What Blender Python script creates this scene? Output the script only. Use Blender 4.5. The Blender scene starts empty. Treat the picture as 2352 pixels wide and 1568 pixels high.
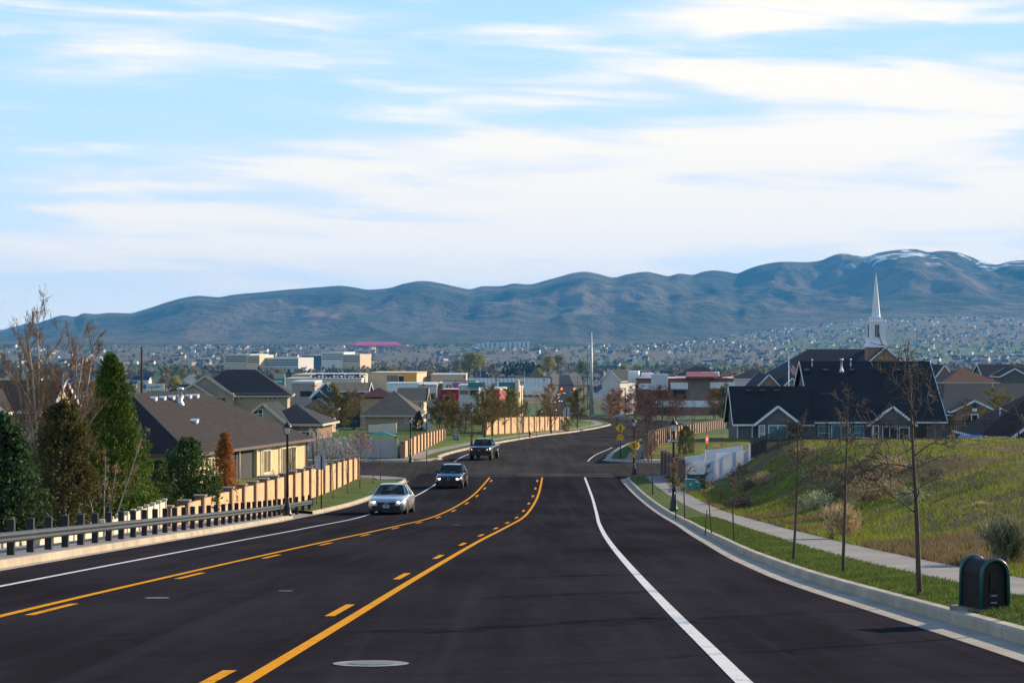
import bpy, math, random
import numpy as np
from mathutils import Vector, Matrix, noise as mnoise
R = math.radians
rnd = random.Random(7)
scene = bpy.context.scene
COL = scene.collection

# ------------------------------------------------------------------ camera, light, exposure
F = 5000.0                      # focal length in pixels of a 2352 px wide picture
cam_d = bpy.data.cameras.new("camera"); cam = bpy.data.objects.new("camera", cam_d); COL.objects.link(cam)
cam_d.sensor_width = 36.0; cam_d.lens = 36.0 * F / 2352.0
cam_d.clip_start = 0.5; cam_d.clip_end = 80000.0
cam.location = (0, 0, 0); cam.rotation_euler = (R(90), 0, 0)
scene.camera = cam

SUN_AZ, SUN_EL = 53.0, 20.0      # degrees clockwise from the view direction (+Y), above the horizon
sun_d = bpy.data.lights.new("sun", 'SUN'); sun = bpy.data.objects.new("sun", sun_d); COL.objects.link(sun)
sun_d.energy = 5.0; sun_d.angle = R(0.5); sun_d.color = (1.0, 0.82, 0.58)
sv = Vector((math.sin(R(SUN_AZ)) * math.cos(R(SUN_EL)), math.cos(R(SUN_AZ)) * math.cos(R(SUN_EL)), math.sin(R(SUN_EL))))
sun.rotation_euler = sv.to_track_quat('Z', 'Y').to_euler()

scene.view_settings.view_transform = 'Standard'; scene.view_settings.look = 'None'
scene.view_settings.exposure = 0.72; scene.view_settings.gamma = 1.0
scene.view_settings.use_curve_mapping = False
scene.cycles.max_bounces = 6; scene.cycles.diffuse_bounces = 2; scene.cycles.glossy_bounces = 2
scene.cycles.transparent_max_bounces = 12; scene.cycles.volume_bounces = 0
scene.cycles.use_denoising = True

def build_world():
    w = bpy.data.worlds.new("World"); scene.world = w; w.use_nodes = True
    nt = w.node_tree; nd = nt.nodes; lk = nt.links
    for n in list(nd): nd.remove(n)
    out = nd.new('ShaderNodeOutputWorld'); bg = nd.new('ShaderNodeBackground')
    bg.inputs['Strength'].default_value = 0.15
    lk.new(bg.outputs[0], out.inputs['Surface'])
    sky = nd.new('ShaderNodeTexSky'); sky.sky_type = 'NISHITA'; sky.sun_disc = False
    sky.sun_elevation = R(SUN_EL); sky.sun_rotation = R(SUN_AZ)
    sky.altitude = 1500.0; sky.air_density = 1.0; sky.dust_density = 0.3; sky.ozone_density = 3.0
    def math_(op, a, b=None, c=None, clamp=False):
        n = nd.new('ShaderNodeMath'); n.operation = op; n.use_clamp = clamp
        for i, v in enumerate((a, b, c)):
            if v is None: continue
            if isinstance(v, (int, float)): n.inputs[i].default_value = v
            else: lk.new(v, n.inputs[i])
        return n.outputs[0]
    tc = nd.new('ShaderNodeTexCoord'); sp = nd.new('ShaderNodeSeparateXYZ'); lk.new(tc.outputs['Generated'], sp.inputs[0])
    x, y, z = sp.outputs
    hyp = math_('SQRT', math_('ADD', math_('MULTIPLY', x, x), math_('MULTIPLY', y, y)))
    az = math_('ARCTAN2', x, y)                 # radians, 0 = straight down the road
    el = math_('DIVIDE', z, math_('MAXIMUM', hyp, 0.001))
    elp = math_('MAXIMUM', el, 0.0)
    def noise(sx, sy, off, detail, rough, dist=0.0, lac=2.0):
        cb = nd.new('ShaderNodeCombineXYZ')
        lk.new(math_('MULTIPLY', az, sx), cb.inputs[0])
        lk.new(math_('ADD', math_('MULTIPLY', elp, sy), math_('MULTIPLY', az, 0.35 * sx)) , cb.inputs[1])
        cb.inputs[2].default_value = off
        n = nd.new('ShaderNodeTexNoise'); n.inputs['Scale'].default_value = 1.0
        n.inputs['Detail'].default_value = detail; n.inputs['Roughness'].default_value = rough
        n.inputs['Distortion'].default_value = dist; n.inputs['Lacunarity'].default_value = lac
        lk.new(cb.outputs[0], n.inputs['Vector']); return n.outputs['Fac']
    def ramp(v, lo, hi, interp='SMOOTHSTEP'):
        m = nd.new('ShaderNodeMapRange'); m.interpolation_type = interp
        m.inputs['From Min'].default_value = lo; m.inputs['From Max'].default_value = hi
        lk.new(v, m.inputs['Value']); return m.outputs['Result']
    def mix(f, a, b):
        n = nd.new('ShaderNodeMix'); n.data_type = 'RGBA'
        if isinstance(f, (int, float)): n.inputs[0].default_value = f
        else: lk.new(f, n.inputs[0])
        for s, v in ((6, a), (7, b)):
            if isinstance(v, tuple): n.inputs[s].default_value = v
            else: lk.new(v, n.inputs[s])
        return n.outputs[2]
    # long soft banks: a bell around a bank's direction, broken up by noise
    banks = [(-0.05, 0.0895, 0.11, 0.0060, 1.0), (0.06, 0.086, 0.14, 0.010, .85), (0.0, 0.074, 0.09, 0.007, .8), (0.10, 0.117, 0.13, 0.0075, 1.1), (0.21, 0.120, 0.09, 0.011, .9), (0.115, 0.151, 0.055, 0.009, 1.2), (.21, .151, .08, .007, .8),
             (-0.205, 0.0720, 0.05, 0.0045, 1.0), (-0.12, 0.0730, .05, .005, .95), (-0.16, .061, .07, .0035, .8), (0.17, 0.097, .12, .009, .85), (-0.17, 0.044, .12, .014, .95), (0.02, .048, .18, .010, .75), (.2, .055, .14, .014, .8),
             (-0.19, .138, .09, .009, .6), (0.0, .1435, .035, .0025, .7), (.13, .075, .14, .018, .75), (0.05, .060, .2, .010, .6), (.2, .072, .08, .008, .5), (-.24, .105, .03, .0018, .7), (-.12, .148, .07, .004, .5), (0.0, .03, .4, .012, .6)]
    tot = None
    warp = math_('MULTIPLY', math_('SUBTRACT', noise(9, 34, 3.1, 5, .55), 0.5), 0.016)
    for (a0, e0, sa, se, amp) in banks:
        da = math_('DIVIDE', math_('SUBTRACT', az, a0), sa)
        de = math_('DIVIDE', math_('SUBTRACT', math_('ADD', el, warp), e0), se)
        g = math_('MULTIPLY', math_('EXPONENT', math_('MULTIPLY', math_('ADD', math_('MULTIPLY', da, da), math_('MULTIPLY', de, de)), -0.7)), amp)
        tot = g if tot is None else math_('ADD', tot, g)
    n1 = noise(8, 70, 1.7, 7, .50, .5); n2 = noise(30, 230, 5.3, 8, .6, .4)
    dens = math_('ADD', math_('MULTIPLY', tot, 0.56), math_('ADD', math_('MULTIPLY', math_('SUBTRACT', n1, 0.5), 1.9), math_('ADD', math_('MULTIPLY', math_('SUBTRACT', n2, 0.5), 0.5), 0.48)))
    far = math_('MULTIPLY', ramp(math_('ABSOLUTE', az), .3, .6), .18)      # the same kind of sky carries on all round
    dens = math_('ADD', dens, far)
    mask = ramp(dens, 0.42, 1.26)
    lit = ramp(math_('ADD', math_('MULTIPLY', n1, .8), math_('MULTIPLY', dens, .40)), .58, 1.0)
    hs = nd.new('ShaderNodeHueSaturation'); hs.inputs['Saturation'].default_value = 1.0; hs.inputs['Value'].default_value = 1.2
    lk.new(sky.outputs[0], hs.inputs['Color'])
    tint = mix(ramp(el, 0.0, 0.17, 'LINEAR'), (3.05, 3.85, 4.35, 1), (2.0, 3.2, 4.2, 1))
    clear = mix(0.94, hs.outputs[0], tint)
    cloud = mix(lit, (3.5, 3.8, 4.35, 1), (4.95, 4.5, 3.9, 1))
    col = mix(math_('MULTIPLY', mask, .92), clear, cloud)
    low = ramp(el, 0.075, 0.0)
    col = mix(math_('MULTIPLY', low, .62), col, (5.5, 4.9, 4.3, 1))
    # overhead and behind: plain clear sky
    up = ramp(el, .25, .7)
    col = mix(up, col, hs.outputs[0])
    below = ramp(el, -0.005, -0.05)
    col = mix(below, col, (1.2, 1.3, 1.4, 1))
    lk.new(col, bg.inputs['Color'])
build_world()

# ------------------------------------------------------------------ small library
def prop(o, label=None, cat=None, group=None, kind=None):
    if label: o['label'] = label
    if cat: o['category'] = cat
    if group: o['group'] = group
    if kind: o['kind'] = kind
    return o

def thing(name, label, cat, loc=(0, 0, 0), rz=0.0, group=None):
    o = bpy.data.objects.new(name, None); COL.objects.link(o)
    o.empty_display_size = 0.2
    o.location = loc; o.rotation_euler = (0, 0, rz)
    return prop(o, label, cat, group)

def copy_tree(o, parent=None):
    c = o.copy(); COL.objects.link(c)
    if parent is not None: c.parent = parent
    for ch in list(o.children): copy_tree(ch, c)
    return c

def at(x, y, Y):                 # direction of a picture point, carried out to the depth Y
    return Vector(((x - 1176.0) / F * Y, Y, -(y - 784.0) / F * Y))
def px(x, Y): return (x - 1176.0) / F * Y
def pz(y, Y): return -(y - 784.0) / F * Y

class MB:
    def __init__(s): s.v = []; s.f = []; s.m = []; s.sm = []
    def add(s, vs, fs, mi=0, smooth=False):
        b = len(s.v); s.v.extend([tuple(p) for p in vs])
        for f in fs: s.f.append(tuple(i + b for i in f)); s.m.append(mi); s.sm.append(smooth)
        return s
    def quad(s, a, b, c, d, mi=0): return s.add([a, b, c, d], [(0, 1, 2, 3)], mi)
    def poly(s, pts, mi=0): return s.add(pts, [tuple(range(len(pts)))], mi)
    def box(s, x0, x1, y0, y1, z0, z1, mi=0):
        vs = [(x0, y0, z0), (x1, y0, z0), (x1, y1, z0), (x0, y1, z0), (x0, y0, z1), (x1, y0, z1), (x1, y1, z1), (x0, y1, z1)]
        return s.add(vs, [(0, 3, 2, 1), (4, 5, 6, 7), (0, 1, 5, 4), (1, 2, 6, 5), (2, 3, 7, 6), (3, 0, 4, 7)], mi)
    def cbox(s, c, d, mi=0): return s.box(c[0]-d[0]/2, c[0]+d[0]/2, c[1]-d[1]/2, c[1]+d[1]/2, c[2]-d[2]/2, c[2]+d[2]/2, mi)
    def beam(s, p, q, w, h, up=(0, 0, 1), mi=0):
        p = Vector(p); q = Vector(q); d = (q - p).normalized(); up = Vector(up)
        a = d.cross(up)
        if a.length < 1e-4: a = d.cross(Vector((1, 0, 0)))
        a.normalize(); b = a.cross(d); a *= w/2; b *= h/2
        vs = [p-a-b, p+a-b, p+a+b, p-a+b, q-a-b, q+a-b, q+a+b, q-a+b]
        return s.add(vs, [(0, 3, 2, 1), (4, 5, 6, 7), (0, 1, 5, 4), (1, 2, 6, 5), (2, 3, 7, 6), (3, 0, 4, 7)], mi)
    def tube(s, pts, rs, n=6, mi=0, cap=True, smooth=True):
        pts = [Vector(p) for p in pts]
        if isinstance(rs, (int, float)): rs = [rs] * len(pts)
        vs = []; a = None
        for i, p in enumerate(pts):
            d = (pts[min(i+1, len(pts)-1)] - pts[max(i-1, 0)])
            if d.length < 1e-9: d = Vector((0, 0, 1))
            d.normalize()
            if a is None: a = d.orthogonal().normalized()
            else:
                a = a - d * a.dot(d)
                a = a.normalized() if a.length > 1e-6 else d.orthogonal().normalized()
            b = d.cross(a)
            for k in range(n):
                t = 2*math.pi*k/n; vs.append(p + (a*math.cos(t) + b*math.sin(t)) * rs[i])
        fs = []
        for i in range(len(pts)-1):
            for k in range(n):
                k2 = (k+1) % n; fs.append((i*n+k, i*n+k2, (i+1)*n+k2, (i+1)*n+k))
        if cap:
            fs.append(tuple(reversed(range(n)))); m = (len(pts)-1)*n; fs.append(tuple(m+k for k in range(n)))
        return s.add(vs, fs, mi, smooth)
    def lathe(s, prof, n=12, c=(0, 0, 0), mi=0, smooth=True):
        vs = []
        for (r, z) in prof:
            for k in range(n):
                t = 2*math.pi*k/n; vs.append((c[0]+r*math.cos(t), c[1]+r*math.sin(t), c[2]+z))
        fs = []
        for i in range(len(prof)-1):
            for k in range(n):
                k2 = (k+1) % n; fs.append((i*n+k, i*n+k2, (i+1)*n+k2, (i+1)*n+k))
        fs.append(tuple(reversed(range(n)))); m = (len(prof)-1)*n; fs.append(tuple(m+k for k in range(n)))
        return s.add(vs, fs, mi, smooth)
    def prism(s, poly, ext, mi=0):
        n = len(poly); e = Vector(ext)
        vs = [Vector(p) for p in poly] + [Vector(p)+e for p in poly]
        fs = [tuple(reversed(range(n))), tuple(range(n, 2*n))] + [(k, (k+1) % n, n+(k+1) % n, n+k) for k in range(n)]
        return s.add(vs, fs, mi)
    def ball(s, c, r, n=10, m=6, mi=0, sq=(1, 1, 1)):
        prof = []
        for i in range(m+1):
            t = math.pi*i/m; prof.append((max(1e-4, math.sin(t)), -math.cos(t)))
        vs = []
        for (a, z) in prof:
            for k in range(n):
                t = 2*math.pi*k/n
                vs.append((c[0]+r*sq[0]*a*math.cos(t), c[1]+r*sq[1]*a*math.sin(t), c[2]+r*sq[2]*z))
        fs = [(i*n+k, i*n+(k+1) % n, (i+1)*n+(k+1) % n, (i+1)*n+k) for i in range(m) for k in range(n)]
        return s.add(vs, fs, mi, True)
    def mesh(s, name, mats):
        me = bpy.data.meshes.new(name); me.from_pydata(s.v, [], s.f)
        for m in (mats if isinstance(mats, (list, tuple)) else [mats]): me.materials.append(m)
        if s.f:
            me.polygons.foreach_set('material_index', s.m); me.polygons.foreach_set('use_smooth', s.sm)
        me.update(); return me
    def build(s, name, mats, parent=None, loc=None):
        o = bpy.data.objects.new(name, s.mesh(name, mats)); COL.objects.link(o)
        if parent is not None: o.parent = parent
        if loc is not None: o.location = loc
        return o

# ------------------------------------------------------------------ materials
MATS = {}
class N:
    def __init__(s, name):
        s.m = bpy.data.materials.new(name); s.m.use_nodes = True; s.nt = s.m.node_tree
        s.b = s.nt.nodes['Principled BSDF']; s.out = s.nt.nodes['Material Output']
    def new(s, t, **kw):
        n = s.nt.nodes.new(t)
        for k, v in kw.items(): setattr(n, k, v)
        return n
    def put(s, sock, v):
        if v is None: return
        if hasattr(v, 'is_linked') or isinstance(v, bpy.types.NodeSocket): s.nt.links.new(v, sock)
        elif isinstance(v, tuple) and len(v) == 3 and sock.type == 'RGBA': sock.default_value = (*v, 1)
        else: sock.default_value = v
    def math(s, op, a, b=None, clamp=False):
        n = s.new('ShaderNodeMath', operation=op, use_clamp=clamp); s.put(n.inputs[0], a); s.put(n.inputs[1], b); return n.outputs[0]
    def mix(s, f, a, b, blend='MIX'):
        n = s.new('ShaderNodeMix', data_type='RGBA', blend_type=blend); s.put(n.inputs[0], f); s.put(n.inputs[6], a); s.put(n.inputs[7], b); return n.outputs[2]
    def coord(s, kind='Object', scale=(1, 1, 1), loc=(0, 0, 0), rot=(0, 0, 0)):
        if kind == 'World': v = s.new('ShaderNodeNewGeometry').outputs['Position']
        else: v = s.new('ShaderNodeTexCoord').outputs[kind]
        mp = s.new('ShaderNodeMapping'); mp.inputs['Scale'].default_value = scale; mp.inputs['Location'].default_value = loc; mp.inputs['Rotation'].default_value = rot
        s.nt.links.new(v, mp.inputs['Vector']); return mp.outputs[0]
    def noise(s, vec, scale=1.0, detail=4, rough=.55, dist=0.0):
        n = s.new('ShaderNodeTexNoise'); s.put(n.inputs['Vector'], vec); n.inputs['Scale'].default_value = scale
        n.inputs['Detail'].default_value = detail; n.inputs['Roughness'].default_value = rough; n.inputs['Distortion'].default_value = dist
        return n.outputs['Fac']
    def ramp(s, v, lo, hi, a=0.0, b=1.0):
        n = s.new('ShaderNodeMapRange', interpolation_type='SMOOTHSTEP'); s.put(n.inputs['Value'], v)
        n.inputs['From Min'].default_value = lo; n.inputs['From Max'].default_value = hi; n.inputs['To Min'].default_value = a; n.inputs['To Max'].default_value = b
        return n.outputs['Result']
    def bump(s, h, strength=.3, dist=.02):
        n = s.new('ShaderNodeBump'); n.inputs['Strength'].default_value = strength; n.inputs['Distance'].default_value = dist
        s.put(n.inputs['Height'], h); s.nt.links.new(n.outputs[0], s.b.inputs['Normal'])
    def fin(s, col=None, rough=.7, metal=0.0, spec=.4):
        s.put(s.b.inputs['Base Color'], col); s.put(s.b.inputs['Roughness'], rough); s.put(s.b.inputs['Metallic'], metal)
        s.put(s.b.inputs['Specular IOR Level'], spec); return s.m
def sc(c, k): return tuple(max(0.0, min(1.0, x*k)) for x in c)

def M(name, col, rough=.75, var=.18, scale=2.0, metal=0.0, spec=.35, rand=0.0, bump=0.0, stretch=(1, 1, 1)):
    if name in MATS: return MATS[name]
    n = N(name); v = n.coord('Object', stretch)
    a = n.noise(v, scale, 5, .6); b = n.noise(v, scale*9, 3, .6)
    f = n.math('ADD', n.math('MULTIPLY', a, .65), n.math('MULTIPLY', b, .35))
    c = n.mix(n.ramp(f, .3, .7), sc(col, 1-var), sc(col, 1+var))
    if rand:
        oi = n.new('ShaderNodeObjectInfo'); hv = n.new('ShaderNodeHueSaturation')
        n.put(hv.inputs['Color'], c); n.put(hv.inputs['Value'], n.ramp(oi.outputs['Random'], 0, 1, 1-rand, 1+rand)); 
        n.put(hv.inputs['Hue'], n.ramp(n.math('FRACT', n.math('MULTIPLY', oi.outputs['Random'], 7.3)), 0, 1, .5-.03*rand*2, .5+.03*rand*2)); c = hv.outputs[0]
    if bump: n.bump(b, bump, .02)
    MATS[name] = n.fin(c, n.ramp(b, .3, .7, max(.02, rough-.08), min(1, rough+.08)), metal, spec); return MATS[name]

def M_brick(name, c1, c2, mortar, bw=.22, bh=.075, rough=.85):
    if name in MATS: return MATS[name]
    n = N(name); tc = n.new('ShaderNodeTexCoord'); sp = n.new('ShaderNodeSeparateXYZ'); n.put(sp.inputs[0], tc.outputs['Object'])
    cb = n.new('ShaderNodeCombineXYZ'); n.put(cb.inputs[0], n.math('ADD', sp.outputs[0], sp.outputs[1])); n.put(cb.inputs[1], sp.outputs[2])
    br = n.new('ShaderNodeTexBrick'); n.put(br.inputs['Vector'], cb.outputs[0]); br.inputs['Scale'].default_value = 1.0
    n.put(br.inputs['Color1'], c1); n.put(br.inputs['Color2'], c2); n.put(br.inputs['Mortar'], mortar)
    br.inputs['Brick Width'].default_value = bw; br.inputs['Row Height'].default_value = bh; br.inputs['Mortar Size'].default_value = bh*.08
    a = n.noise(tc.outputs['Object'], 1.3, 5)
    c = n.mix(n.ramp(a, .3, .7, 0, .5), br.outputs['Color'], sc(c2, .7))
    MATS[name] = n.fin(c, rough, 0, .3); return MATS[name]

def M_siding(name, col, pitch=.18, rough=.7, vertical=False):
    if name in MATS: return MATS[name]
    n = N(name); tc = n.new('ShaderNodeTexCoord'); sp = n.new('ShaderNodeSeparateXYZ'); n.put(sp.inputs[0], tc.outputs['Object'])
    s_ = n.math('ADD', sp.outputs[0], sp.outputs[1]) if vertical else sp.outputs[2]
    fr = n.math('FRACT', n.math('DIVIDE', s_, pitch)); ln = n.ramp(fr, .0, .12, .0, 1.0)
    a = n.noise(tc.outputs['Object'], .8, 5)
    c = n.mix(ln, sc(col, .6), n.mix(n.ramp(a, .3, .7), sc(col, .88), sc(col, 1.1)))
    n.bump(fr, .4, .02)
    MATS[name] = n.fin(c, rough, 0, .35); return MATS[name]

def M_shingle(name, col, row=.14):
    if name in MATS: return MATS[name]
    n = N(name); tc = n.new('ShaderNodeTexCoord'); sp = n.new('ShaderNodeSeparateXYZ'); n.put(sp.inputs[0], tc.outputs['Object'])
    cb = n.new('ShaderNodeCombineXYZ'); n.put(cb.inputs[0], n.math('ADD', sp.outputs[0], n.math('MULTIPLY', sp.outputs[1], .37))); n.put(cb.inputs[1], n.math('MULTIPLY', sp.outputs[2], 1.0))
    br = n.new('ShaderNodeTexBrick'); n.put(br.inputs['Vector'], cb.outputs[0]); br.inputs['Scale'].default_value = 1.0
    n.put(br.inputs['Color1'], sc(col, .8)); n.put(br.inputs['Color2'], sc(col, 1.25)); n.put(br.inputs['Mortar'], sc(col, .55))
    br.inputs['Brick Width'].default_value = .35; br.inputs['Row Height'].default_value = row; br.inputs['Mortar Size'].default_value = .012
    a = n.noise(tc.outputs['Object'], .5, 6, .6); b = n.noise(tc.outputs['Object'], 22, 3)
    c = n.mix(n.ramp(a, .3, .75, 0, .45), br.outputs['Color'], sc(col, .85)); c = n.mix(n.ramp(b, .4, .7, 0, .35), c, sc(col, 1.5))
    n.bump(b, .5, .03)
    MATS[name] = n.fin(c, .92, 0, .18); return MATS[name]

def M_glass(name, col, rough=.08, spec=.6):
    if name in MATS: return MATS[name]
    n = N(name); v = n.coord('Object'); a = n.noise(v, .7, 3)
    MATS[name] = n.fin(n.mix(n.ramp(a, .35, .65), sc(col, .7), sc(col, 1.3)), rough, 0, spec); return MATS[name]

def M_emit(name, col, strength):
    if name in MATS: return MATS[name]
    n = N(name); n.fin(col, .4); n.put(n.b.inputs['Emission Color'], col); n.b.inputs['Emission Strength'].default_value = strength
    MATS[name] = n.m; return n.m

def M_leaf(name, col, rand=.25, trans=.25, dark=.55):
    if name in MATS: return MATS[name]
    col = sc(col, 1.45)
    n = N(name); v = n.coord('World'); a = n.noise(v, .9, 4, .6); b = n.noise(v, 7, 3, .6)
    c = n.mix(n.ramp(n.math('ADD', n.math('MULTIPLY', a, .5), n.math('MULTIPLY', b, .5)), .35, .65), sc(col, dark), sc(col, 1.35))
    oi = n.new('ShaderNodeObjectInfo'); hv = n.new('ShaderNodeHueSaturation')
    n.put(hv.inputs['Color'], c); n.put(hv.inputs['Value'], n.ramp(oi.outputs['Random'], 0, 1, 1-rand, 1+rand)); c = hv.outputs[0]
    n.fin(c, .8, 0, .15)
    tr = n.new('ShaderNodeBsdfTranslucent'); n.put(tr.inputs['Color'], c)
    mx = n.new('ShaderNodeMixShader'); mx.inputs[0].default_value = trans
    n.nt.links.new(n.b.outputs[0], mx.inputs[1]); n.nt.links.new(tr.outputs[0], mx.inputs[2]); n.nt.links.new(mx.outputs[0], n.out.inputs[0])
    MATS[name] = n.m; return n.m
# ------------------------------------------------------------------ the lie of the land
def pchip(xs, ys):
    xs = np.array(xs, float); ys = np.array(ys, float); h = np.diff(xs); dl = np.diff(ys)/h
    m = np.zeros_like(xs); m[0] = dl[0]; m[-1] = dl[-1]
    for i in range(1, len(xs)-1):
        if dl[i-1]*dl[i] > 0:
            w1 = 2*h[i]+h[i-1]; w2 = h[i]+2*h[i-1]; m[i] = (w1+w2)/(w1/dl[i-1]+w2/dl[i])
    def f(x):
        x = np.clip(np.asarray(x, float), xs[0], xs[-1]); i = np.clip(np.searchsorted(xs, x)-1, 0, len(xs)-2)
        t = (x-xs[i])/h[i]
        r = (1+2*t)*(1-t)**2*ys[i] + t*(1-t)**2*h[i]*m[i] + t*t*(3-2*t)*ys[i+1] + t*t*(t-1)*h[i]*m[i+1]
        return r if r.ndim else float(r)
    return f
drop = pchip([-200, -40, 0, 20, 40, 62, 80, 105, 121, 139, 160, 179, 220, 300, 400, 560, 700, 1200, 2000, 3000, 4000, 7000, 12000, 40000],
             [-14, -1.04, 1.6, 2.92, 4.24, 5.69, 6.86, 8.36, 9.02, 9.54, 9.86, 10.02, 10.58, 12.3, 14.9, 19.4, 23.0, 32, 41, 47.5, 53, 62, 68, 70])
def zr(Y): return -drop(Y)
XL = pchip([-60, 20, 40, 70, 98, 110, 121, 143, 158, 181, 192, 214, 237, 266, 287, 330, 375, 420, 500, 600, 800, 1200, 2000, 3200],
           [-9.2, -9.4, -9.6, -9.8, -9.8, -9.2, -8.5, -7.6, -7.0, -6.6, -6.1, -3.6, -.2, 4.2, 8.0, 13.6, 17.0, 17.3, 12.5, 7.2, 11, 23, 43, 70])
XR = pchip([-60, 20, 35, 45, 62, 104, 132, 155, 183, 213, 240, 266, 287, 330, 375, 420, 500, 600, 800, 1200, 2000, 3200],
           [4.7, 4.65, 4.5, 4.7, 5.4, 7.1, 7.5, 7.7, 8.0, 10.4, 13.7, 17.9, 21.8, 27, 30.5, 31, 27, 21.5, 25, 37, 57, 84])
def sstep(a, b, x):
    t = np.clip((np.asarray(x, float)-a)/(b-a), 0, 1); r = t*t*(3-2*t); return r if r.ndim else float(r)
_zp = pchip([-200, 0, 20, 30, 60, 90, 120, 135, 150, 157, 163, 200, 240, 300], [9, -2.5, -2.9, -3.1, -3.75, -4.6, -5.65, -6.2, -7.05, -8.3, -9.55, -10.0, -10.65, -12.1])
_ol = pchip([-60, 30, 60, 78, 95, 119, 151, 170, 300], [-2.2, -2.2, -1.6, -1.1, -.45, 0.2, .1, .2, .2])
def ground_side(X, Y):
    """height of the land beside the road (no road cut)"""
    z = zr(Y)
    near = 1 - sstep(235, 300, Y)
    right = X - (XR(Y) + 3.0)
    right = right - np.interp(Y, [100, 125, 140, 150], [0, 1.5, 2.8, 3.1])
    wr = np.interp(Y, [30, 60, 100, 130, 160], [9, 9, 8, 5.6, 5.2])
    hr = (z + .22) + ((_zp(Y)) - (z + .22)) * sstep(0, 1, right / wr)
    left = (XL(Y) - 2.3) - X
    hl = z + .15 + (_ol(Y) - .15) * sstep(0, 2.6, left)
    mid = (XL(Y)+XR(Y))/2
    h = np.where(X > mid, hr, hl) * near + (z + .18) * (1-near)
    xp = 1176 + X/np.maximum(Y, 1)*5000
    return h + sstep(1330, 2150, xp) * sstep(6300, 11800, Y) * 172 + sstep(4300, 8600, Y)*44*(1-.4*sstep(1330, 2150, xp))
def rough_at(X, Y):
    """small bumps of the open ground"""
    return (mnoise.noise(Vector((X*.12, Y*.12, 0)))*.5 + mnoise.noise(Vector((X*.45, Y*.45, 3)))*.22 + mnoise.noise(Vector((X*1.6, Y*1.1, 8)))*.05)
def ground(X, Y): return float(ground_side(X, Y))
def gp(x, y, raise_=0.0):
    """the point of the road plane seen at picture point (x, y): used once, to turn the road's lines into metres"""
    k = (y-784)/F; lo, hi = 3.0, 20000.0
    for _ in range(60):
        m = (lo+hi)/2
        if (drop(m)-raise_)/m > k: lo = m
        else: hi = m
    return Vector(((x-1176)/F*lo, lo, -drop(lo)+raise_))

# ---- ground materials
def mat_lot():
    n = N('lot_grass'); v = n.coord('World'); a = n.noise(v, .11, 6, .62, .6); b = n.noise(v, .55, 5, .6); c = n.noise(v, 6.0, 4, .7)
    sp = n.new('ShaderNodeSeparateXYZ'); n.put(sp.inputs[0], n.new('ShaderNodeNewGeometry').outputs['Position'])
    green = n.mix(n.ramp(b, .35, .65), (.068, .115, .008), (.28, .29, .018)); dry = n.mix(n.ramp(c, .3, .7), (.105, .068, .040), (.225, .155, .088))
    f = n.ramp(n.math('ADD', n.math('MULTIPLY', a, .72), n.math('MULTIPLY', b, .28)), .41, .56)
    col = n.mix(f, green, dry); col = n.mix(n.ramp(c, .3, .7, 0, .45), col, sc((.06, .075, .016), .8))
    n.bump(c, .9, .12); return n.fin(col, .95, 0, .1)
def mat_lawn(name='lawn', k=1.0):
    n = N(name); v = n.coord('World'); a = n.noise(v, .5, 5, .6); b = n.noise(v, 14, 4, .7)
    col = n.mix(n.ramp(a, .32, .68), sc((.036, .078, .012), k), sc((.085, .120, .024), k)); col = n.mix(n.ramp(b, .45, .75, 0, .6), col, sc((.14, .145, .045), k))
    n.bump(b, 1.0, .06); return n.fin(col, .95, 0, .1)
def mat_valley():
    n = N('valley_floor'); g = n.coord('World', (1, .45, 0)); a = n.noise(g, .0035, 6, .65); b = n.noise(g, .02, 5, .6)
    vo = n.new('ShaderNodeTexVoronoi'); n.put(vo.inputs['Vector'], n.coord('World', (1, .3, 0))); vo.inputs['Scale'].default_value = .0022
    sp = n.new('ShaderNodeSeparateXYZ'); n.put(sp.inputs[0], vo.outputs['Color'])
    fields = n.mix(n.ramp(sp.outputs[0], .62, .70), n.mix(n.ramp(b, .35, .65), (.085, .068, .045), (.17, .14, .10)), n.mix(sp.outputs[1], (.05, .10, .03), (.10, .13, .04)))
    col = n.mix(n.ramp(a, .5, .62, 0, .75), fields, (.075, .078, .045)); return n.fin(col, .95, 0, .1)
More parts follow.
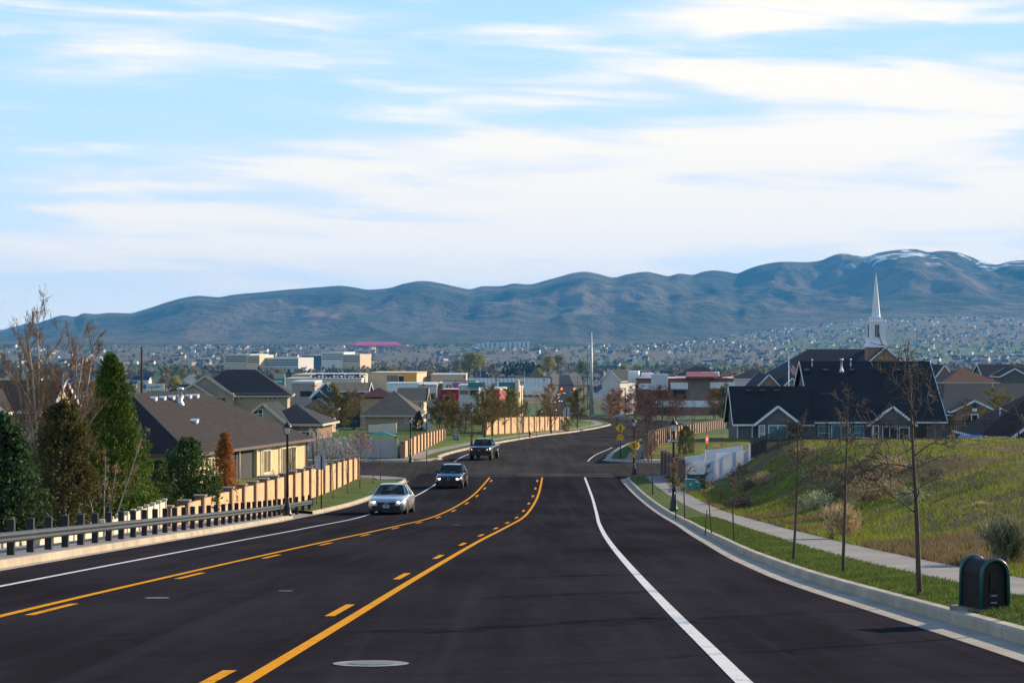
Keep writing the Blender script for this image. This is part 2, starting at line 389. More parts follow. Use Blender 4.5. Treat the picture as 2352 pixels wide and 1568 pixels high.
def mat_asphalt(name, base, tint=(1, 1, 1), old=0.0):
    n = N(name); v = n.coord('World'); fine = n.noise(v, 34, 4, .75); med = n.noise(v, 2.2, 5, .65)
    st = n.noise(n.coord('World', (1.0, .035, 1)), 1.1, 5, .6); pat = n.noise(n.coord('World', (.25, .08, 1)), 1.0, 4, .5)
    k = n.math('ADD', n.math('MULTIPLY', st, .4), n.math('ADD', n.math('MULTIPLY', pat, .4), n.math('MULTIPLY', med, .2)))
    col = n.mix(n.ramp(k, .36, .66), tuple(base*.70*t for t in tint), tuple(base*1.30*t for t in tint))
    col = n.mix(n.ramp(fine, .55, .80, 0, .5), col, tuple(base*2.6*t for t in tint))
    sp = n.noise(n.coord('World', (1, .45, 1)), 7.0, 3, .6); col = n.mix(n.ramp(sp, .68, .78, 0, .25), col, (.04, .04, .047)); sp2 = n.noise(v, 16.0, 2, .5); col = n.mix(n.ramp(sp2, .72, .78, 0, .45), col, (.09, .09, .10))
    wv = n.new('ShaderNodeTexVoronoi', feature='DISTANCE_TO_EDGE'); n.put(wv.inputs['Vector'], n.coord('World', (.22, .09, 0))); 
    crk = n.ramp(n.math('ADD', wv.outputs['Distance'], n.math('MULTIPLY', med, .02)), .008, .016, .5 if old == 0 else .65, 0)
    col = n.mix(crk, col, tuple(base*.45*t for t in tint))
    st2 = n.noise(n.coord('World', (2.6, .012, 1)), 1.0, 3, .5); col = n.mix(n.ramp(st2,   .52, .70, 0, .22), col, tuple(base*1.9*t for t in tint))
    lat = n.noise(n.coord('World', (.03, .9, 1)), 1.0, 4, .6); col = n.mix(n.ramp(lat, .60, .70, 0, .30), col, tuple(base*.5*t for t in tint))
    n.bump(fine, .55, .012)
    return n.fin(col, n.ramp(k, .3, .7, .86, .97), 0, 0.0)
def mat_concrete(name, c=(.42, .39, .34), joint=1.6, side=False):
    n = N(name); v = n.coord('World'); a = n.noise(v, .8, 5, .65); b = n.noise(v, 18, 4, .7)
    sp = n.new('ShaderNodeSeparateXYZ'); n.put(sp.inputs[0], n.new('ShaderNodeNewGeometry').outputs['Position'])
    jt = n.ramp(n.math('ABSOLUTE', n.math('SUBTRACT', n.math('FRACT', n.math('DIVIDE', sp.outputs[1], joint)), .5)), .0, .012, .55, 0)
    col = n.mix(n.ramp(a, .3, .7), sc(c, .75), sc(c, 1.1)); col = n.mix(n.ramp(b, .5, .75, 0, .4), col, sc(c, .6)); col = n.mix(jt, col, sc(c, .3))
    n.bump(b, .3, .01); return n.fin(col, .88, 0, .25)
def mat_paint(name, c):
    n = N(name); v = n.coord('World'); a = n.noise(v, 3.0, 6, .75); b = n.noise(v, 30, 3, .7)
    f = n.ramp(n.math('ADD', n.math('MULTIPLY', a, .6), n.math('MULTIPLY', b, .4)), .50, .68)
    return n.fin(n.mix(f, c, sc(c, .38)), .85, 0, .06)
LOT = mat_lot(); LAWN = mat_lawn(); VALLEY = mat_valley()
ASPH = mat_asphalt('new_asphalt', .026, (1.02, .95, 1.10)); ASPH_OLD = mat_asphalt('old_asphalt', .046, (1.05, .97, .93), 1)
CONC = mat_concrete('sidewalk_concrete', (.24, .22, .20)); CURB = mat_concrete('curb_concrete', (.44, .365, .27), 3.0); GUT = mat_concrete('gutter_concrete', (.36, .31, .25), 3.0)
YEL = mat_paint('yellow_paint', (.66, .27, .002)); WHT = mat_paint('white_paint', (.60, .60, .58))

# ---- ground: one sheet, fan shaped, out past the foot of the mountains
def build_ground():
    ss = np.concatenate([np.linspace(-1.3, -.30, 18, endpoint=False), np.linspace(-.30, .30, 190, endpoint=False), np.linspace(.30, 1.3, 19)])
    ys = np.concatenate([np.arange(-45, 20, 5), np.arange(20, 250, 1.1), 250*1.035**np.arange(0, 112)])
    ys = ys[ys < 11700]; ny, nx = len(ys), len(ss)
    vs = []
    for Y in ys:
        X = ss*(Y+70.0); z = ground_side(X, np.full_like(X, Y)); xl, xr = XL(Y), XR(Y)
        ins = (X > xl-.42) & (X < xr+.75)
        verge = (X > xl-2.0) & (X < xr+2.9) & ~ins
        zz = np.where(ins, zr(Y)-.45, np.where(verge, zr(Y)-.12, z))
        if 150 < Y < 186: zz = np.where((Y > 156.0) & (Y < 184.0), zr(Y)-.40, zz)
        for x, q, i, ve in zip(X, zz, ins, verge):
            if not i and not ve and 15 < Y < 300 and not (150 < Y < 190): 
                edge = min(abs(x-xl), abs(x-xr))
                q += rough_at(x, Y)*min(1.0, max(0, edge-3.5)/4)
            vs.append((x, Y, q))
    fs = []; mi = []
    for j in range(ny-1):
        for i in range(nx-1):
            fs.append((j*nx+i, j*nx+i+1, (j+1)*nx+i+1, (j+1)*nx+i)); 
            mi.append(0 if ys[j] < 255 else 1)
    me = bpy.data.meshes.new('ground'); me.from_pydata(vs, [], fs); me.materials.append(LOT); me.materials.append(VALLEY)
    me.polygons.foreach_set('material_index', mi); me.polygons.foreach_set('use_smooth', [True]*len(fs)); me.update()
    o = bpy.data.objects.new('ground', me); COL.objects.link(o); prop(o, kind='structure')
build_ground()

# ---- roads
def yrange(a, b, st=2.0): return np.linspace(a, b, max(2, int((b-a)/st)+1))
def build_roads():
    m = MB(); ys = np.concatenate([np.arange(-40, 160, 2.0), np.arange(160, 600, 3.0), np.arange(600, 3200, 25)])
    nx = 7
    for j, Y in enumerate(ys):
        xl, xr = XL(Y), XR(Y)
        for i in range(nx): m.v.append((xl+(xr-xl)*i/(nx-1), Y, zr(Y)))
    for j in range(len(ys)-1):
        for i in range(nx-1):
            m.f.append((j*nx+i, j*nx+i+1, (j+1)*nx+i+1, (j+1)*nx+i)); m.sm.append(True)
            yy = ys[j]+i*1.2
            m.m.append(0 if yy < 163 else 1)
    road = m.build('road', [ASPH, ASPH_OLD]); prop(road, kind='structure')
    m = MB()
    ys = np.linspace(149.5, 190.5, 22)
    xs = np.linspace(-110, 70, 60)
    for Y in ys:
        for X in xs: m.v.append((X, Y, zr(Y)-.006))
    n = len(xs)
    for j in range(len(ys)-1):
        for i in range(n-1): m.f.append((j*n+i, j*n+i+1, (j+1)*n+i+1, (j+1)*n+i)); m.m.append(0); m.sm.append(True)
    prop(m.build('side_road', ASPH_OLD), kind='structure')
    return road
ROAD = build_roads()

def sweep(name, path, prof, mat, closed=False, parent=None, kind='structure', smooth=False):
    """carry a cross profile [(offset to the left of travel, height)] along a plan path; height is measured from the road's level there"""
    P = [Vector((p[0], p[1])) for p in path]; m = MB(); n = len(prof)
    for i, p in enumerate(P):
        d = (P[min(i+1, len(P)-1)]-P[max(i-1, 0)]).normalized(); lf = Vector((-d.y, d.x))
        for (o, h) in prof:
            q = p + lf*o; m.v.append((q.x, q.y, zr(p.y)+h))
    k = n if closed else n-1
    for i in range(len(P)-1):
        for j in range(k):
            a = i*n+j; b = i*n+(j+1) % n; m.f.append((a, b, b+n, a+n)); m.m.append(0); m.sm.append(smooth)
    if closed:
        m.f.append(tuple(range(n))); m.m.append(0); m.sm.append(False); z = (len(P)-1)*n; m.f.append(tuple(reversed([z+q for q in range(n)]))); m.m.append(0); m.sm.append(False)
    o = m.build(name, mat, parent)
    if parent is None: prop(o, kind=kind)
    return o
def arc(cx, cy, r, a0, a1, n=8): return [(cx+r*math.cos(R(a0+(a1-a0)*i/n)), cy+r*math.sin(R(a0+(a1-a0)*i/n))) for i in range(n+1)]
# edge paths; travel direction away from the camera, so left offsets are +
RN = [(XR(y), y) for y in yrange(8, 154)] + arc(XR(154)+5.2, 154, 5.2, 180, 95, 8) + [(x, 159.25) for x in np.arange(16, 60, 4)]
LN1 = [(XL(y), y) for y in yrange(8, 99)]
LN2 = [(XL(y), y) for y in yrange(105.5, 152)] + arc(XL(152)-6.5, 152, 6.5, 0, 85, 8) + [(x, 158.6) for x in np.arange(-18, -90, -4)]
RN2 = 0
RF = [(x, 180.4) for x in np.arange(60, 13, -4)] + arc(XR(186)+4.6, 185.4, 5.0, 262, 180, 8) + [(XR(y)-.1, y) for y in yrange(188, 420, 3)]
LF = [(x, 181.6) for x in np.arange(-90, -11, 4)] + arc(XL(188)-5, 187, 5.4, 280, 360, 8) + [(XL(y), y) for y in yrange(190, 440, 3)]
GUTP = lambda s: [(s*-.02, -.30), (s*-.02, .004), (s*.42, .018)]
CURBP = lambda s: [(s*.42, -.3), (s*.43, .135), (s*.46, .16), (s*.58, .165), (s*.58, -.3)]
for nm, path, s in (('right', RN, -1), ('left', LN1, 1), ('left', LN2, 1), ('right', RF, -1), ('left', LF, 1)):
    if s < 0: sweep('gutter', path, GUTP(s), GUT)
    else: sweep('gutter', path, [(.02*-1, -.3), (-.02, .004), (.18, .014)], GUT)
    o = .0 if s < 0 else -.26
    sweep('curb', path, [(a+o, h) for a, h in CURBP(s)], CURB)
# concrete apron where the left kerb is lowered
sweep('driveway', [(XL(y), y) for y in yrange(98.6, 106, 1)], [(-.02, -.3), (-.02, .006), (.6, .05), (2.2, .12), (2.2, -.3)], CONC)
# verges and pavements
sweep('grass_verge', RN[:74] + RN[74:80], [(-.575, .05), (-.58, .155), (-1.2, .21), (-1.8, .215), (-1.85, .05)], LAWN)
sweep('sidewalk', RN[:82], [(-1.78, -.1), (-1.78, .225), (-3.02, .235), (-3.02, -.3)], CONC)
sweep('sidewalk', LN1, [(.30, -.1), (.30, .158), (2.0, .168), (2.0, -.7)], CONC)
sweep('sidewalk', [(XL(y), y) for y in yrange(99, 109, 2)], [(2.19, .1), (2.195, .12), (2.9, .14), (2.9, -.4)], CONC)
sweep('grass_verge', LN2[:23], [(.315, .05), (.32, .155), (1.0, .22), (4.6, .24), (4.65, -.4)], LAWN)
sweep('sidewalk', LN2[23:], [(.315, .0), (.32, .158), (2.2, .17), (2.2, -.4)], CONC)
sweep('sidewalk', LF[:24], [(.315, .0), (.32, .158), (2.4, .17), (2.4, -.4)], CONC)
sweep('sidewalk', LF[24:], [(1.30, .0), (1.31, .168), (2.7, .178), (2.7, -.4)], CONC)
sweep('grass_verge', LF[24:], [(.315, .0), (.32, .155), (1.32, .165)], LAWN)
sweep('lawn', LF[26:], [(2.70, .1), (2.71, .18), (5, .45), (10, .8), (20, .9), (26, .1), (27, -.4)], LAWN, smooth=True)
sweep('sidewalk', RF[:18], [(-.575, .0), (-.58, .16), (-2.6, .175), (-2.6, -.4)], CONC)
sweep('sidewalk', RF[18:], [(-1.9, .0), (-1.9, .165), (-3.1, .175), (-3.1, -.4)], CONC)
sweep('grass_verge', RF[18:], [(-.575, .0), (-.58, .155), (-1.9, .16)], LAWN)

# ---- painted lines (4 mm above the asphalt), parts of the road
def line_fn(pts, raise_=0):
    q = [gp(x, y) for x, y in pts]; q.sort(key=lambda p: p.y)
    return pchip([p.y for p in q], [p.x for p in q]), q[0].y, q[-1].y
def paint(name, xf, y0, y1, w, mat, st=1.0, off=0.0, lift=.006):
    m = MB(); ys = yrange(y0, y1, st)
    for Y in ys: m.v += [(xf(Y)+off-w/2, Y, zr(Y)+lift), (xf(Y)+off+w/2, Y, zr(Y)+lift)]
    for j in range(len(ys)-1): m.f.append((2*j, 2*j+1, 2*j+3, 2*j+2)); m.m.append(0); m.sm.append(False)
    return m.build(name, mat, ROAD)
# lines in metres: right edge line, right and left turn-lane lines, left edge line
f_we = pchip([8, 17.6, 21, 26, 33, 45, 62, 85, 110, 135, 158], [1.80, 1.88, 1.93, 2.0, 2.12, 2.36, 2.76, 3.43, 4.25, 4.9, 5.28])
f_yr = pchip([8, 17.6, 22, 27, 35, 46, 62, 85, 110, 135, 158], [-2.45, -2.17, -2.05, -1.92, -1.72, -1.42, -.95, -.1, .85, 1.65, 2.2])
f_yl = pchip([8, 26.6, 40, 60, 80, 105, 130, 158], [-6.4, -6.25, -5.95, -5.35, -4.6, -3.55, -2.5, -1.6])
f_wl = pchip([8, 35, 60, 80, 104, 125, 148, 158], [-8.2, -8.1, -7.9, -7.6, -7.0, -6.15, -5.2, -4.8])
paint('edge_line', f_we, 8, 157.5, .145, WHT); paint('edge_line', f_wl, 8, 150, .12, WHT)
paint('turn_lane_line', f_yr, 8, 157.5, .13, YEL); paint('turn_lane_line', f_yl, 8, 157.5, .13, YEL)
for f, s, y0 in ((f_yr, -1, 16.2), (f_yl, 1, 26.8)):
    for k in range(14):
        a = y0 + k*10.4
        if a+2.2 < 156: paint('turn_lane_dash', f, a, a+2.6, .12, YEL, .6, s*.30)
f_wl2 = pchip([180, 192, 214, 237, 266, 300], [-4.9, -4.4, -2.2, 1.4, 5.8, 11.6])
paint('edge_line', f_wl2, 182, 215, .12, WHT)
f_wr2 = pchip([182, 186, 195, 213, 240, 266], [7.2, 7.5, 8.3, 10.5, 13.5, 17.6])
paint('edge_line', lambda y: f_wr2(y)-.9, 183, 216, .12, WHT)
for yy in (159.6, 162.4):
    m = MB(); xs = np.linspace(-4, 7.4, 12)
    for x in xs: m.v += [(x, yy, zr(yy)+.006), (x, yy+.28, zr(yy+.28)+.006)]
    for j in range(len(xs)-1): m.f.append((2*j, 2*j+2, 2*j+3, 2*j+1)); m.m.append(0); m.sm.append(False)
    m.build('crosswalk_line', mat_paint('worn_paint', (.16, .16, .165)), ROAD)

# seams and sealed cracks in the asphalt
SEAL = M('crack_seal', (.0048, .0044, .0052), .95, .3, 8, spec=0.0)
for yy, xa, xb in ((52, -9, 4.6), (97, -3, 6)):
    m = MB(); xs = np.linspace(xa, xb, 26); rs = random.Random(int(yy))
    for x in xs: y_ = yy+.35*mnoise.noise(Vector((x*.6, yy, 2)))+.12*mnoise.noise(Vector((x*2.5, yy, 5))); m.v += [(x, y_-.015, zr(y_-.015)+.004), (x, y_+.015, zr(y_+.015)+.004)]
    for j in range(len(xs)-1): m.f.append((2*j, 2*j+2, 2*j+3, 2*j+1)); m.m.append(0); m.sm.append(False)
    m.build('crack_seal', SEAL, ROAD)
# ---- mountains
SKY = [(-1500, 795), (-900, 790), (-400, 778), (0, 763), (35, 757), (80, 744), (110, 734), (145, 724), (173, 727), (193, 719), (220, 721), (253, 718), (300, 719), (320, 714), (350, 705), (390, 692), (425, 683), (455, 679), (500, 682), (540, 676), (600, 671), (660, 665), (700, 662), (740, 659), (780, 656), (815, 660), (845, 665), (890, 662), (930, 651), (970, 645), (1010, 650), (1050, 659), (1080, 664), (1110, 657), (1150, 657), (1180, 651), (1215, 653), (1250, 645), (1290, 634), (1320, 626), (1345, 624), (1375, 629), (1410, 637), (1440, 630), (1485, 624), (1515, 630), (1535, 634), (1560, 628), (1590, 631), (1615, 624), (1640, 621), (1670, 624), (1690, 628), (1720, 617), (1750, 608), (1800, 601), (1850, 602), (1885, 598), (1910, 588), (1935, 581), (1960, 585), (1985, 589), (2020, 580), (2060, 574), (2100, 572), (2135, 579), (2165, 576), (2200, 580), (2230, 590), (2260, 600), (2290, 607), (2320, 600), (2352, 598), (2450, 606), (2600, 590), (2800, 610), (3100, 640), (3600, 680), (4200, 720)]
def mat_mountain():
    n = N('mountain_slope'); v = n.coord('World'); a = n.noise(v, .0011, 7, .62); b = n.noise(v, .006, 6, .65); 
    g = n.new('ShaderNodeNewGeometry'); sp = n.new('ShaderNodeSeparateXYZ'); n.put(sp.inputs[0], g.outputs['Position'])
    nz = n.new('ShaderNodeSeparateXYZ'); n.put(nz.inputs[0], g.outputs['Normal'])
    col = n.mix(n.ramp(a, .36, .64), (.030, .040, .020), (.20, .145, .095)); col = n.mix(n.ramp(b, .42, .68, 0, .7), col, (.035, .052, .022))
    low = n.ramp(sp.outputs[2], 240, 40); lowc = n.mix(n.ramp(n.noise(n.coord('World', (1, .35, 1)), .0017, 6, .6), .4, .62), (.06, .068, .035), (.15, .115, .075))
    col = n.mix(n.math('MULTIPLY', low, .75), col, lowc)
    q = n.ramp(n.noise(n.coord('World', (1, .4, 2.5), (900, 0, 0)), .0021, 5, .6), .64, .70); q = n.math('MULTIPLY', q, n.math('MULTIPLY', n.ramp(sp.outputs[2], 30, 70), n.ramp(sp.outputs[2], 260, 160)))
    col = n.mix(n.math('MULTIPLY', q, .8), col, (.30, .155, .11))
    s = n.noise(n.coord('World', (1, .55, .5), (0, 0, 0), (0, 0, .6)), .0052, 5, .55); snow = n.math('MULTIPLY', n.ramp(s, .575, .60), n.ramp(sp.outputs[2], 430, 540)); snow = n.math('MULTIPLY', snow, n.ramp(sp.outputs[0], 2100, 2350))
    col = n.mix(snow, col, (.75, .77, .82))
    c3 = n.noise(v, .028, 4, .7); col = n.mix(n.ramp(c3, .5, .7, 0, .55), col, (.025, .034, .018)); n.bump(b, .9, 90); return n.fin(col, .95, 0, .05)
def build_mountains():
    fs_ = pchip([p[0] for p in SKY], [p[1] for p in SKY])
    cols = np.concatenate([np.arange(-1500, -100, 40), np.arange(-100, 2460, 6.5), np.arange(2460, 4200, 40)]); ts = np.concatenate([np.linspace(0, .76, 92), np.linspace(.78, 1.25, 12)])
    nx, ny = len(cols), len(ts); vs = []
    for t in ts:
        for xp in cols:
            ridgeY = 15200 + 900*mnoise.noise(Vector((xp*.0016, 0, 5))); y0 = 8600 + 1700*sstep(1300, 2000, xp)
            Y = y0 + (ridgeY-y0)*t/.76; X = (xp-1176)/F*Y
            zb = ground_side(X if t == 0 else (xp-1176)/F*y0, y0) - 6
            zt = (784-fs_(xp))/F*ridgeY
            u = min(1.0, t/.76)
            sh = .30*u + .70*u**2.1
            n1 = mnoise.hetero_terrain(Vector((X/1500+3.1, Y/4200, .7)), .85, 2.0, 5, .6, noise_basis='PERLIN_ORIGINAL')
            n2 = 1-abs(mnoise.noise(Vector((X/820, Y/2300, 9.0))))*2
            n3 = mnoise.noise(Vector((X/1900, Y/900, 4.0)))
            n4 = 1-abs(mnoise.noise(Vector((X/330, Y/900, 2.0))))*2
            n5 = 1-abs(mnoise.noise(Vector((X/140, Y/420, 6.0))))*2
            k = u**1.25*(1-u**7)*1.35
            h = zb + (zt-zb)*sh + (zt-zb)*(.18*(n1-.6) + .26*(n2-.45) + .16*n3 + .10*(n4-.45) + .05*(n5-.45))*k
            lim = zb + (zt-zb)*(u**.72)*1.0 if u < .999 else zt
            h = min(h, max(lim, zb))
            if t > .76: h = zt - (zt-zb)*(t-.76)*1.6
            vs.append((X, Y, h))
    fs = [(j*nx+i, j*nx+i+1, (j+1)*nx+i+1, (j+1)*nx+i) for j in range(ny-1) for i in range(nx-1)]
    me = bpy.data.meshes.new('mountains'); me.from_pydata(vs, [], fs); me.materials.append(mat_mountain())
    me.polygons.foreach_set('use_smooth', [True]*len(fs)); me.update()
    o = bpy.data.objects.new('mountains', me); COL.objects.link(o); prop(o, kind='structure')
    m = MB()   # a paler range beyond
    pts = [(-800, 765), (-400, 752), (-150, 756), (0, 757), (40, 748), (75, 741), (110, 747), (160, 757), (260, 772), (400, 785)]
    f2 = pchip([p[0] for p in pts], [p[1] for p in pts]); Y = 19500
    cs = np.arange(-800, 400, 12); 
    for k, (dy, kk) in enumerate(((-2500, 0), (-1500, .45), (0, 1.0), (2000, 0))):
        for c in cs:
            zt = (784-f2(c))/F*Y; w = 1+.25*mnoise.noise(Vector((c*.02, k, 0)))*(kk < 1)
            m.v.append(((c-1176)/F*(Y+dy), Y+dy, -70+(zt+70)*kk*w))
    nn = len(cs)
    for j in range(3):
        for i in range(nn-1): m.f.append((j*nn+i, j*nn+i+1, (j+1)*nn+i+1, (j+1)*nn+i)); m.m.append(0); m.sm.append(True)
    prop(m.build('mountains', MATS.get('mt') or mat_mountain()), kind='structure')
build_mountains()

# ---- the air between
def build_haze():
    m = MB().box(-26000, 26000, -150, 23500, -80, 700); n = bpy.data.materials.new('haze_air'); n.use_nodes = True; nt = n.node_tree
    for x in list(nt.nodes): nt.nodes.remove(x)
    out = nt.nodes.new('ShaderNodeOutputMaterial'); v = nt.nodes.new('ShaderNodeVolumePrincipled')
    v.inputs['Color'].default_value = (.10, .47, 1.0, 1); v.inputs['Density'].default_value = HAZE; v.inputs['Anisotropy'].default_value = 0.1
    nt.links.new(v.outputs[0], out.inputs['Volume'])
    prop(m.build('haze', n), kind='stuff')
HAZE = 2.9e-5
build_haze()
# ------------------------------------------------------------------ plants
def hit(x, y):
    """where the open ground is seen at picture point (x, y)"""
    k = (y-784)/F; s = (x-1176)/F; Y = 15.0
    while Y < 400:
        if -k*Y < ground(s*Y, Y): break
        Y += .25
    return Vector((s*Y, Y, ground(s*Y, Y)))

def quads_mesh(name, P, A, B, mat, smooth=False):
    """one small face per point: centre P, half axes A and B"""
    P = np.asarray(P, float); A = np.asarray(A, float); B = np.asarray(B, float); n = len(P)
    v = np.empty((n, 4, 3)); v[:, 0] = P-A-B*.6; v[:, 1] = P+A*.3-B; v[:, 2] = P+A+B*.5; v[:, 3] = P-A*.2+B
    me = bpy.data.meshes.new(name); me.vertices.add(4*n); me.vertices.foreach_set('co', v.ravel())
    me.loops.add(4*n); me.loops.foreach_set('vertex_index', np.arange(4*n)); me.polygons.add(n)
    me.polygons.foreach_set('loop_start', np.arange(0, 4*n, 4)); me.polygons.foreach_set('loop_total', np.full(n, 4))
    me.materials.append(mat); me.update(calc_edges=True); return me
def rdirs(rg, n):
    v = rg.normal(size=(n, 3)); return v/np.linalg.norm(v, axis=1)[:, None]
def leaf_faces(rg, P, size, up=0.0, out=None, ow=0.0, aspect=.5):
    n = len(P); a = rdirs(rg, n); a[:, 2] += up
    if out is not None: a += out*ow
    a /= np.linalg.norm(a, axis=1)[:, None]
    b = np.cross(a, rdirs(rg, n)); b /= np.maximum(np.linalg.norm(b, axis=1)[:, None], 1e-6)
    s = size*rg.uniform(.6, 1.35, n)[:, None]
    return a*s, b*s*aspect

def grow(rg, H, r0, first=.3, nlimb=9, limb_len=.45, angle=50, levels=3, sub=4, crook=.12, minr=.0035, stems=1, lean=0.0, up=.25, taper=.75, fan=10):
    """limbs of a leafless tree: list of (points, radii, level)"""
    out = []
    def branch(p, d, L, r, lev):
        k = 7 if lev == 0 else (5 if lev == 1 else 4)
        pts = [p.copy()]; rs = [r]; q = p.copy(); dd = d.copy()
        for i in range(k):
            j = crook*(.16 if lev == 0 else 1.0)
            dd = (dd + Vector(rg.normal(size=3))*j + Vector((0, 0, up*(.15 if lev else .05)))).normalized()
            q = q + dd*L/k; pts.append(q.copy()); rs.append(max(r*(1-taper*(i+1)/k), minr))
        out.append((pts, rs, lev))
        if lev >= levels: return
        nc = nlimb if lev == 0 else sub
        for c in range(nc):
            t = (first + (1-first)*(c+.6*rg.random())/nc) if lev == 0 else rg.uniform(.25, .98)
            f = t*k; i = min(int(f), k-1); b = pts[i].lerp(pts[i+1], f-i); rr = rs[i]*.6
            ax = (pts[i+1]-pts[i]).normalized(); o = ax.orthogonal().normalized()
            o = Matrix.Rotation(rg.uniform(0, 6.283) if lev else c*2.4+rg.uniform(-.5, .5), 3, ax) @ o
            an = R(angle*rg.uniform(.65, 1.25)); nd = (ax*math.cos(an)+o*math.sin(an)).normalized()
            ll = (H*limb_len*(1.12-.75*t) if lev == 0 else L*rg.uniform(.4, .7))
            branch(b, nd, ll*rg.uniform(.7, 1.2), max(rr*.75, minr), lev+1)
    for s in range(stems):
        a = R(fan)*rg.uniform(.3, 1) if stems > 1 else lean
        ph = 6.283*s/max(stems, 1)+rg.uniform(0, 1)
        d = Vector((math.sin(a)*math.cos(ph), math.sin(a)*math.sin(ph), math.cos(a)))
        base = Vector((0, 0, -.15)) + (Vector((math.cos(ph), math.sin(ph), 0))*r0*1.2 if stems > 1 else Vector((0, 0, 0)))
        branch(base, d, H*(rg.uniform(.75, 1.05) if stems > 1 else 1.0)+.15, r0, 0)
    return out

def tree_meshes(key, seed, bark, leaf=None, nleaf=0, lsize=.05, cut=1, twig=None, lup=.2, leaf_lev=2, fat=1.0, **kw):
    """trunk mesh (limbs up to level cut) and crown mesh (twigs and leaves)"""
    rg = np.random.default_rng(seed); br = grow(rg, **kw); t = MB(); c = MB(); tips = []
    for pts, rs, lev in br:
        (t if lev <= cut else c).tube(pts, [r*(fat if lev > cut else 1) for r in rs], 7 if lev == 0 else (5 if lev == 1 else 3), 0, cap=lev <= 1)
        if lev >= leaf_lev: tips += [(pts[i].lerp(pts[i+1], u)) for i in range(len(pts)-1) for u in (.3, .8)]
    tm = t.mesh(key+'_trunk', bark)
    if leaf is not None and nleaf and tips:
        T = np.array([list(p) for p in tips]); P = T[rg.integers(0, len(T), nleaf)] + rg.normal(size=(nleaf, 3))*lsize*1.1
        A, B = leaf_faces(rg, P, lsize, lup); b = len(c.v)
        cm = c
        for p, a, q in zip(P, A, B):
            n0 = len(cm.v); cm.v += [tuple(p-a-q*.6), tuple(p+a*.3-q), tuple(p+a+q*.5), tuple(p-a*.2+q)]; cm.f.append((n0, n0+1, n0+2, n0+3)); cm.m.append(1); cm.sm.append(False)
    cmesh = c.mesh(key+'_crown', [twig or bark, leaf or bark]); return tm, cmesh
def place_tree(name, label, cat, meshes, loc, rz=0, scale=1.0, group=None):
    t = thing(name, label, cat, loc, rz, group); t.scale = (scale, scale, scale) if not isinstance(scale, tuple) else scale
    for nm, me in zip(('trunk', 'crown'), meshes):
        o = bpy.data.objects.new(nm, me); COL.objects.link(o); o.parent = t
    return t

def evergreen_meshes(key, seed, H, prof, leaf, bark, n, size, clump=1.0, ow=.7, up=.3, lobes=7, aspect=.4):
    """dense evergreen: prof = [(height share, radius)], sprays gathered in clumps with hollows between"""
    rg = np.random.default_rng(seed); f = pchip([p[0] for p in prof], [p[1] for p in prof])
    nc = max(30, n//55); hz = rg.random(nc)**.85*.98+.02; rr = f(hz); a = rg.uniform(0, 6.283, nc); q = rg.uniform(.35, 1.12, nc)**.6
    q *= 1 + .16*np.sin(a*lobes+hz*9) + rg.normal(size=nc)*.07
    C = np.stack([np.cos(a)*rr*q, np.sin(a)*rr*q, hz*H], 1)
    cr = clump*(.16+.24*rr)*rg.uniform(.6, 1.3, nc)
    idx = rg.integers(0, nc, n); d = rdirs(rg, n); P = C[idx]+d*(cr[idx]*rg.uniform(.3, 1, n)**.5)[:, None]*np.array([1, 1, 1.15])
    out = P*np.array([1, 1, 0]); out /= np.maximum(np.linalg.norm(out, axis=1)[:, None], .05)
    A, B = leaf_faces(rg, P, size, up, out, ow, aspect)
    t = MB().tube([(0, 0, -.2), (0.02, 0, H*.5), (0, 0, H*.93)], [.05+.012*H, .03+.008*H, .01], 7)
    for k in range(14):
        z = H*(.1+.8*k/14); an = k*2.4; r_ = float(f(z/H))*.8; t.tube([(0, 0, z), (math.cos(an)*r_*.5, math.sin(an)*r_*.5, z+.12*r_), (math.cos(an)*r_, math.sin(an)*r_, z+.2*r_)], [.02, .012, .004], 4, cap=False)
    return t.mesh(key+'_trunk', bark), quads_mesh(key+'_crown', P, A, B, leaf)

def shrub_mesh(key, seed, w, h, mat, n, size, wisp=False):
    """low round bush of upright stems and small faces"""
    rg = np.random.default_rng(seed); a = rg.uniform(0, 6.283, n); rr = np.sqrt(rg.random(n)); u = rg.random(n)**.7
    th = rr*(1.25 if not wisp else .8)
    P = np.stack([np.cos(a)*np.sin(th)*u*w/2*1.1, np.sin(a)*np.sin(th)*u*w/2*1.1, np.cos(th)*u*h], 1)
    k = rg.integers(0, 9, n); off = rg.normal(size=(9, 3))*np.array([w*.22, w*.22, h*.10]); P += off[k]; P[:, 2] = np.abs(P[:, 2])
    out = P/np.maximum(np.linalg.norm(P, axis=1)[:, None], .05)
    A, B = leaf_faces(rg, P, size, .5, out, 1.0 if wisp else .5, .12 if wisp else .28)
    return quads_mesh(key, P, A, B, mat)

BARK = M('grey_brown_bark', (.10, .078, .060), .9, .35, 6, bump=.6, stretch=(1, 1, .3)); BARK_D = M('dark_bark', (.095, .068, .052), .9, .35, 5, bump=.6, stretch=(1, 1, .3))
BARK_W = M('pale_bark', (.36, .31, .26), .85, .35, 4, stretch=(1, 1, .4)); TWIG = M('brown_twigs', (.13, .085, .055), .9, .3, 3); TWIG_T = M('tan_twigs', (.24, .165, .10), .9, .3, 3)
TWIG_R = M('reddish_twigs', (.12, .062, .052), .9, .3, 3)
L_OLIVE = M_leaf('olive_buds', (.135, .122, .026), .2); L_BROWN = M_leaf('brown_buds', (.17, .10, .045), .25); L_YEL = M_leaf('yellow_green_leaves', (.20, .19, .020), .2)
L_GREEN = M_leaf('green_sprays', (.066, .105, .014), .1); L_SPRUCE = M_leaf('blue_green_needles', (.038, .066, .024), .1); L_DARK = M_leaf('dark_green_leaves', (.036, .066, .016), .15)
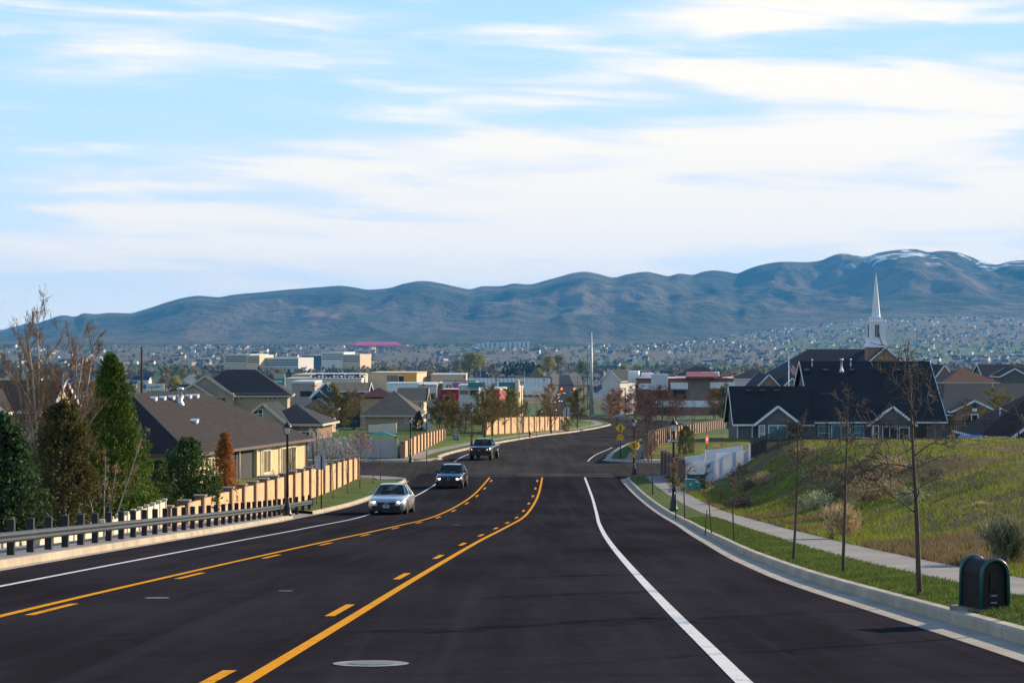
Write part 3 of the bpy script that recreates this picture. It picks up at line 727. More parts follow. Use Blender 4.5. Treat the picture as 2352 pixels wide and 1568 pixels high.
L_RUST = M_leaf('rust_sprays', (.30, .115, .035), .1); L_BLOSSOM = M_leaf('white_blossom', (.30, .265, .22), .1, .35, .8); L_PINK = M_leaf('pinkish_buds', (.27, .17, .15), .15)
L_OLB = M_leaf('olive_brown_sprays', (.066, .058, .018), .15); L_SAGE = M_leaf('sage_stems', (.29, .215, .12), .3, .15); L_SAGE_G = M_leaf('grey_green_stems', (.24, .23, .125), .3, .15); L_SAGE_D = M_leaf('dark_grey_stems', (.085, .07, .05), .2, .1)
L_DRY = M_leaf('dry_brown_leaves', (.20, .14, .085), .2)

def verge_pt(x, y): p = gp(x, y, .2); p.z -= .02; return p
# ---- young street trees on the right-hand verge
YT = [(2113, 1360, 745, 11, 'young bare street tree with dark trunk nearest the green-trimmed utility box', dict(nlimb=11, limb_len=.42, angle=58, first=.36, crook=.15, r0=.040)),
      (1937, 1312, 890, 12, 'bare street tree with tall bent leader, second from the utility box', dict(nlimb=8, limb_len=.32, angle=62, first=.42, crook=.16, r0=.034)),
      (1820, 1282, 942, 13, 'bare street tree with a knot of tangled twigs halfway up its trunk', dict(nlimb=11, limb_len=.28, angle=60, first=.5, crook=.2, r0=.030)),
      (1685, 1238, 1055, 14, 'short bare sapling with bushy twig head before the weedy bank', dict(nlimb=9, limb_len=.34, angle=50, first=.45, crook=.2, r0=.026)),
      (1635, 1220, 1047, 15, 'thin leaning sapling tied with a teal band to a short stake', dict(nlimb=5, limb_len=.24, angle=35, first=.4, crook=.08, lean=.10, r0=.024)),
      (1573, 1188, 993, 16, 'slim bare sapling just right of the black lamp with the street name sign', dict(nlimb=7, limb_len=.26, angle=42, first=.38, crook=.12, r0=.034)),
      (1499, 1134, 978, 17, 'bare vase-shaped street tree in front of the brown wall end', dict(nlimb=9, limb_len=.45, angle=30, first=.42, crook=.1, r0=.05)),
      (1466, 1102, 985, 18, 'thin bare tree beside the lamp that carries yellow crossing signs', dict(nlimb=7, limb_len=.34, angle=38, first=.45, crook=.12, r0=.042))]
for i, (x, y, yt, sd, lab, kw) in enumerate(YT):
    p = verge_pt(x, y); H = (y-yt)/F*p.y*(.86 if i == 0 else .92)
    ms = tree_meshes('street_tree_%d' % i, sd, BARK_D if i < 3 else BARK, None, 0, cut=1, twig=BARK if i < 3 else TWIG, H=H, levels=3, sub=6, minr=.005 if i < 3 else .007, **kw)
    place_tree('street_tree', lab, 'tree', ms, p, rnd.uniform(0, 6), group='young trees on the right verge')
p = Vector((px(2412, 23), 23.5, 0)); p.z = zr(p.y)+.2
place_tree('street_tree', 'bare tree at the frame edge whose pale branch tips lean in above the utility box', 'tree', tree_meshes('street_tree_e', 23, BARK, None, 0, cut=1, twig=TWIG_T, H=2.6, levels=2, sub=3, nlimb=7, limb_len=.4, angle=55, first=.35, crook=.12, r0=.04), p, .6, group='young trees on the right verge')
p = verge_pt(1552, 1182)
place_tree('street_tree', 'small tree hung with dry brown leaves in front of the black lamp', 'tree', tree_meshes('dry_tree', 24, BARK, L_DRY, 420, .045, cut=1, lup=-.4, leaf_lev=1, H=(1182-1050)/F*p.y, levels=2, sub=5, nlimb=9, limb_len=.22, angle=70, first=.45, crook=.2, r0=.03), p, 0, group='young trees on the right verge')
p = verge_pt(1620, 1219); st = thing('tree_stake', 'short dark stake leaning beside the sapling with a teal tie', 'stake', p)
MB().tube([(0, 0, -.1), (.05, 0, .66)], [.018, .016], 6).build('stake', M('stake_wood', (.05, .04, .035)), st)
MB().tube([(.04, 0, .52), (.21, .02, .55)], [.012, .012], 6).build('tie', M('teal_tie', (.02, .32, .30)), st)

# ---- scrub on the bank
SCRUB = [(2028, 1148, 103, 54, 0, 'large tan sagebrush in the middle of the grassy bank'), (1997, 1106, 75, 38, 2, 'dark grey brush behind the large tan sagebrush'), (2047, 1088, 42, 40, 0, 'tan brush high on the bank above the dark grey brush'),
         (1880, 1167, 52, 36, 1, 'small round grey green bush left of the large sagebrush'), (1903, 1092, 34, 22, 0, 'small tan tuft high on the bank between two bare trees'), (1855, 1047, 40, 20, 0, 'tan brush at the crest of the bank by the iron fence'),
         (1730, 1126, 40, 28, 2, 'dark grey brush on the left shoulder of the bank'), (1696, 1168, 36, 30, 2, 'dark brush beside the sidewalk at the foot of the bank'), (2088, 1163, 52, 36, 1, 'grey green bush right of the large sagebrush by the big trunk'),
         (1944, 1236, 58, 66, 3, 'wispy pale dry weed by the sidewalk under the tall bent tree'), (2300, 1296, 90, 84, 4, 'tall wispy grey green weed behind the utility box'), (1913, 1146, 48, 40, 1, 'dull bush low on the bank beside the bent tree'),
         (1762, 1112, 34, 26, 0, 'tan brush next to the dark brush on the bank shoulder'), (2160, 1090, 30, 16, 1, 'low grey green tuft on the upper bank'), (2256, 1166, 36, 14, 0, 'low dry tuft on the open right side of the bank')]
SM = [L_SAGE, L_SAGE_G, L_SAGE_D, L_SAGE, L_SAGE_G]
for i, (x, y, w, h, k, lab) in enumerate(SCRUB):
    p = hit(x, y); s = p.y/F
    me = shrub_mesh('scrub_%d' % i, 40+i, w*s*1.35, h*s*1.25, SM[k], (1100 if i == 9 else 1700) if k >= 3 or i == 9 else (3000 if w > 60 else 1700), .055 if k < 3 else .10, k >= 3)
    o = bpy.data.objects.new('sagebrush', me); COL.objects.link(o); o.location = p - Vector((0, 0, .05)); prop(o, lab, 'bush', 'brush on the grassy bank')

# ---- grass blades near the camera: verge and bank
def grass_patch(name, pts, hgt, mat, seed):
    rg = np.random.default_rng(seed); P = np.array(pts); n = len(P); h = hgt*rg.uniform(.5, 1.4, n)
    a = rg.uniform(0, 6.283, n); w = .006*rg.uniform(.7, 1.5, n)*(1+P[:, 1]/45)
    dx = np.stack([np.cos(a)*w, np.sin(a)*w, np.zeros(n)], 1); lean = np.stack([rg.normal(size=n)*.45*h, rg.normal(size=n)*.45*h, h], 1)
    v = np.empty((n, 3, 3)); v[:, 0] = P-dx; v[:, 1] = P+dx; v[:, 2] = P+lean
    me = bpy.data.meshes.new(name); me.vertices.add(3*n); me.vertices.foreach_set('co', v.ravel()); me.loops.add(3*n); me.loops.foreach_set('vertex_index', np.arange(3*n))
    me.polygons.add(n); me.polygons.foreach_set('loop_start', np.arange(0, 3*n, 3)); me.polygons.foreach_set('loop_total', np.full(n, 3)); me.materials.append(mat); me.update(calc_edges=True)
    o = bpy.data.objects.new(name, me); COL.objects.link(o); prop(o, kind='stuff'); return o
L_GRASS = M_leaf('grass_blades', (.070, .100, .020), 0, .3, .6); L_GRASS_D = M_leaf('meadow_blades', (.135, .158, .020), 0, .3, .55); L_STRAW = M_leaf('straw_blades', (.125, .090, .045), 0, .3, .7)
rg = np.random.default_rng(5)
Ys = 17 + 75*rg.random(60000)**1.6; o = .60+1.2*rg.random(60000); o = np.clip(o + .05*np.sin(Ys*7), .59, 1.86)
grass_patch('grass', np.stack([XR(Ys)+o, Ys, zr(Ys)+.14+.06*np.clip((o-.58)/.6, 0, 1)], 1), .055, L_GRASS, 1)
n = 120000; Ys = 24 + 110*rg.random(n)**1.3; Xs = XR(Ys)+3.06+ (rg.random(n)**1.5)*np.minimum(22, .27*Ys)
zz = ground_side(Xs, Ys) + np.array([rough_at(a, b)*min(1, max(0, (a-XR(b))-3.5)/4) for a, b in zip(Xs, Ys)])
pat = np.array([mnoise.noise(Vector((a*.22, b*.16, 1.5))) for a, b in zip(Xs, Ys)])
keep = pat > -.05
grass_patch('grass', np.stack([Xs, Ys, zz-.01], 1)[keep], .13, L_GRASS_D, 2)
grass_patch('dry_grass', np.stack([Xs, Ys, zz-.01], 1)[~keep][:36000], .15, L_STRAW, 3)

# ---- left-hand garden trees
def lot(x, Y): X = px(x, Y); return Vector((X, Y, ground(X, Y)-.05))
p = lot(2, 60); H = pz(958, 60)-p.z
place_tree('spruce_tree', 'blue green spruce at the left edge behind the guardrail', 'tree', evergreen_meshes('spruce', 3, H, [(0, 1.25), (.3, 1.2), (.6, .85), (.85, .5), (1, .12)], L_SPRUCE, BARK_D, 15000, .085, 1.0, .8, .25), p)
p = lot(142, 66); H = pz(930, 66)-p.z
place_tree('olive_shrub', 'tall olive brown evergreen shrub between the spruce and the green cypress', 'shrub', evergreen_meshes('olive', 4, H, [(0, .85), (.3, .95), (.6, .85), (.85, .55), (1, .2)], L_OLB, BARK_D, 12000, .075, 1.0, .4, .8), p)
p = lot(112, 72); H = pz(692, 72)-p.z
place_tree('aspen_tree', 'tall bare multi-stem tree with pale trunks and brown catkins above the left shrubs', 'tree', tree_meshes('aspen', 31, BARK_W, L_BROWN, 9000, .026, cut=1, twig=TWIG_T, lup=.6, leaf_lev=1, fat=1.0, H=H*.92, r0=.075, stems=9, nlimb=11, limb_len=.24, angle=26, levels=3, sub=6, minr=.006, first=.3, crook=.09, up=.5, fan=11), p, .5)
p = lot(236, 70); H = pz(1000, 70)-p.z
place_tree('bare_shrub', 'pale leafless branches spraying out in front of the green cypress', 'shrub', tree_meshes('spray', 33, BARK_W, L_BROWN, 700, .04, cut=1, twig=TWIG_T, H=H, r0=.03, stems=6, nlimb=5, limb_len=.25, angle=22, levels=2, sub=4, first=.4, crook=.06, fan=34), p, 0)
p = lot(256, 78); H = pz(822, 78)-p.z
place_tree('cypress_tree', 'tall dense green cypress with a pointed top left of the brown roofed house', 'tree', evergreen_meshes('cypress', 5, H, [(0, 1.1), (.2, 1.25), (.42, 1.2), (.60, 1.0), (.76, .62), (.9, .34), (1, .08)], L_GREEN, BARK_D, 26000, .07, 1.0, .45, .9), p)
p = lot(338, 84); H = pz(1112, 84)-p.z
place_tree('yellow_green_bush', 'yellow green bush at the foot of the tall cypress', 'bush', evergreen_meshes('ygb', 6, H, [(0, .5), (.4, .6), (.8, .4), (1, .1)], M_leaf('yellow_green_sprays', (.09, .10, .015)), BARK_D, 3500, .06), p)
p = lot(362, 86); H = pz(1062, 86)-p.z
place_tree('green_bush', 'narrow green shrub with upright shoots beside the larger dark laurel', 'bush', evergreen_meshes('gb', 7, H, [(0, .5), (.5, .5), (.8, .35), (1, .06)], L_DARK, BARK_D, 3500, .06, up=.8), p)
p = lot(430, 88); H = pz(1013, 88)-p.z
place_tree('laurel_shrub', 'broad dark green leafy shrub in front of the brown roofed house', 'shrub', evergreen_meshes('laurel', 8, H, [(0, .8), (.3, 1.15), (.6, 1.05), (.85, .6), (1, .15)], L_DARK, BARK_D, 9000, .075), p)
p = lot(516, 94); H = pz(996, 94)-p.z
place_tree('rust_cypress', 'narrow rust brown cypress behind the tan wall', 'tree', evergreen_meshes('rust', 9, H, [(0, .36), (.25, .46), (.5, .42), (.75, .3), (.92, .17), (1, .05)], L_RUST, BARK_D, 9000, .05, .9, .35, .9), p)
# ---- left verge saplings
for i, (x, y, yt, lab) in enumerate([(727, 1157, 1065, 'bare sapling just left of the blank grey sign back'), (765, 1144, 1040, 'bare sapling on the left lawn, first past the grey sign back'), (798, 1133, 1020, 'taller bare sapling on the left lawn before the end of the wall'),
                                     (856, 1110, 1010, 'thin bare sapling on the lawn corner by the side street'), (874, 1099, 1012, 'dark twin-stemmed sapling beside its stake at the side street corner')]):
    p = gp(x, y, .22); p.z -= .03; H = (y-yt)/F*p.y
    place_tree('sapling', lab, 'tree', tree_meshes('sap%d' % i, 60+i, BARK, None, 0, cut=1, twig=TWIG, H=H, r0=.03, nlimb=7, limb_len=.26, angle=38, levels=2, sub=4, first=.4, crook=.1), p, rnd.uniform(0, 6), group='saplings on the left lawn')
p = gp(827, 1120, .22); H = (1120-1000)/F*p.y
place_tree('blossom_tree', 'small pinkish budding tree at the end of the tan wall', 'tree', tree_meshes('pink', 70, BARK, L_PINK, 1300, .045, cut=1, twig=TWIG_R, H=H, r0=.045, nlimb=11, limb_len=.42, angle=34, levels=3, sub=4, first=.42, crook=.08), p)
for i, (x, Y, yt, lab) in enumerate([(722, 172, 985, 'white flowering tree left of the long pale fence'), (762, 166, 992, 'white flowering tree in the middle behind the tan wall'), (797, 164, 1000, 'white flowering tree nearest the end of the tan wall')]):
    p = lot(x, Y); H = pz(yt, Y)-p.z
    place_tree('flowering_tree', lab, 'tree', tree_meshes('flw%d' % i, 75+i, BARK, L_BLOSSOM, 1000, .045, cut=1, twig=M('pale_twigs', (.30, .25, .20)), lup=.8, H=H, r0=.04, stems=5, nlimb=7, limb_len=.28, angle=22, levels=3, sub=3, first=.25, crook=.05, up=.5, fan=16), p, i, group='white flowering trees behind the wall')
# ------------------------------------------------------------------ street furniture
BLACK = M('black_paint', (.012, .013, .014), .45, .3, 4, spec=.5); STEEL = M('galvanised_steel', (.050, .062, .074), .75, .25, 3, metal=.0, spec=.2); DKSTEEL = M('dark_post', (.018, .02, .022), .6, .3)
GREYSIGN = M('sign_back', (.42, .44, .46), .5, .12, 3, metal=.2); WHITEP = M('white_vinyl', (.74, .76, .80), .5, .06, 1.2, spec=.4)
GLOBE = M('frosted_lantern_glass', (.70, .70, .68), .35, .1, 5)
# ---- guardrail
def build_guardrail():
    y0, y1 = 33.0, 108.0; gx = lambda y: XL(y) - .72
    base = Vector((gx(y0), y0, zr(y0)+.15)); g = thing('guardrail', 'long galvanised steel guardrail on dark posts along the left kerb', 'guardrail', base)
    prof = [(0, .27), (.045, .29), (.07, .325), (.045, .36), (.015, .375), (.045, .39), (.07, .425), (.045, .465), (0, .49), (-.02, .49), (-.02, .27)]
    m = MB(); ys = yrange(y0, y1, 1.5); n = len(prof)
    for y in ys:
        for o, h in prof: m.v.append((gx(y)+.10+o-base.x, y-base.y, zr(y)+.16+h-base.z))
    for i in range(len(ys)-1):
        for j in range(n):
            a = i*n+j; b = i*n+(j+1) % n; m.f.append((a, b, b+n, a+n)); m.m.append(0); m.sm.append(False)
    z = (len(ys)-1)*n; m.f.append(tuple(z+k for k in range(n))); m.m.append(0); m.sm.append(False)
    m.build('rail', STEEL, g)
    e = MB().cbox((gx(y1)+.13-base.x, y1-base.y+.05, zr(y1)+.55-base.z), (.12, .22, .32)).build('end_piece', DKSTEEL, g)
    y = y0+.6
    while y < y1:
        MB().box(-.075, .075, -.07, .07, -.25, .74).build('post', DKSTEEL, g, (gx(y)-base.x, y-base.y, zr(y)+.16-base.z)); y += 1.905
build_guardrail()
# ---- low stone edging, cream fence, tan wall behind the guardrail
def run_wall(name, label, cat, path, top, h, pan, pil, cap, spacing, tp=.12, pw=.4, group=None, panel_name='panel', pil_over=.12, capmat=None):
    """panels between pillars along a plan path; top(y) or top list gives the height of the panel tops"""
    P = [Vector(p) for p in path]; L = [0]
    for a, b in zip(P, P[1:]): L.append(L[-1]+(b-a).length)
    n = max(1, round(L[-1]/spacing)); root = thing(name, label, cat, (P[0].x, P[0].y, P[0].z), 0, group); o = P[0]
    def pt(s):
        for i in range(len(P)-1):
            if s <= L[i+1]+1e-6: return P[i].lerp(P[i+1], (s-L[i])/(L[i+1]-L[i]))
        return P[-1]
    for k in range(n+1):
        c = pt(L[-1]*k/n)-o
        d = (pt(min(L[-1], L[-1]*k/n+.5))-pt(max(0, L[-1]*k/n-.5))); d.z = 0; d.normalize(); nn = Vector((-d.y, d.x, 0))
        if pil:
            m = MB(); m.beam(c+Vector((0, 0, -h)), c+Vector((0, 0, pil_over)), pw, pw, up=d); pl = m.build('pillar', pil, root)
            if cap: MB().beam(c+Vector((0, 0, pil_over)), c+Vector((0, 0, pil_over+.07)), pw*1.35, pw*1.35, up=d).build('cap', capmat or pil, pl)
        if k < n:
            a = c; b = pt(L[-1]*(k+1)/n)-o; m = MB()
            ht = Vector((0, 0, h)); w = nn*tp/2; a2 = a+d*(pw/2-.02 if pil else .02); b2 = b-d*(pw/2-.02 if pil else .02)
            m.add([a2-w-ht, b2-w-ht, b2-w, a2-w, a2+w-ht, b2+w-ht, b2+w, a2+w], [(0, 1, 2, 3), (7, 6, 5, 4), (3, 2, 6, 7), (0, 4, 5, 1), (0, 3, 7, 4), (1, 5, 6, 2)])
            m.build(panel_name, pan, root)
    return root
TAN = M('tan_stucco', (.58, .36, .19), .9, .16, 1.2, bump=.3); PILM = M('brown_block', (.27, .165, .105), .9, .3, 5, bump=.5); CAPM = M('cap_stone', (.25, .20, .165), .9, .15)
CREAM = M('cream_vinyl', (.66, .56, .42), .6, .08, 1.0); STONE = M('cream_stone', (.50, .44, .34), .9, .3, 1.8, bump=.6)
sw = []
for y in (34, 45, 55, 65, 74): sw.append((XL(y)-2.12, y, zr(y)+.36))
run_wall('stone_edging', 'low cream stone edging behind the guardrail posts', 'low wall', sw, None, .9, STONE, None, False, 1.1, .28, .04, panel_name='stone_block')
run_wall('vinyl_fence', 'cream vinyl fence stepping up toward the tan wall behind the guardrail', 'fence', [(-11.35, 52, -4.78), (-11.5, 60, -5.08), (-12.05, 75.5, -5.55)], None, 2.2, CREAM, CREAM, True, 1.6, .05, .12, pil_over=.04)
run_wall('boundary_wall', 'long tan panel wall with brown pillars in front of the cream house', 'wall', [(-12.3, 77.5, -6.02), (-12.12, 88, -6.22), (-11.95, 97, -6.5), (-11.5, 119, -7.12), (-10.85, 152, -8.12)], None, 2.1, TAN, PILM, True, 3.75, .14, .36, capmat=CAPM)
run_wall('boundary_wall', 'short tan and brown pillared wall past the side street on the left', 'wall', [(-9.25, 184.5, -8.55), (-8.6, 195, -8.45), (-8.2, 204, -8.6), (-7.2, 226, -9.1)], None, 1.75, TAN, PILM, False, 3.6, .14, .42)
run_wall('vinyl_fence', 'long pale grey vinyl fence along the side street on the left', 'fence', [(-40, 187.5, -8.2), (-24, 187, -8.15), (-9.8, 185.5, -8.35)], None, 1.9, M('grey_vinyl', (.40, .39, .36), .6, .08), M('grey_vinyl', (.4, .39, .36)), True, 2.4, .05, .12, pil_over=.04)
run_wall('vinyl_fence', 'pale fence panels between the round green bush and the dark pine', 'fence', [(px(848, 240), 240, pz(976, 240)), (px(912, 240), 238, pz(971, 238))], None, 1.8, CREAM, CREAM, False, 2.4, .05, .12, pil_over=.02)
run_wall('boundary_wall', 'orange tan wall at the back of the bright lawn', 'wall', [(-3.2, 250, pz(960, 250)), (2.2, 275, pz(957, 275)), (7.8, 302, pz(957, 302))], None, 2.2, TAN, PILM, False, 3.6, .14, .36)
# right-hand side
DKWALL = M_brick('brown_brick_wall', (.20, .125, .09), (.15, .09, .066), (.24, .20, .17), .3, .1)
run_wall('brick_wall', 'short dark brown brick wall end beside the sidewalk and white fence', 'wall', [(11.45, 146.5, -8.05), (11.35, 154, -8.1), (11.25, 161.5, -8.2)], None, 1.75, DKWALL, DKWALL, False, 3.0, .2, .42)
run_wall('brick_wall', 'brown pillared wall curving away beyond the side street on the right', 'wall', [(11.2, 182, -7.95), (13.2, 205, -8.5), (17, 235, -9.3), (23.0, 270, -10.1), (31, 318, -11.4)], None, 1.8, M('greybrown_panel', (.25, .19, .15), .9, .2), PILM, False, 3.6, .14, .42)
run_wall('vinyl_fence', 'near white vinyl fence climbing the left end of the grassy bank', 'fence', [(px(1564, 147), 147.0, pz(1063, 147)), (px(1640, 149), 149, pz(1056, 149))], None, 1.85, WHITEP, WHITEP, False, 2.3, .06, .13, pil_over=.03)
run_wall('vinyl_fence', 'raised white vinyl fence panels ending at a tall post by the iron fence', 'fence', [(px(1647, 149.4), 149.4, pz(1041, 149.4)), (px(1719, 151.5), 151.5, pz(1034, 151.5))], None, 1.95, WHITEP, WHITEP, False, 2.2, .06, .13, pil_over=.03)
MB  # (tall corner post)
run_wall('fence_post', 'tall white corner post between the white fence and the iron fence', 'post', [(px(1721, 151.6), 151.7, pz(1017, 151.7)), (px(1721, 151.6)+.1, 151.75, pz(1017, 151.7))], None, 2.4, WHITEP, None, False, 1, .16, .0)
run_wall('vinyl_fence', 'far white vinyl fence along the side street in front of the green slope', 'fence', [(px(1557, 162), 162.5, pz(1053, 162)), (px(1618, 162), 163, pz(1043, 163))], None, 1.75, WHITEP, WHITEP, False, 2.0, .06, .13, pil_over=.05)
run_wall('vinyl_fence', 'far stepped-up white vinyl fence in front of the grey house', 'fence', [(px(1622, 163), 163.0, pz(1034, 163)), (px(1704, 164), 164, pz(1024, 164))], None, 1.95, WHITEP, WHITEP, False, 2.2, .06, .13, pil_over=.05)
def iron_fence(label, pts, h=1.25):
    P = [Vector(p) for p in pts]; g = thing('iron_fence', label, 'fence', P[0]); o = P[0]
    for a, b in zip(P, P[1:]):
        n = max(1, round((b-a).length/2.4))
        for k in range(n):
            p = a.lerp(b, k/n)-o; q = a.lerp(b, (k+1)/n)-o; m = MB()
            for hh in (.12, h-.2, h-.04): m.beam(p+Vector((0, 0, hh)), q+Vector((0, 0, hh)), .035, .045)
            L = (q-p).length; c = int(L/.125)
            for i in range(c+1): s = p.lerp(q, i/c); m.beam(s+Vector((0, 0, .05)), s+Vector((0, 0, h)), .022, .022, up=(1, 0, 0))
            m.build('panel', BLACK, g); MB().beam(p+Vector((0, 0, -.3)), p+Vector((0, 0, h+.08)), .08, .08, up=(1, 0, 0)).build('post', BLACK, g)
    return g
def fz(x, Y): X = px(x, Y); return (X, Y, ground(X, Y)+.05)
iron_fence('black iron picket fence along the top of the grassy bank', [fz(1724, 152), fz(1760, 146), fz(1840, 138), fz(1960, 134), fz(2100, 133), fz(2260, 133), fz(2500, 132)])

# ---- lamp posts
def make_lamp(H=4.5):
    t = thing('street_lamp', '', 'street lamp')
    MB().lathe([(.21, 0), (.21, .10), (.17, .16), (.165, .34), (.12, .55), (.075, .80), (.07, .9)], 12).build('base', BLACK, t)
    MB().lathe([(.068, .88), (.058, H*.5), (.048, H-.78), (.062, H-.76), (.062, H-.72), (.045, H-.70)], 10).build('pole', BLACK, t)
    ln = MB(); ln.lathe([(.06, H-.72), (.10, H-.68), (.115, H-.64)], 8)
    for k in range(8):
        a = 6.283*k/8; ln.beam((.105*math.cos(a), .105*math.sin(a), H-.65), (.175*math.cos(a), .175*math.sin(a), H-.30), .014, .014, up=(0, 1, 0))
    l = ln.build('lantern_frame', BLACK, t)
    MB().lathe([(.09, H-.64), (.155, H-.31)], 8, smooth=False).build('lantern_glass', GLOBE, l)
    MB().lathe([(.215, H-.32), (.20, H-.27), (.12, H-.16), (.055, H-.10), (.03, H-.06), (.04, H-.03), (.012, H), (.004, H+.03)], 8).build('lamp_cap', BLACK, t)
    return t
LAMPS = [(660, 1184, 966, .15, 'black lantern lamp standing behind the guardrail end'), (1547, 1172, 960, .2, 'black lantern lamp with a teal street name blade by the dry-leaved tree'),
         (1456, 1089, 960, .2, 'black lantern lamp carrying yellow crossing signs at the near right corner'), (943, 1062, 955, .16, 'black lantern lamp at the far left corner beside the diamond sign back'), (1084, 1023, 932, .16, 'black lantern lamp past the pickup in front of the bare trees')]
lamp0 = make_lamp()
LP = []
for i, (x, y, yt, ra, lab) in enumerate(LAMPS):
    o = lamp0 if i == 0 else copy_tree(lamp0); p = gp(x, y, ra); s = (y-yt)/F*p.y/4.5
    o.location = p; o.scale = (s*1.05, s*1.05, s); prop(o, lab, 'street lamp', 'black lantern street lamps'); LP.append((p, s))
# ---- signs
def text_mesh(name, s, size, mat, parent, loc, rot=(R(90), 0, 0), extrude=.004, bold=0.0, align='CENTER', sx=1.0):
    cu = bpy.data.curves.new(name, 'FONT'); cu.body = s; cu.size = size; cu.extrude = extrude; cu.offset = bold; cu.align_x = align; cu.align_y = 'CENTER'; cu.resolution_u = 2
    tmp = bpy.data.objects.new(name+'_tmp', cu); COL.objects.link(tmp); dg = bpy.context.evaluated_depsgraph_get(); me = bpy.data.meshes.new_from_object(tmp.evaluated_get(dg))
    bpy.data.objects.remove(tmp); me.name = name; me.materials.clear(); me.materials.append(mat)
    o = bpy.data.objects.new(name, me); COL.objects.link(o); o.location = loc; o.rotation_euler = rot; o.scale = (sx, 1, 1)
    if parent is not None: o.parent = parent
    return o
SIGNY = M('sign_yellow', (.80, .42, .012), .5, .05); SIGNR = M('sign_red', (.62, .015, .02), .5, .05); SIGNW = M('sign_white', (.78, .78, .78), .5, .05); SIGNB = M('sign_black', (.012, .012, .012), .6, .1); TEAL = M('sign_teal', (.01, .27, .25), .5, .05)
def diamond(m, c, r, th=.012, ry=0.0):
    m.prism([(c[0]-r, c[1], c[2]), (c[0], c[1], c[2]-r), (c[0]+r, c[1], c[2]), (c[0], c[1], c[2]+r)], (0, th, 0))
def walker(m, c, s, y):
    """black walking figure of the crossing sign"""
    f = lambda pts: m.prism([(c[0]+a*s, y, c[2]+b*s) for a, b in pts], (0, -.004, 0))
    k = 8; f([(.05+.11*math.cos(6.283*i/k), .72+.11*math.sin(6.283*i/k)) for i in range(k)])
    f([(-.14, .52), (-.08, .02), (.12, .02), (.16, .56)]); f([(-.08, .04), (-.36, -.62), (-.22, -.64), (.04, .02)]); f([(.0, .04), (.20, -.66), (.34, -.66), (.13, .04)])
    f([(-.13, .52), (-.34, .16), (-.25, .10), (-.05, .42)]); f([(.10, .5), (.34, .14), (.26, .07), (.05, .38)])
def crossing_sign(label, p, s, solar, dual=False, pole=True):
    t = thing('crossing_sign', label, 'crossing sign', p); t.scale = (s, s, s)
    if pole: MB().tube([(0, .03, -.2), (0, .03, 3.15)], [.04, .04], 8).build('pole', STEEL if solar else DKSTEEL, t)
    m = MB(); diamond(m, (0, 0, 2.35), .40); d = m.build('sign_face', SIGNY, t); w = MB(); walker(w, (0, 0, 2.32), .30, -.002); w.build('walker_symbol', SIGNB, d)
    m = MB().box(-.29, .29, -.01, .01, 1.42, 1.66); b = m.build('beacon_bar', SIGNY, t); q = MB()
    for sx in (-.19, .19): q.box(sx-.07, sx+.07, -.03, -.012, 1.47, 1.61)
    q.build('beacon_lamps', M('beacon_amber', (.45, .20, .02), .3), b)
    m = MB().prism([(-.2, -.012, 1.86), (.2, -.012, 1.86), (.2, -.012, 1.70), (-.2, -.012, 1.70)], (0, .012, 0)); pl = m.build('arrow_plaque', SIGNY, t)
    a = MB().prism([(-.13, -.014, 1.80), (-.02, -.014, 1.80), (.06, -.014, 1.745), (.06, -.014, 1.79), (.13, -.014, 1.72), (.02, -.014, 1.72), (.03, -.014, 1.725), (-.06, -.014, 1.76)], (0, -.003, 0)); a.build('arrow', SIGNB, pl)
    if dual:
        m = MB(); m.prism([(.06, -.02, 2.35), (.30, .28, 1.95), (.54, .58, 2.35), (.30, .28, 2.75)], (.012, -.01, 0)); m.build('sign_face', SIGNY, t)
    if solar:
        m = MB(); m.beam((0, .03, 3.1), (0, .03, 3.22), .05, .05); m.prism([(-.36, -.18, 3.16), (.36, -.18, 3.16), (.36, .22, 3.34), (-.36, .22, 3.34)], (0, -.02, .04)); m.build('solar_panel', M('solar_blue', (.10, .15, .20), .3), t)
    return t
p = gp(1425, 1053, .16); crossing_sign('yellow crossing sign under a solar panel on the far corner island', p, (1053-954)/F*p.y/3.3, True)
p = LP[2][0].copy(); p.y -= .16; crossing_sign('yellow crossing signs fixed to the near corner lamp post', p, .88, False, True, False)
# stop sign
p = Vector((px(1624, 181), 181.0, -9.95)); t = thing('stop_sign', 'red stop sign seen almost edge on before the green slope', 'stop sign', p, R(66))
MB().tube([(0, .03, -.3), (0, .03, 2.9)], [.035, .035], 8).build('pole', DKSTEEL, t); zc = pz(1009, 181)+9.95
f = MB().prism([(.40*math.cos(R(22.5+45*k)), 0, zc+.40*math.sin(R(22.5+45*k))) for k in range(8)], (0, .012, 0)).build('sign_face', SIGNR, t)
text_mesh('lettering', 'STOP', .27, SIGNW, f, (0, -.004, zc), bold=.006)
# street name blade on the second lamp
p = LP[1][0]; sg = thing('street_name_sign', 'teal street name blade with a white end panel on the lamp by the white fence', 'street sign', Vector((p.x, p.y-.10, p.z)))
zc = pz(1012, p.y)-p.z; b = MB().box(-.16, .26, -.012, .012, zc-.055, zc+.055).build('blade', TEAL, sg); MB().box(-.28, -.162, -.012, .012, zc-.06, zc+.06).build('number_panel', SIGNW, sg)
MB().beam((0, -.0, zc), (0, .10, zc), .04, .05).build('bracket', BLACK, sg)
for k, (a, w) in enumerate(((-.11, .06), (-.03, .07), (.06, .05), (.13, .07))): MB().box(a, a+w, -.016, -.0125, zc-.022, zc+.022).build('lettering', SIGNW, b)
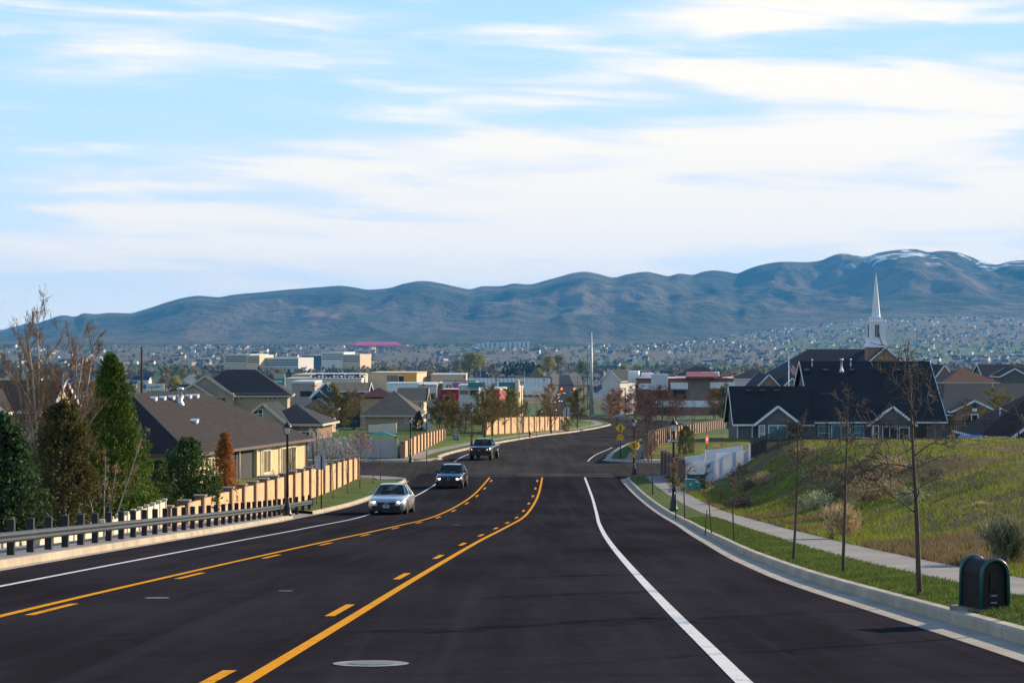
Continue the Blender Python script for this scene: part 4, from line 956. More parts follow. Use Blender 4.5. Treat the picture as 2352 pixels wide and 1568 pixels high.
# grey sign back on the left lawn
p = gp(738, 1166, .2); t = thing('road_sign', 'blank grey back of a rectangular sign on the left lawn', 'road sign', p)
MB().tube([(0, 0, -.2), (0, 0, pz(1043, p.y)-p.z)], [.032, .032], 7).build('pole', DKSTEEL, t)
MB().box(px(723, p.y)-p.x, px(747, p.y)-p.x, .035, .05, pz(1078, p.y)-p.z, pz(1046, p.y)-p.z).build('sign_panel', GREYSIGN, t)
# diamond sign back with square above, far left corner
p = gp(980, 1057, .16); t = thing('road_sign', 'grey backs of diamond and square signs on one pole by the far left lamp', 'road sign', p)
MB().tube([(0, 0, -.2), (0, 0, pz(948, p.y)-p.z)], [.035, .035], 7).build('pole', DKSTEEL, t)
m = MB(); diamond(m, (0, .05, pz(977, p.y)-p.z), 12/F*p.y); m.build('sign_panel', GREYSIGN, t)
MB().box(-7.5/F*p.y, 7.5/F*p.y, .05, .06, pz(961.5, p.y)-p.z, pz(950, p.y)-p.z).build('sign_panel', GREYSIGN, t)
MB().box(-.10, .10, -.06, -.045, pz(1034, p.y)-p.z, pz(1026, p.y)-p.z).build('number_plate', SIGNW, t)
p = gp(1301, 989, .2); t = thing('road_sign', 'pale grey sign back on a dark pole at the far end of the bright lawn', 'road sign', p)
MB().tube([(0, 0, -.2), (0, 0, pz(937, p.y)-p.z)], [.05, .05], 7).build('pole', DKSTEEL, t); MB().box(-8/F*p.y, 7/F*p.y, .06, .08, pz(956, p.y)-p.z, pz(939, p.y)-p.z).build('sign_panel', GREYSIGN, t)
# red and white arrow sign and teal sign glimpsed at the end of the cream house
p = Vector((px(703, 178), 178, zr(178)+.1)); t = thing('road_sign', 'small white sign with a red arrow at the end of the cream house', 'road sign', p)
MB().tube([(0, .05, -.2), (0, .05, pz(1018, 178)-p.z)], [.03, .03], 6).build('pole', DKSTEEL, t); f = MB().box(-.25, .25, 0, .02, pz(1034, 178)-p.z, pz(1022, 178)-p.z).build('sign_panel', SIGNW, t)
zc = pz(1028, 178)-p.z; MB().prism([(-.18, -.004, zc-.03), (.02, -.004, zc-.03), (.02, -.004, zc-.10), (.18, -.004, zc), (.02, -.004, zc+.10), (.02, -.004, zc+.03), (-.18, -.004, zc+.03)], (0, -.004, 0)).build('arrow', SIGNR, f)
# hydrant
p = gp(1217, 1003, .2); t = thing('fire_hydrant', 'red fire hydrant on the far left verge', 'hydrant', p); RED = M('hydrant_red', (.50, .02, .025), .45, .15); s = .68
MB().lathe([(.15, -.05), (.15, .04), (.105, .06), (.10, .46), (.13, .47), (.13, .51), (.11, .58), (.05, .64), (.03, .69), (.01, .70)], 12).build('barrel', RED, t)
for d in ((-1, 0), (1, 0), (0, -1)): MB().tube([(0, 0, .36), (d[0]*.17, d[1]*.17, .36)], [.055, .06], 8).build('outlet', RED, t)
# utility boxes
def ubox(label, x0, x1, ytop, ybot, Y, d, mat, cat='utility box'):
    z = pz(ybot, Y); t = thing('utility_box', label, cat, (px((x0+x1)/2, Y), Y, z)); w = (x1-x0)/F*Y; h = (ybot-ytop)/F*Y
    MB().box(-w/2, w/2, 0, d, -.3, h-.06).build('cabinet', mat, t); MB().box(-w/2-.03, w/2+.03, -.03, d+.03, h-.058, h).build('lid', mat, t)
    MB().box(-w*.12, w*.12, -.012, -.002, h*.45, h*.62).build('label_plate', M('plate_pale', (.55, .6, .55)), t)
    return t
UG = M('utility_dark_green', (.012, .075, .068), .5, .15); UT = M('utility_teal', (.09, .27, .27), .5, .12); UL = M('utility_light_green', (.06, .26, .16), .5, .12)
ubox('large dark green utility box in front of the white fence', 1580, 1621, 1089, 1121, 137, .9, UG); ubox('pale teal utility box standing before the dark green one', 1575, 1597, 1100, 1124, 134, .5, UT); ubox('small low light green utility box before the dark green one', 1596, 1610, 1108, 1123, 134.6, .4, UL)
ubox('narrow pale blue utility cabinet at the end of the left pillared wall', 1015, 1023, 988, 1009, 228, .4, M('utility_pale_blue', (.30, .52, .60), .5, .1)); ubox('low grey green utility box on the left lawn by the lamp', 1040, 1055, 997, 1009, 228, .6, M('utility_grey_green', (.16, .24, .22), .5, .1))
# round-topped box by the kerb
def round_box():
    p = gp(2262, 1394, .2); s = 1/F*p.y; t = thing('round_top_box', 'dark brown round topped box with green trim standing on the right verge', 'utility box', (p.x, p.y+.02, p.z-.02), R(19))
    H = 116*s; W = .335; D = .44; TRIM = M('dark_teal_trim', (.005, .085, .085), .35, .15, spec=.6); BODY = M('dark_brown_steel', (.013, .0085, .0085), .6, .4, 3, spec=.2); n = 12
    arch = lambda y, g: [(-W/2*1.06-g, y, 0)] + [(-math.cos(math.pi*k/n)*(W/2+g), y, H-W/2+math.sin(math.pi*k/n)*(W/2+g)) for k in range(n+1)] + [(W/2*1.06+g, y, 0)]
    a = arch(-D/2, 0); b = arch(D/2, 0); m = MB(); k = len(a)
    m.add(a+b, [(i, i+k, i+1+k, i+1) for i in range(k-1)], 0, True); m.poly(list(reversed(b))); bo = m.build('body', BODY, t)
    f = MB(); f.poly([(x*.95, -D/2+.03, z) for x, y, z in a]); fo = f.build('front_panel', M('dark_panel', (.008, .008, .008), .6, .4, 4), t)
    for yy in (-D/2-.005, D/2+.005): MB().tube(arch(yy, .006), .021, 8).build('trim', TRIM, t)
    for zz in (.66, .46): MB().box(-.05, .05, -D/2+.018, -D/2+.028, H*zz-.06, H*zz+.06).build('door', M('door_black', (.006, .006, .009), .3), fo)
    for zz in (.60, .30, .16): MB().box(-.035, .045, -D/2+.020, -D/2+.027, H*zz-.008, H*zz+.008).build('label_strip', M('label_grey', (.25, .25, .25)), fo)
    MB().box(-W/2-.10, W/2+.08, -D/2-.08, D/2+.10, -.15, .022).build('slab', CONC, t)
round_box()
# covers in the road
def cover(label, x, y, w, kind='manhole'):
    p = gp(x, y); t = thing('manhole_cover', label, 'manhole cover', (p.x, p.y, p.z+.004)); r = w/2/F*p.y; sl = (zr(p.y+.5)-zr(p.y-.5)); t.rotation_euler = (math.atan(sl), 0, 0)
    n = 24; MB().poly([(r*math.cos(6.283*k/n), r*math.sin(6.283*k/n), .003) for k in range(n)]).build('collar', M('pale_collar', (.20, .21, .215), .8, .5, 3), t)
    MB().poly([(r*.62*math.cos(6.283*k/n), r*.62*math.sin(6.283*k/n), .007) for k in range(n)]).build('lid', M('iron_lid', (.13, .135, .14), .6, .35, 9), t)
cover('large pale manhole cover nearest the camera', 852, 1524, 176); cover('pale manhole cover in the turn lane at the left', 361, 1373, 56)
cover('small worn cover in the middle of the turn lane', 656, 1357, 34); cover('small worn cover far along the turn lane', 1049, 1205, 22)
# ------------------------------------------------------------------ vehicles
TYRE = M('tyre_rubber', (.012, .012, .013), .85, .3, 6); RIM = M('alloy_rim', (.35, .36, .38), .35, .15, 5, metal=.8); PLAST = M('black_plastic', (.014, .014, .016), .5, .2, 5)
def car_glass():
    n = N('car_glass'); n.fin((.01, .018, .022), .04, 0, .6); tr = n.new('ShaderNodeBsdfTransparent'); tr.inputs[0].default_value = (.42, .50, .50, 1)
    mx = n.new('ShaderNodeMixShader'); mx.inputs[0].default_value = .45; n.nt.links.new(tr.outputs[0], mx.inputs[1]); n.nt.links.new(n.b.outputs[0], mx.inputs[2]); n.nt.links.new(mx.outputs[0], n.out.inputs[0]); return n.m
CGL = car_glass(); HEAD = M_emit('headlight_lit', (1, .88, .66), 5.0); AMBER = M_emit('amber_lamp_lit', (1, .42, .10), 1.6); CHROME = M('chrome', (.6, .6, .62), .2, .05, 3, metal=1.0); PLATE = M('plate_white', (.62, .62, .66), .5, .08, 8); PLATEI = M('plate_ink', (.20, .05, .08), .5)
def car_paint(name, c, metal=.3, rough=.28):
    n = N(name); v = n.coord('Object'); a = n.noise(v, 1.5, 4)
    d = n.ramp(n.new('ShaderNodeSeparateXYZ').outputs[2], 0, 1)
    col = n.mix(n.ramp(a, .35, .7), c, sc(c, .82)); n.fin(col, rough, metal, .5); n.b.inputs['Coat Weight'].default_value = .6; n.b.inputs['Coat Roughness'].default_value = .12; return n.m
def loft(m, st, mi=0):
    """st: rows (y, w_low, w_mid, w_top, z_bot, z_mid, z_top)"""
    rows = []
    for (y, wl, wm, wt, zb, zm, zt) in st:
        h = [(0, zb), (wl*.9, zb), (wl, zb+.07), (wm, zb+(zm-zb)*.5), (wm*.985, zm), ((wm+wt)/2*1.01, zm+(zt-zm)*.72), (wt, zt), (wt*.5, zt+.022), (0, zt+.03)]
        rows.append([(x, y, z) for x, z in h] + [(-x, y, z) for x, z in reversed(h[1:-1])])
    k = len(rows[0]); vs = [p for r in rows for p in r]; fs = []
    for i in range(len(rows)-1):
        for j in range(k): fs.append((i*k+j, i*k+(j+1) % k, (i+1)*k+(j+1) % k, (i+1)*k+j))
    fs.append(tuple(reversed(range(k)))); q = (len(rows)-1)*k; fs.append(tuple(q+j for j in range(k)))
    m.add(vs, [tuple(reversed(f)) for f in fs], mi, True)
def wheel(root, x, y, r, w):
    t = MB(); n = 20
    for sgn in (1,): t.v
    prof = [(r*.62, -w/2), (r*.93, -w/2), (r, -w*.32), (r, w*.32), (r*.93, w/2), (r*.62, w/2)]
    def ring(m, prof, mi=0):
        vs = [(z, a*math.cos(6.283*k/n), a*math.sin(6.283*k/n)) for a, z in prof for k in range(n)]
        fs = [(i*n+k, i*n+(k+1) % n, (i+1)*n+(k+1) % n, (i+1)*n+k) for i in range(len(prof)-1) for k in range(n)]
        m.add(vs, fs, mi, True)
    wo = bpy.data.objects.new('wheel', None); COL.objects.link(wo); wo.parent = root; wo.location = (x, y, r)
    ring(t, prof); t.build('tyre', TYRE, wo)
    m = MB(); ring(m, [(r*.64, -w*.42), (r*.60, -w*.30), (r*.15, -w*.36), (.001, -w*.38)]); ring(m, [(r*.64, w*.42), (r*.60, w*.30), (r*.15, w*.36), (.001, w*.38)])
    for k in range(5):
        a = 6.283*k/5
        for s in (-1, 1): m.beam((s*w*.40, 0, 0), (s*w*.42, r*.6*math.cos(a), r*.6*math.sin(a)), r*.16, .02, up=(1, 0, 0))
    m.build('rim', RIM, wo)
def cabin(root, g, paint, roofm):
    """g: belt z, roof z, belt half width, roof half width, y of windscreen foot, roof front, roof rear, rear foot"""
    zb, zr_, wb, wt, y0, y1, y2, y3 = g; m = MB()
    b = [(-wb, y0, zb), (wb, y0, zb), (wb, y3, zb), (-wb, y3, zb)]; c = [(-wt, y1, zr_), (wt, y1, zr_), (wt, y2, zr_), (-wt, y2, zr_)]
    gl = MB(); ins = .01
    n = 7   # bowed windscreen
    lo = [(-wb*.985+2*wb*.985*i/n, y0-.10*(1-(2*i/n-1)**2)+.0, zb+.005) for i in range(n+1)]; hi = [(-wt*.97+2*wt*.97*i/n, y1-.05*(1-(2*i/n-1)**2), zr_-.03) for i in range(n+1)]
    for i in range(n): gl.add([lo[i], lo[i+1], hi[i+1], hi[i]], [(0, 1, 2, 3)], 0, True)
    gl.build('windscreen', CGL, root)
    sg = MB(); sg.quad((wb*.99, y0+.12, zb), (wb*.99, y3-.12, zb), (wt*.99, y2-.03, zr_-.06), (wt*.99, y1+.05, zr_-.06)); sg.quad((-wb*.99, y3-.12, zb), (-wb*.99, y0+.12, zb), (-wt*.99, y1+.05, zr_-.06), (-wt*.99, y2-.03, zr_-.06)); sg.build('side_window', CGL, root)
    MB().quad((wb*.95, y3, zb), (-wb*.95, y3, zb), (-wt*.95, y2, zr_-.04), (wt*.95, y2, zr_-.04)).build('rear_window', CGL, root)
    rf = MB(); st = [(y1-.02, wt*.96, zr_-.035), (y1+.12, wt, zr_-.01), ((y1+y2)/2, wt*1.01, zr_+.025), (y2-.1, wt, zr_-.005), (y2+.03, wt*.95, zr_-.045)]
    vs = []; k = 7
    for (y, w, z) in st:
        for i in range(k): u = -1+2*i/(k-1); vs.append((u*w, y, z+.03*(1-u*u)))
    fs = [(i*k+j, i*k+j+1, (i+1)*k+j+1, (i+1)*k+j) for i in range(len(st)-1) for j in range(k-1)]; rf.add(vs, fs, 0, True)
    for s in (-1, 1):
        rf.beam((s*wb*.985, y0-.0, zb-.02), (s*wt*.985, y1+.02, zr_-.02), .075, .06, up=(s, 0, 0)); rf.beam((s*wb*.985, y3, zb-.02), (s*wt*.97, y2, zr_-.02), .13, .07, up=(s, 0, 0))
        rf.beam((s*wt*1.0, y1, zr_-.045), (s*wt*1.0, y2, zr_-.045), .05, .06); mid = (y0+y3)/2+.1; rf.beam((s*wb*.99, mid, zb-.02), (s*wt*.99, (y1+y2)/2, zr_-.04), .07, .05, up=(s, 0, 0))
    rf.build('roof', roofm, root)
    se = MB()
    for x in (-.37, .37):
        yy = (y0+y1)/2+.95; se.box(x-.24, x+.24, yy, yy+.14, zb-.45, zb+.18); se.box(x-.12, x+.12, yy+.03, yy+.12, zb+.2, zb+.36); se.box(x-.24, x+.24, yy-.45, yy, zb-.5, zb-.38)
    se.box(-.62, .62, y3-.75, y3-.6, zb-.4, zb+.12); se.box(-wb*.9, wb*.9, y0+.05, y0+.35, zb-.2, zb-.02)
    tb = MB(); n = 12; cx = .37; cy = (y0+y1)/2+.42; tb.tube([(cx+.18*math.cos(6.283*k/n), cy+.07*math.sin(6.283*k/n), zb-.05+.17*math.sin(6.283*k/n)) for k in range(n+1)], .014, 5, cap=False)
    se.build('seat', PLAST, root); tb.build('steering_wheel', PLAST, root)
def make_car(kind, name, label, loc, rz):
    t = thing(name, label, 'pickup truck' if kind == 'truck' else 'car', loc, rz)
    if kind == 'sedan':
        P = car_paint('silver_paint', (.52, .54, .57), .55); L, W = 4.85, .92; zf = .30
        st = [(-2.42, .52, .60, .50, .30, .50, .58), (-2.36, .74, .80, .66, .22, .54, .66), (-2.18, .84, .885, .74, .19, .60, .75), (-1.8, .87, .91, .77, .18, .66, .83), (-1.3, .88, .915, .79, .18, .72, .895), (-.95, .88, .92, .81, .18, .76, .935), (0, .88, .92, .84, .18, .80, .95), (1.2, .88, .92, .83, .18, .82, .97), (1.9, .86, .91, .76, .19, .82, .97), (2.3, .80, .86, .66, .25, .80, .94), (2.42, .6, .7, .55, .34, .74, .86)]
        g = (.935, 1.44, .80, .57, -1.02, -.28, .85, 1.72); hz = .66; wr, wy = .325, (-1.42, 1.40); tx = .79
    elif kind == 'wagon':
        P = car_paint('black_car_paint', (.010, .011, .014), .2, .22); L, W = 4.3, .88
        st = [(-2.12, .52, .60, .50, .30, .52, .62), (-2.06, .72, .78, .64, .22, .56, .70), (-1.9, .80, .86, .72, .19, .62, .79), (-1.5, .83, .875, .76, .18, .70, .89), (-1.05, .84, .88, .79, .18, .76, .96), (-.8, .84, .885, .80, .18, .80, .985), (0, .84, .885, .82, .18, .84, 1.0), (1.2, .84, .885, .81, .18, .86, 1.02), (1.8, .82, .87, .76, .20, .86, 1.02), (2.08, .74, .80, .68, .28, .84, .98), (2.14, .6, .7, .6, .34, .78, .9)]
        g = (.985, 1.50, .78, .58, -.92, -.22, 1.35, 1.95); hz = .69; wr, wy = .325, (-1.28, 1.30); tx = .76
    else:
        P = car_paint('black_truck_paint', (.012, .013, .015), .2, .25); L, W = 5.3, .95
        st = [(-2.62, .60, .70, .62, .55, .80, .95), (-2.56, .80, .88, .74, .50, .84, 1.05), (-2.35, .88, .94, .80, .46, .88, 1.13), (-1.7, .90, .95, .83, .46, .92, 1.18), (-1.1, .90, .95, .86, .46, .96, 1.21), (0, .90, .945, .88, .46, 1.0, 1.20), (.78, .90, .945, .88, .46, 1.0, 1.20), (.8, .90, .945, .90, .50, 1.0, 1.16), (2.5, .90, .945, .90, .52, 1.0, 1.16), (2.64, .85, .9, .86, .55, .98, 1.12)]
        g = (1.20, 1.76, .83, .63, -1.12, -.42, .55, .76); hz = .93; wr, wy = .40, (-1.62, 1.62); tx = .80
    m = MB(); loft(m, st); bo = m.build('body', P, t)
    yf = st[0][0]; ya = st[1][0]; wa = st[1][2]
    gr = MB(); zl, zm, zt = st[1][4], st[1][5], st[1][6]
    gr.box(-wa*.56, wa*.56, yf-.012, yf+.2, zm-.09, zt-.05); gr.build('grille', PLAST, bo)
    lo = MB(); lo.box(-wa*.86, wa*.86, ya-.062, ya+.2, zl+.03, zl+.22); lo.box(-wa*.96, wa*.96, ya-.02, ya+.3, zl-.05, zl+.032); lo.build('bumper', PLAST, bo)  # black lower front; on the silver sedan it paints the bumper's shade
    e = MB(); n = 14; e.tube([(.07*math.cos(6.283*k/n), yf-.02, zm+.05+.05*math.sin(6.283*k/n)) for k in range(n+1)], .010, 5, cap=False); e.beam((-.02, yf-.022, zm+.085), (0, yf-.022, zm+.02), .014, .012, up=(0, 1, 0)); e.beam((0, yf-.022, zm+.02), (.05, yf-.022, zm+.02), .014, .012, up=(0, 1, 0)); e.build('emblem', CHROME, bo)
    if kind == 'sedan':
        pl = MB().box(-.155, .155, yf-.035, yf-.02, zm-.20, zm-.04).build('number_plate', PLATE, bo); q = MB(); q.box(-.12, .12, yf-.040, yf-.036, zm-.065, zm-.05)
        for k in range(6): q.box(-.125+k*.043, -.095+k*.043, yf-.040, yf-.036, zm-.155, zm-.085)
        q.build('plate_marks', M('plate_blue', (.10, .10, .22), .5), pl)
    for s in (-1, 1):
        h = MB(); yy = st[2][0]; h.prism([(s*wa*.52, ya-.045, zm+.0), (s*wa*.93, ya+.04, zm+.02), (s*wa*.985, ya+.14, zt+.0), (s*wa*.62, ya-.03, zt-.03)], (0, .10, 0)); ho = h.build('headlight', M('headlight_housing', (.45, .46, .48), .2, .1, 8, metal=.4), bo)
        k = .072 if kind != 'truck' else .05
        MB().ball((s*wa*.74, ya-.035, (zm+zt)/2-.005), k, 10, 6, sq=(1.1, .35, .8)).build('bulb', HEAD if kind != 'truck' else M_emit('warm_lamp_lit', (1, .62, .15), 6.0), ho); MB().ball((s*wa*.90, ya+.015, (zm+zt)/2), .065, 8, 5, sq=(.8, .4, .8)).build('indicator', AMBER, ho)
        a = MB(); a.ball((s*(g[2]+.17), g[4]+.28, g[0]+.08), .10, 10, 6, sq=(1.1, .75, .8)); a.beam((s*(g[2]-.02), g[4]+.30, g[0]+.02), (s*(g[2]+.12), g[4]+.29, g[0]+.06), .05, .05); a.build('mirror', P if kind == 'sedan' else PLAST, t)
        d = MB(); xs = W+.003
        for y0, y1 in ((g[4]+.35, g[4]+1.35), (g[4]+1.4, g[4]+2.2))[:1 if kind == 'truck' else 2]: d.beam((s*(xs-.004), y0, g[0]-.09), (s*(xs-.004), y1, g[0]-.085), .014, .02); d.cbox((s*(xs-.002), y1-.12, g[0]-.16), (.03, .16, .035))
        d.build('door_handle', CHROME if kind == 'sedan' else PLAST, t)
        for y in wy:
            arch = MB(); n = 16; arch.tube([(s*(W-.035), y+(wr+.06)*math.cos(math.pi*k/n), wr+(wr+.05)*math.sin(math.pi*k/n)) for k in range(n+1)], .05, 6); arch.build('wheel_arch', PLAST, bo)
            wheel(t, s*(tx+.02), y, wr, .22 if kind != 'truck' else .27)
    MB().box(-W*.82, W*.82, st[1][0]+.3, st[-2][0]-.2, st[4][4]-.03, st[4][4]+.05).build('underbody', PLAST, t)
    cabin(t, g, P, P)
    if kind == 'truck':
        b = MB(); b.box(-.82, .82, .85, 2.5, 1.02, 1.165); b.build('bed_liner', PLAST, t)
    return t, g
SKIN = M('skin', (.42, .25, .17), .6, .1); HAIR = M('brown_hair', (.05, .032, .02), .8, .3)
def seated(label, root_car, g, side, shirt, hair_c):
    """one continuous seated body: skin modifier over a joint skeleton; hair is a part"""
    cp = Matrix.Translation(root_car.location) @ root_car.rotation_euler.to_matrix().to_4x4()
    hip = Vector((side*.37, (g[4]+g[5])/2+.86, g[0]-.36)); L = cp @ hip; rz = root_car.rotation_euler.z
    V = [(0, 0, 0), (0, .03, .22), (0, .06, .42), (0, .05, .54), (0, .02, .62), (0, -.01, .72), (0, .0, .80),
         (.17, .05, .44), (.24, -.12, .26), (.16, -.36, .32), (.10, -.43, .36), (-.17, .05, .44), (-.24, -.12, .26), (-.16, -.36, .32), (-.10, -.43, .36),
         (.10, -.05, -.02), (.12, -.42, .03), (.12, -.55, -.30), (-.10, -.05, -.02), (-.12, -.42, .03), (-.12, -.55, -.30)]
    E = [(0, 1), (1, 2), (2, 3), (3, 4), (4, 5), (5, 6), (2, 7), (7, 8), (8, 9), (9, 10), (2, 11), (11, 12), (12, 13), (13, 14), (0, 15), (15, 16), (16, 17), (0, 18), (18, 19), (19, 20)]
    Rr = [.15, .145, .15, .075, .065, .095, .07, .075, .05, .04, .035, .075, .05, .04, .035, .10, .075, .05, .10, .075, .05]
    me = bpy.data.meshes.new('person'); me.from_pydata(V, E, []); o = bpy.data.objects.new('person', me); COL.objects.link(o)
    o.location = L; o.rotation_euler = (0, 0, rz); sk = o.modifiers.new('skin', 'SKIN')
    for i, r in enumerate(Rr): me.skin_vertices[0].data[i].radius = (r, r*.8); 
    me.skin_vertices[0].data[0].use_root = True
    ss = o.modifiers.new('sub', 'SUBSURF'); ss.levels = 1; ss.render_levels = 1
    n = N('clothes_'+str(side)+shirt[0]); sp = n.new('ShaderNodeSeparateXYZ'); n.put(sp.inputs[0], n.coord('Object')); f = n.ramp(sp.outputs[2], .50, .52); yb = n.ramp(sp.outputs[1], -.33, -.36); f = n.math('MAXIMUM', f, n.math('MULTIPLY', yb, n.ramp(sp.outputs[2], .2, .22)))
    me.materials.append(n.fin(n.mix(f, shirt[1], (.50, .32, .23)), .7, 0, .3)); prop(o, label, 'person')
    MB().ball((0, .025, .765), .105, 10, 6, sq=(.95, 1.0, 1.0)).build('hair', M('hair_'+shirt[0], hair_c, .8, .3), o)
    f = MB(); f.ball((0, -.098, .715), .018, 6, 4, sq=(.8, 1, 1.2))
    for s in (-1, 1): f.ball((s*.034, -.083, .745), .012, 6, 4)
    f.box(-.025, .025, -.092, -.08, .672, .68); f.build('face', SKIN, o)
    return o
def on_road(x, y, up=.0):
    p = gp(x, y); return p
p = gp(890, 1182); car1, g1 = make_car('sedan', 'sedan_car', 'silver sedan with lit headlights and a front plate, nearest oncoming car', (p.x+.1, p.y+2.4, zr(p.y+2.4)+.004), R(-4)); car1.rotation_euler.x = -math.atan((zr(p.y+4)-zr(p.y))/4)*-1
seated('person in a dark top driving the silver sedan', car1, g1, .999, ('dk', (.05, .055, .07)), (.06, .04, .03))
p = gp(1036, 1122); car2, g2 = make_car('wagon', 'hatchback_car', 'black hatchback with bright headlights following the silver sedan', (p.x, p.y+2.1, zr(p.y+2.1)+.004), R(-5)); car2.rotation_euler.x = math.atan((zr(p.y+4)-zr(p.y))/4)
seated('person in a pale shirt driving the black hatchback', car2, g2, .999, ('pale', (.45, .42, .38)), (.10, .07, .04)); seated('person in a light top in the passenger seat of the black hatchback', car2, g2, -.999, ('light', (.50, .46, .42)), (.20, .13, .07))
p = gp(1112, 1057); car3, g3 = make_car('truck', 'pickup_truck', 'black pickup truck with amber lamps coming through the far intersection', (p.x, p.y+2.6, zr(p.y+2.6)+.004), R(-9))
# ------------------------------------------------------------------ houses and larger buildings
def shin(n, c): return M_shingle(n, c)
R_BROWN = shin('brown_shingles', (.033, .026, .025)); R_NAVY = shin('charcoal_shingles', (.030, .034, .042)); R_BLACK = shin('black_shingles', (.026, .025, .027)); R_PURP = shin('plum_shingles', (.050, .032, .032)); R_GREY = shin('grey_shingles', (.085, .08, .072)); R_RED = shin('russet_shingles', (.14, .072, .048)); R_TAN = shin('tan_shingles', (.14, .115, .082)); R_MAR = shin('maroon_shingles', (.055, .018, .022))
W_CREAM = M('cream_stucco', (.66, .50, .27), .9, .08, 1.0, bump=.2); W_TAN = M('tan_siding_stucco', (.40, .29, .185), .9, .1, 1.0, bump=.2); W_TAUPE = M_siding('taupe_board', (.33, .28, .22), .4, vertical=True); W_GREY = M('grey_green_stucco', (.105, .115, .115), .9, .1, .9, bump=.2)
W_BLUE = M_siding('blue_siding', (.045, .105, .165), .2); W_YEL = M_siding('pale_yellow_siding', (.55, .50, .34), .2); W_BRICK = M_brick('house_brick', (.27, .15, .09), (.21, .11, .065), (.30, .25, .2)); W_DBRICK = M_brick('dark_red_brick', (.085, .042, .036), (.065, .032, .03), (.11, .09, .08)); W_BRICKL = M_brick('church_brick', (.36, .20, .12), (.29, .155, .09), (.36, .30, .24))
TRIM = M('white_trim', (.70, .71, .73), .5, .05, 2); TRIMB = M('beige_trim', (.50, .43, .33), .6, .08, 2); DARKIN = M('dark_fill_and_shade', (.05, .05, .052), .9, .1)  # last colour: dark frames, vents and louvres, and the painted porch shade
G_DARK = M_glass('dark_window', (.018, .022, .026)); G_TEAL = M_glass('teal_blind_window', (.045, .19, .22), .25); G_PALE = M_glass('pale_blind_window', (.18, .24, .24), .3); G_OLIVE = M_glass('olive_window', (.055, .055, .03), .12); G_SLAT = M_siding('wooden_blinds', (.13, .095, .03), .11, .4)
METAL = M('bright_vent_metal', (.62, .64, .66), .4, .1, 4, metal=.4); LBLOCK = M('pale_block', (.45, .40, .33), .9, .12)

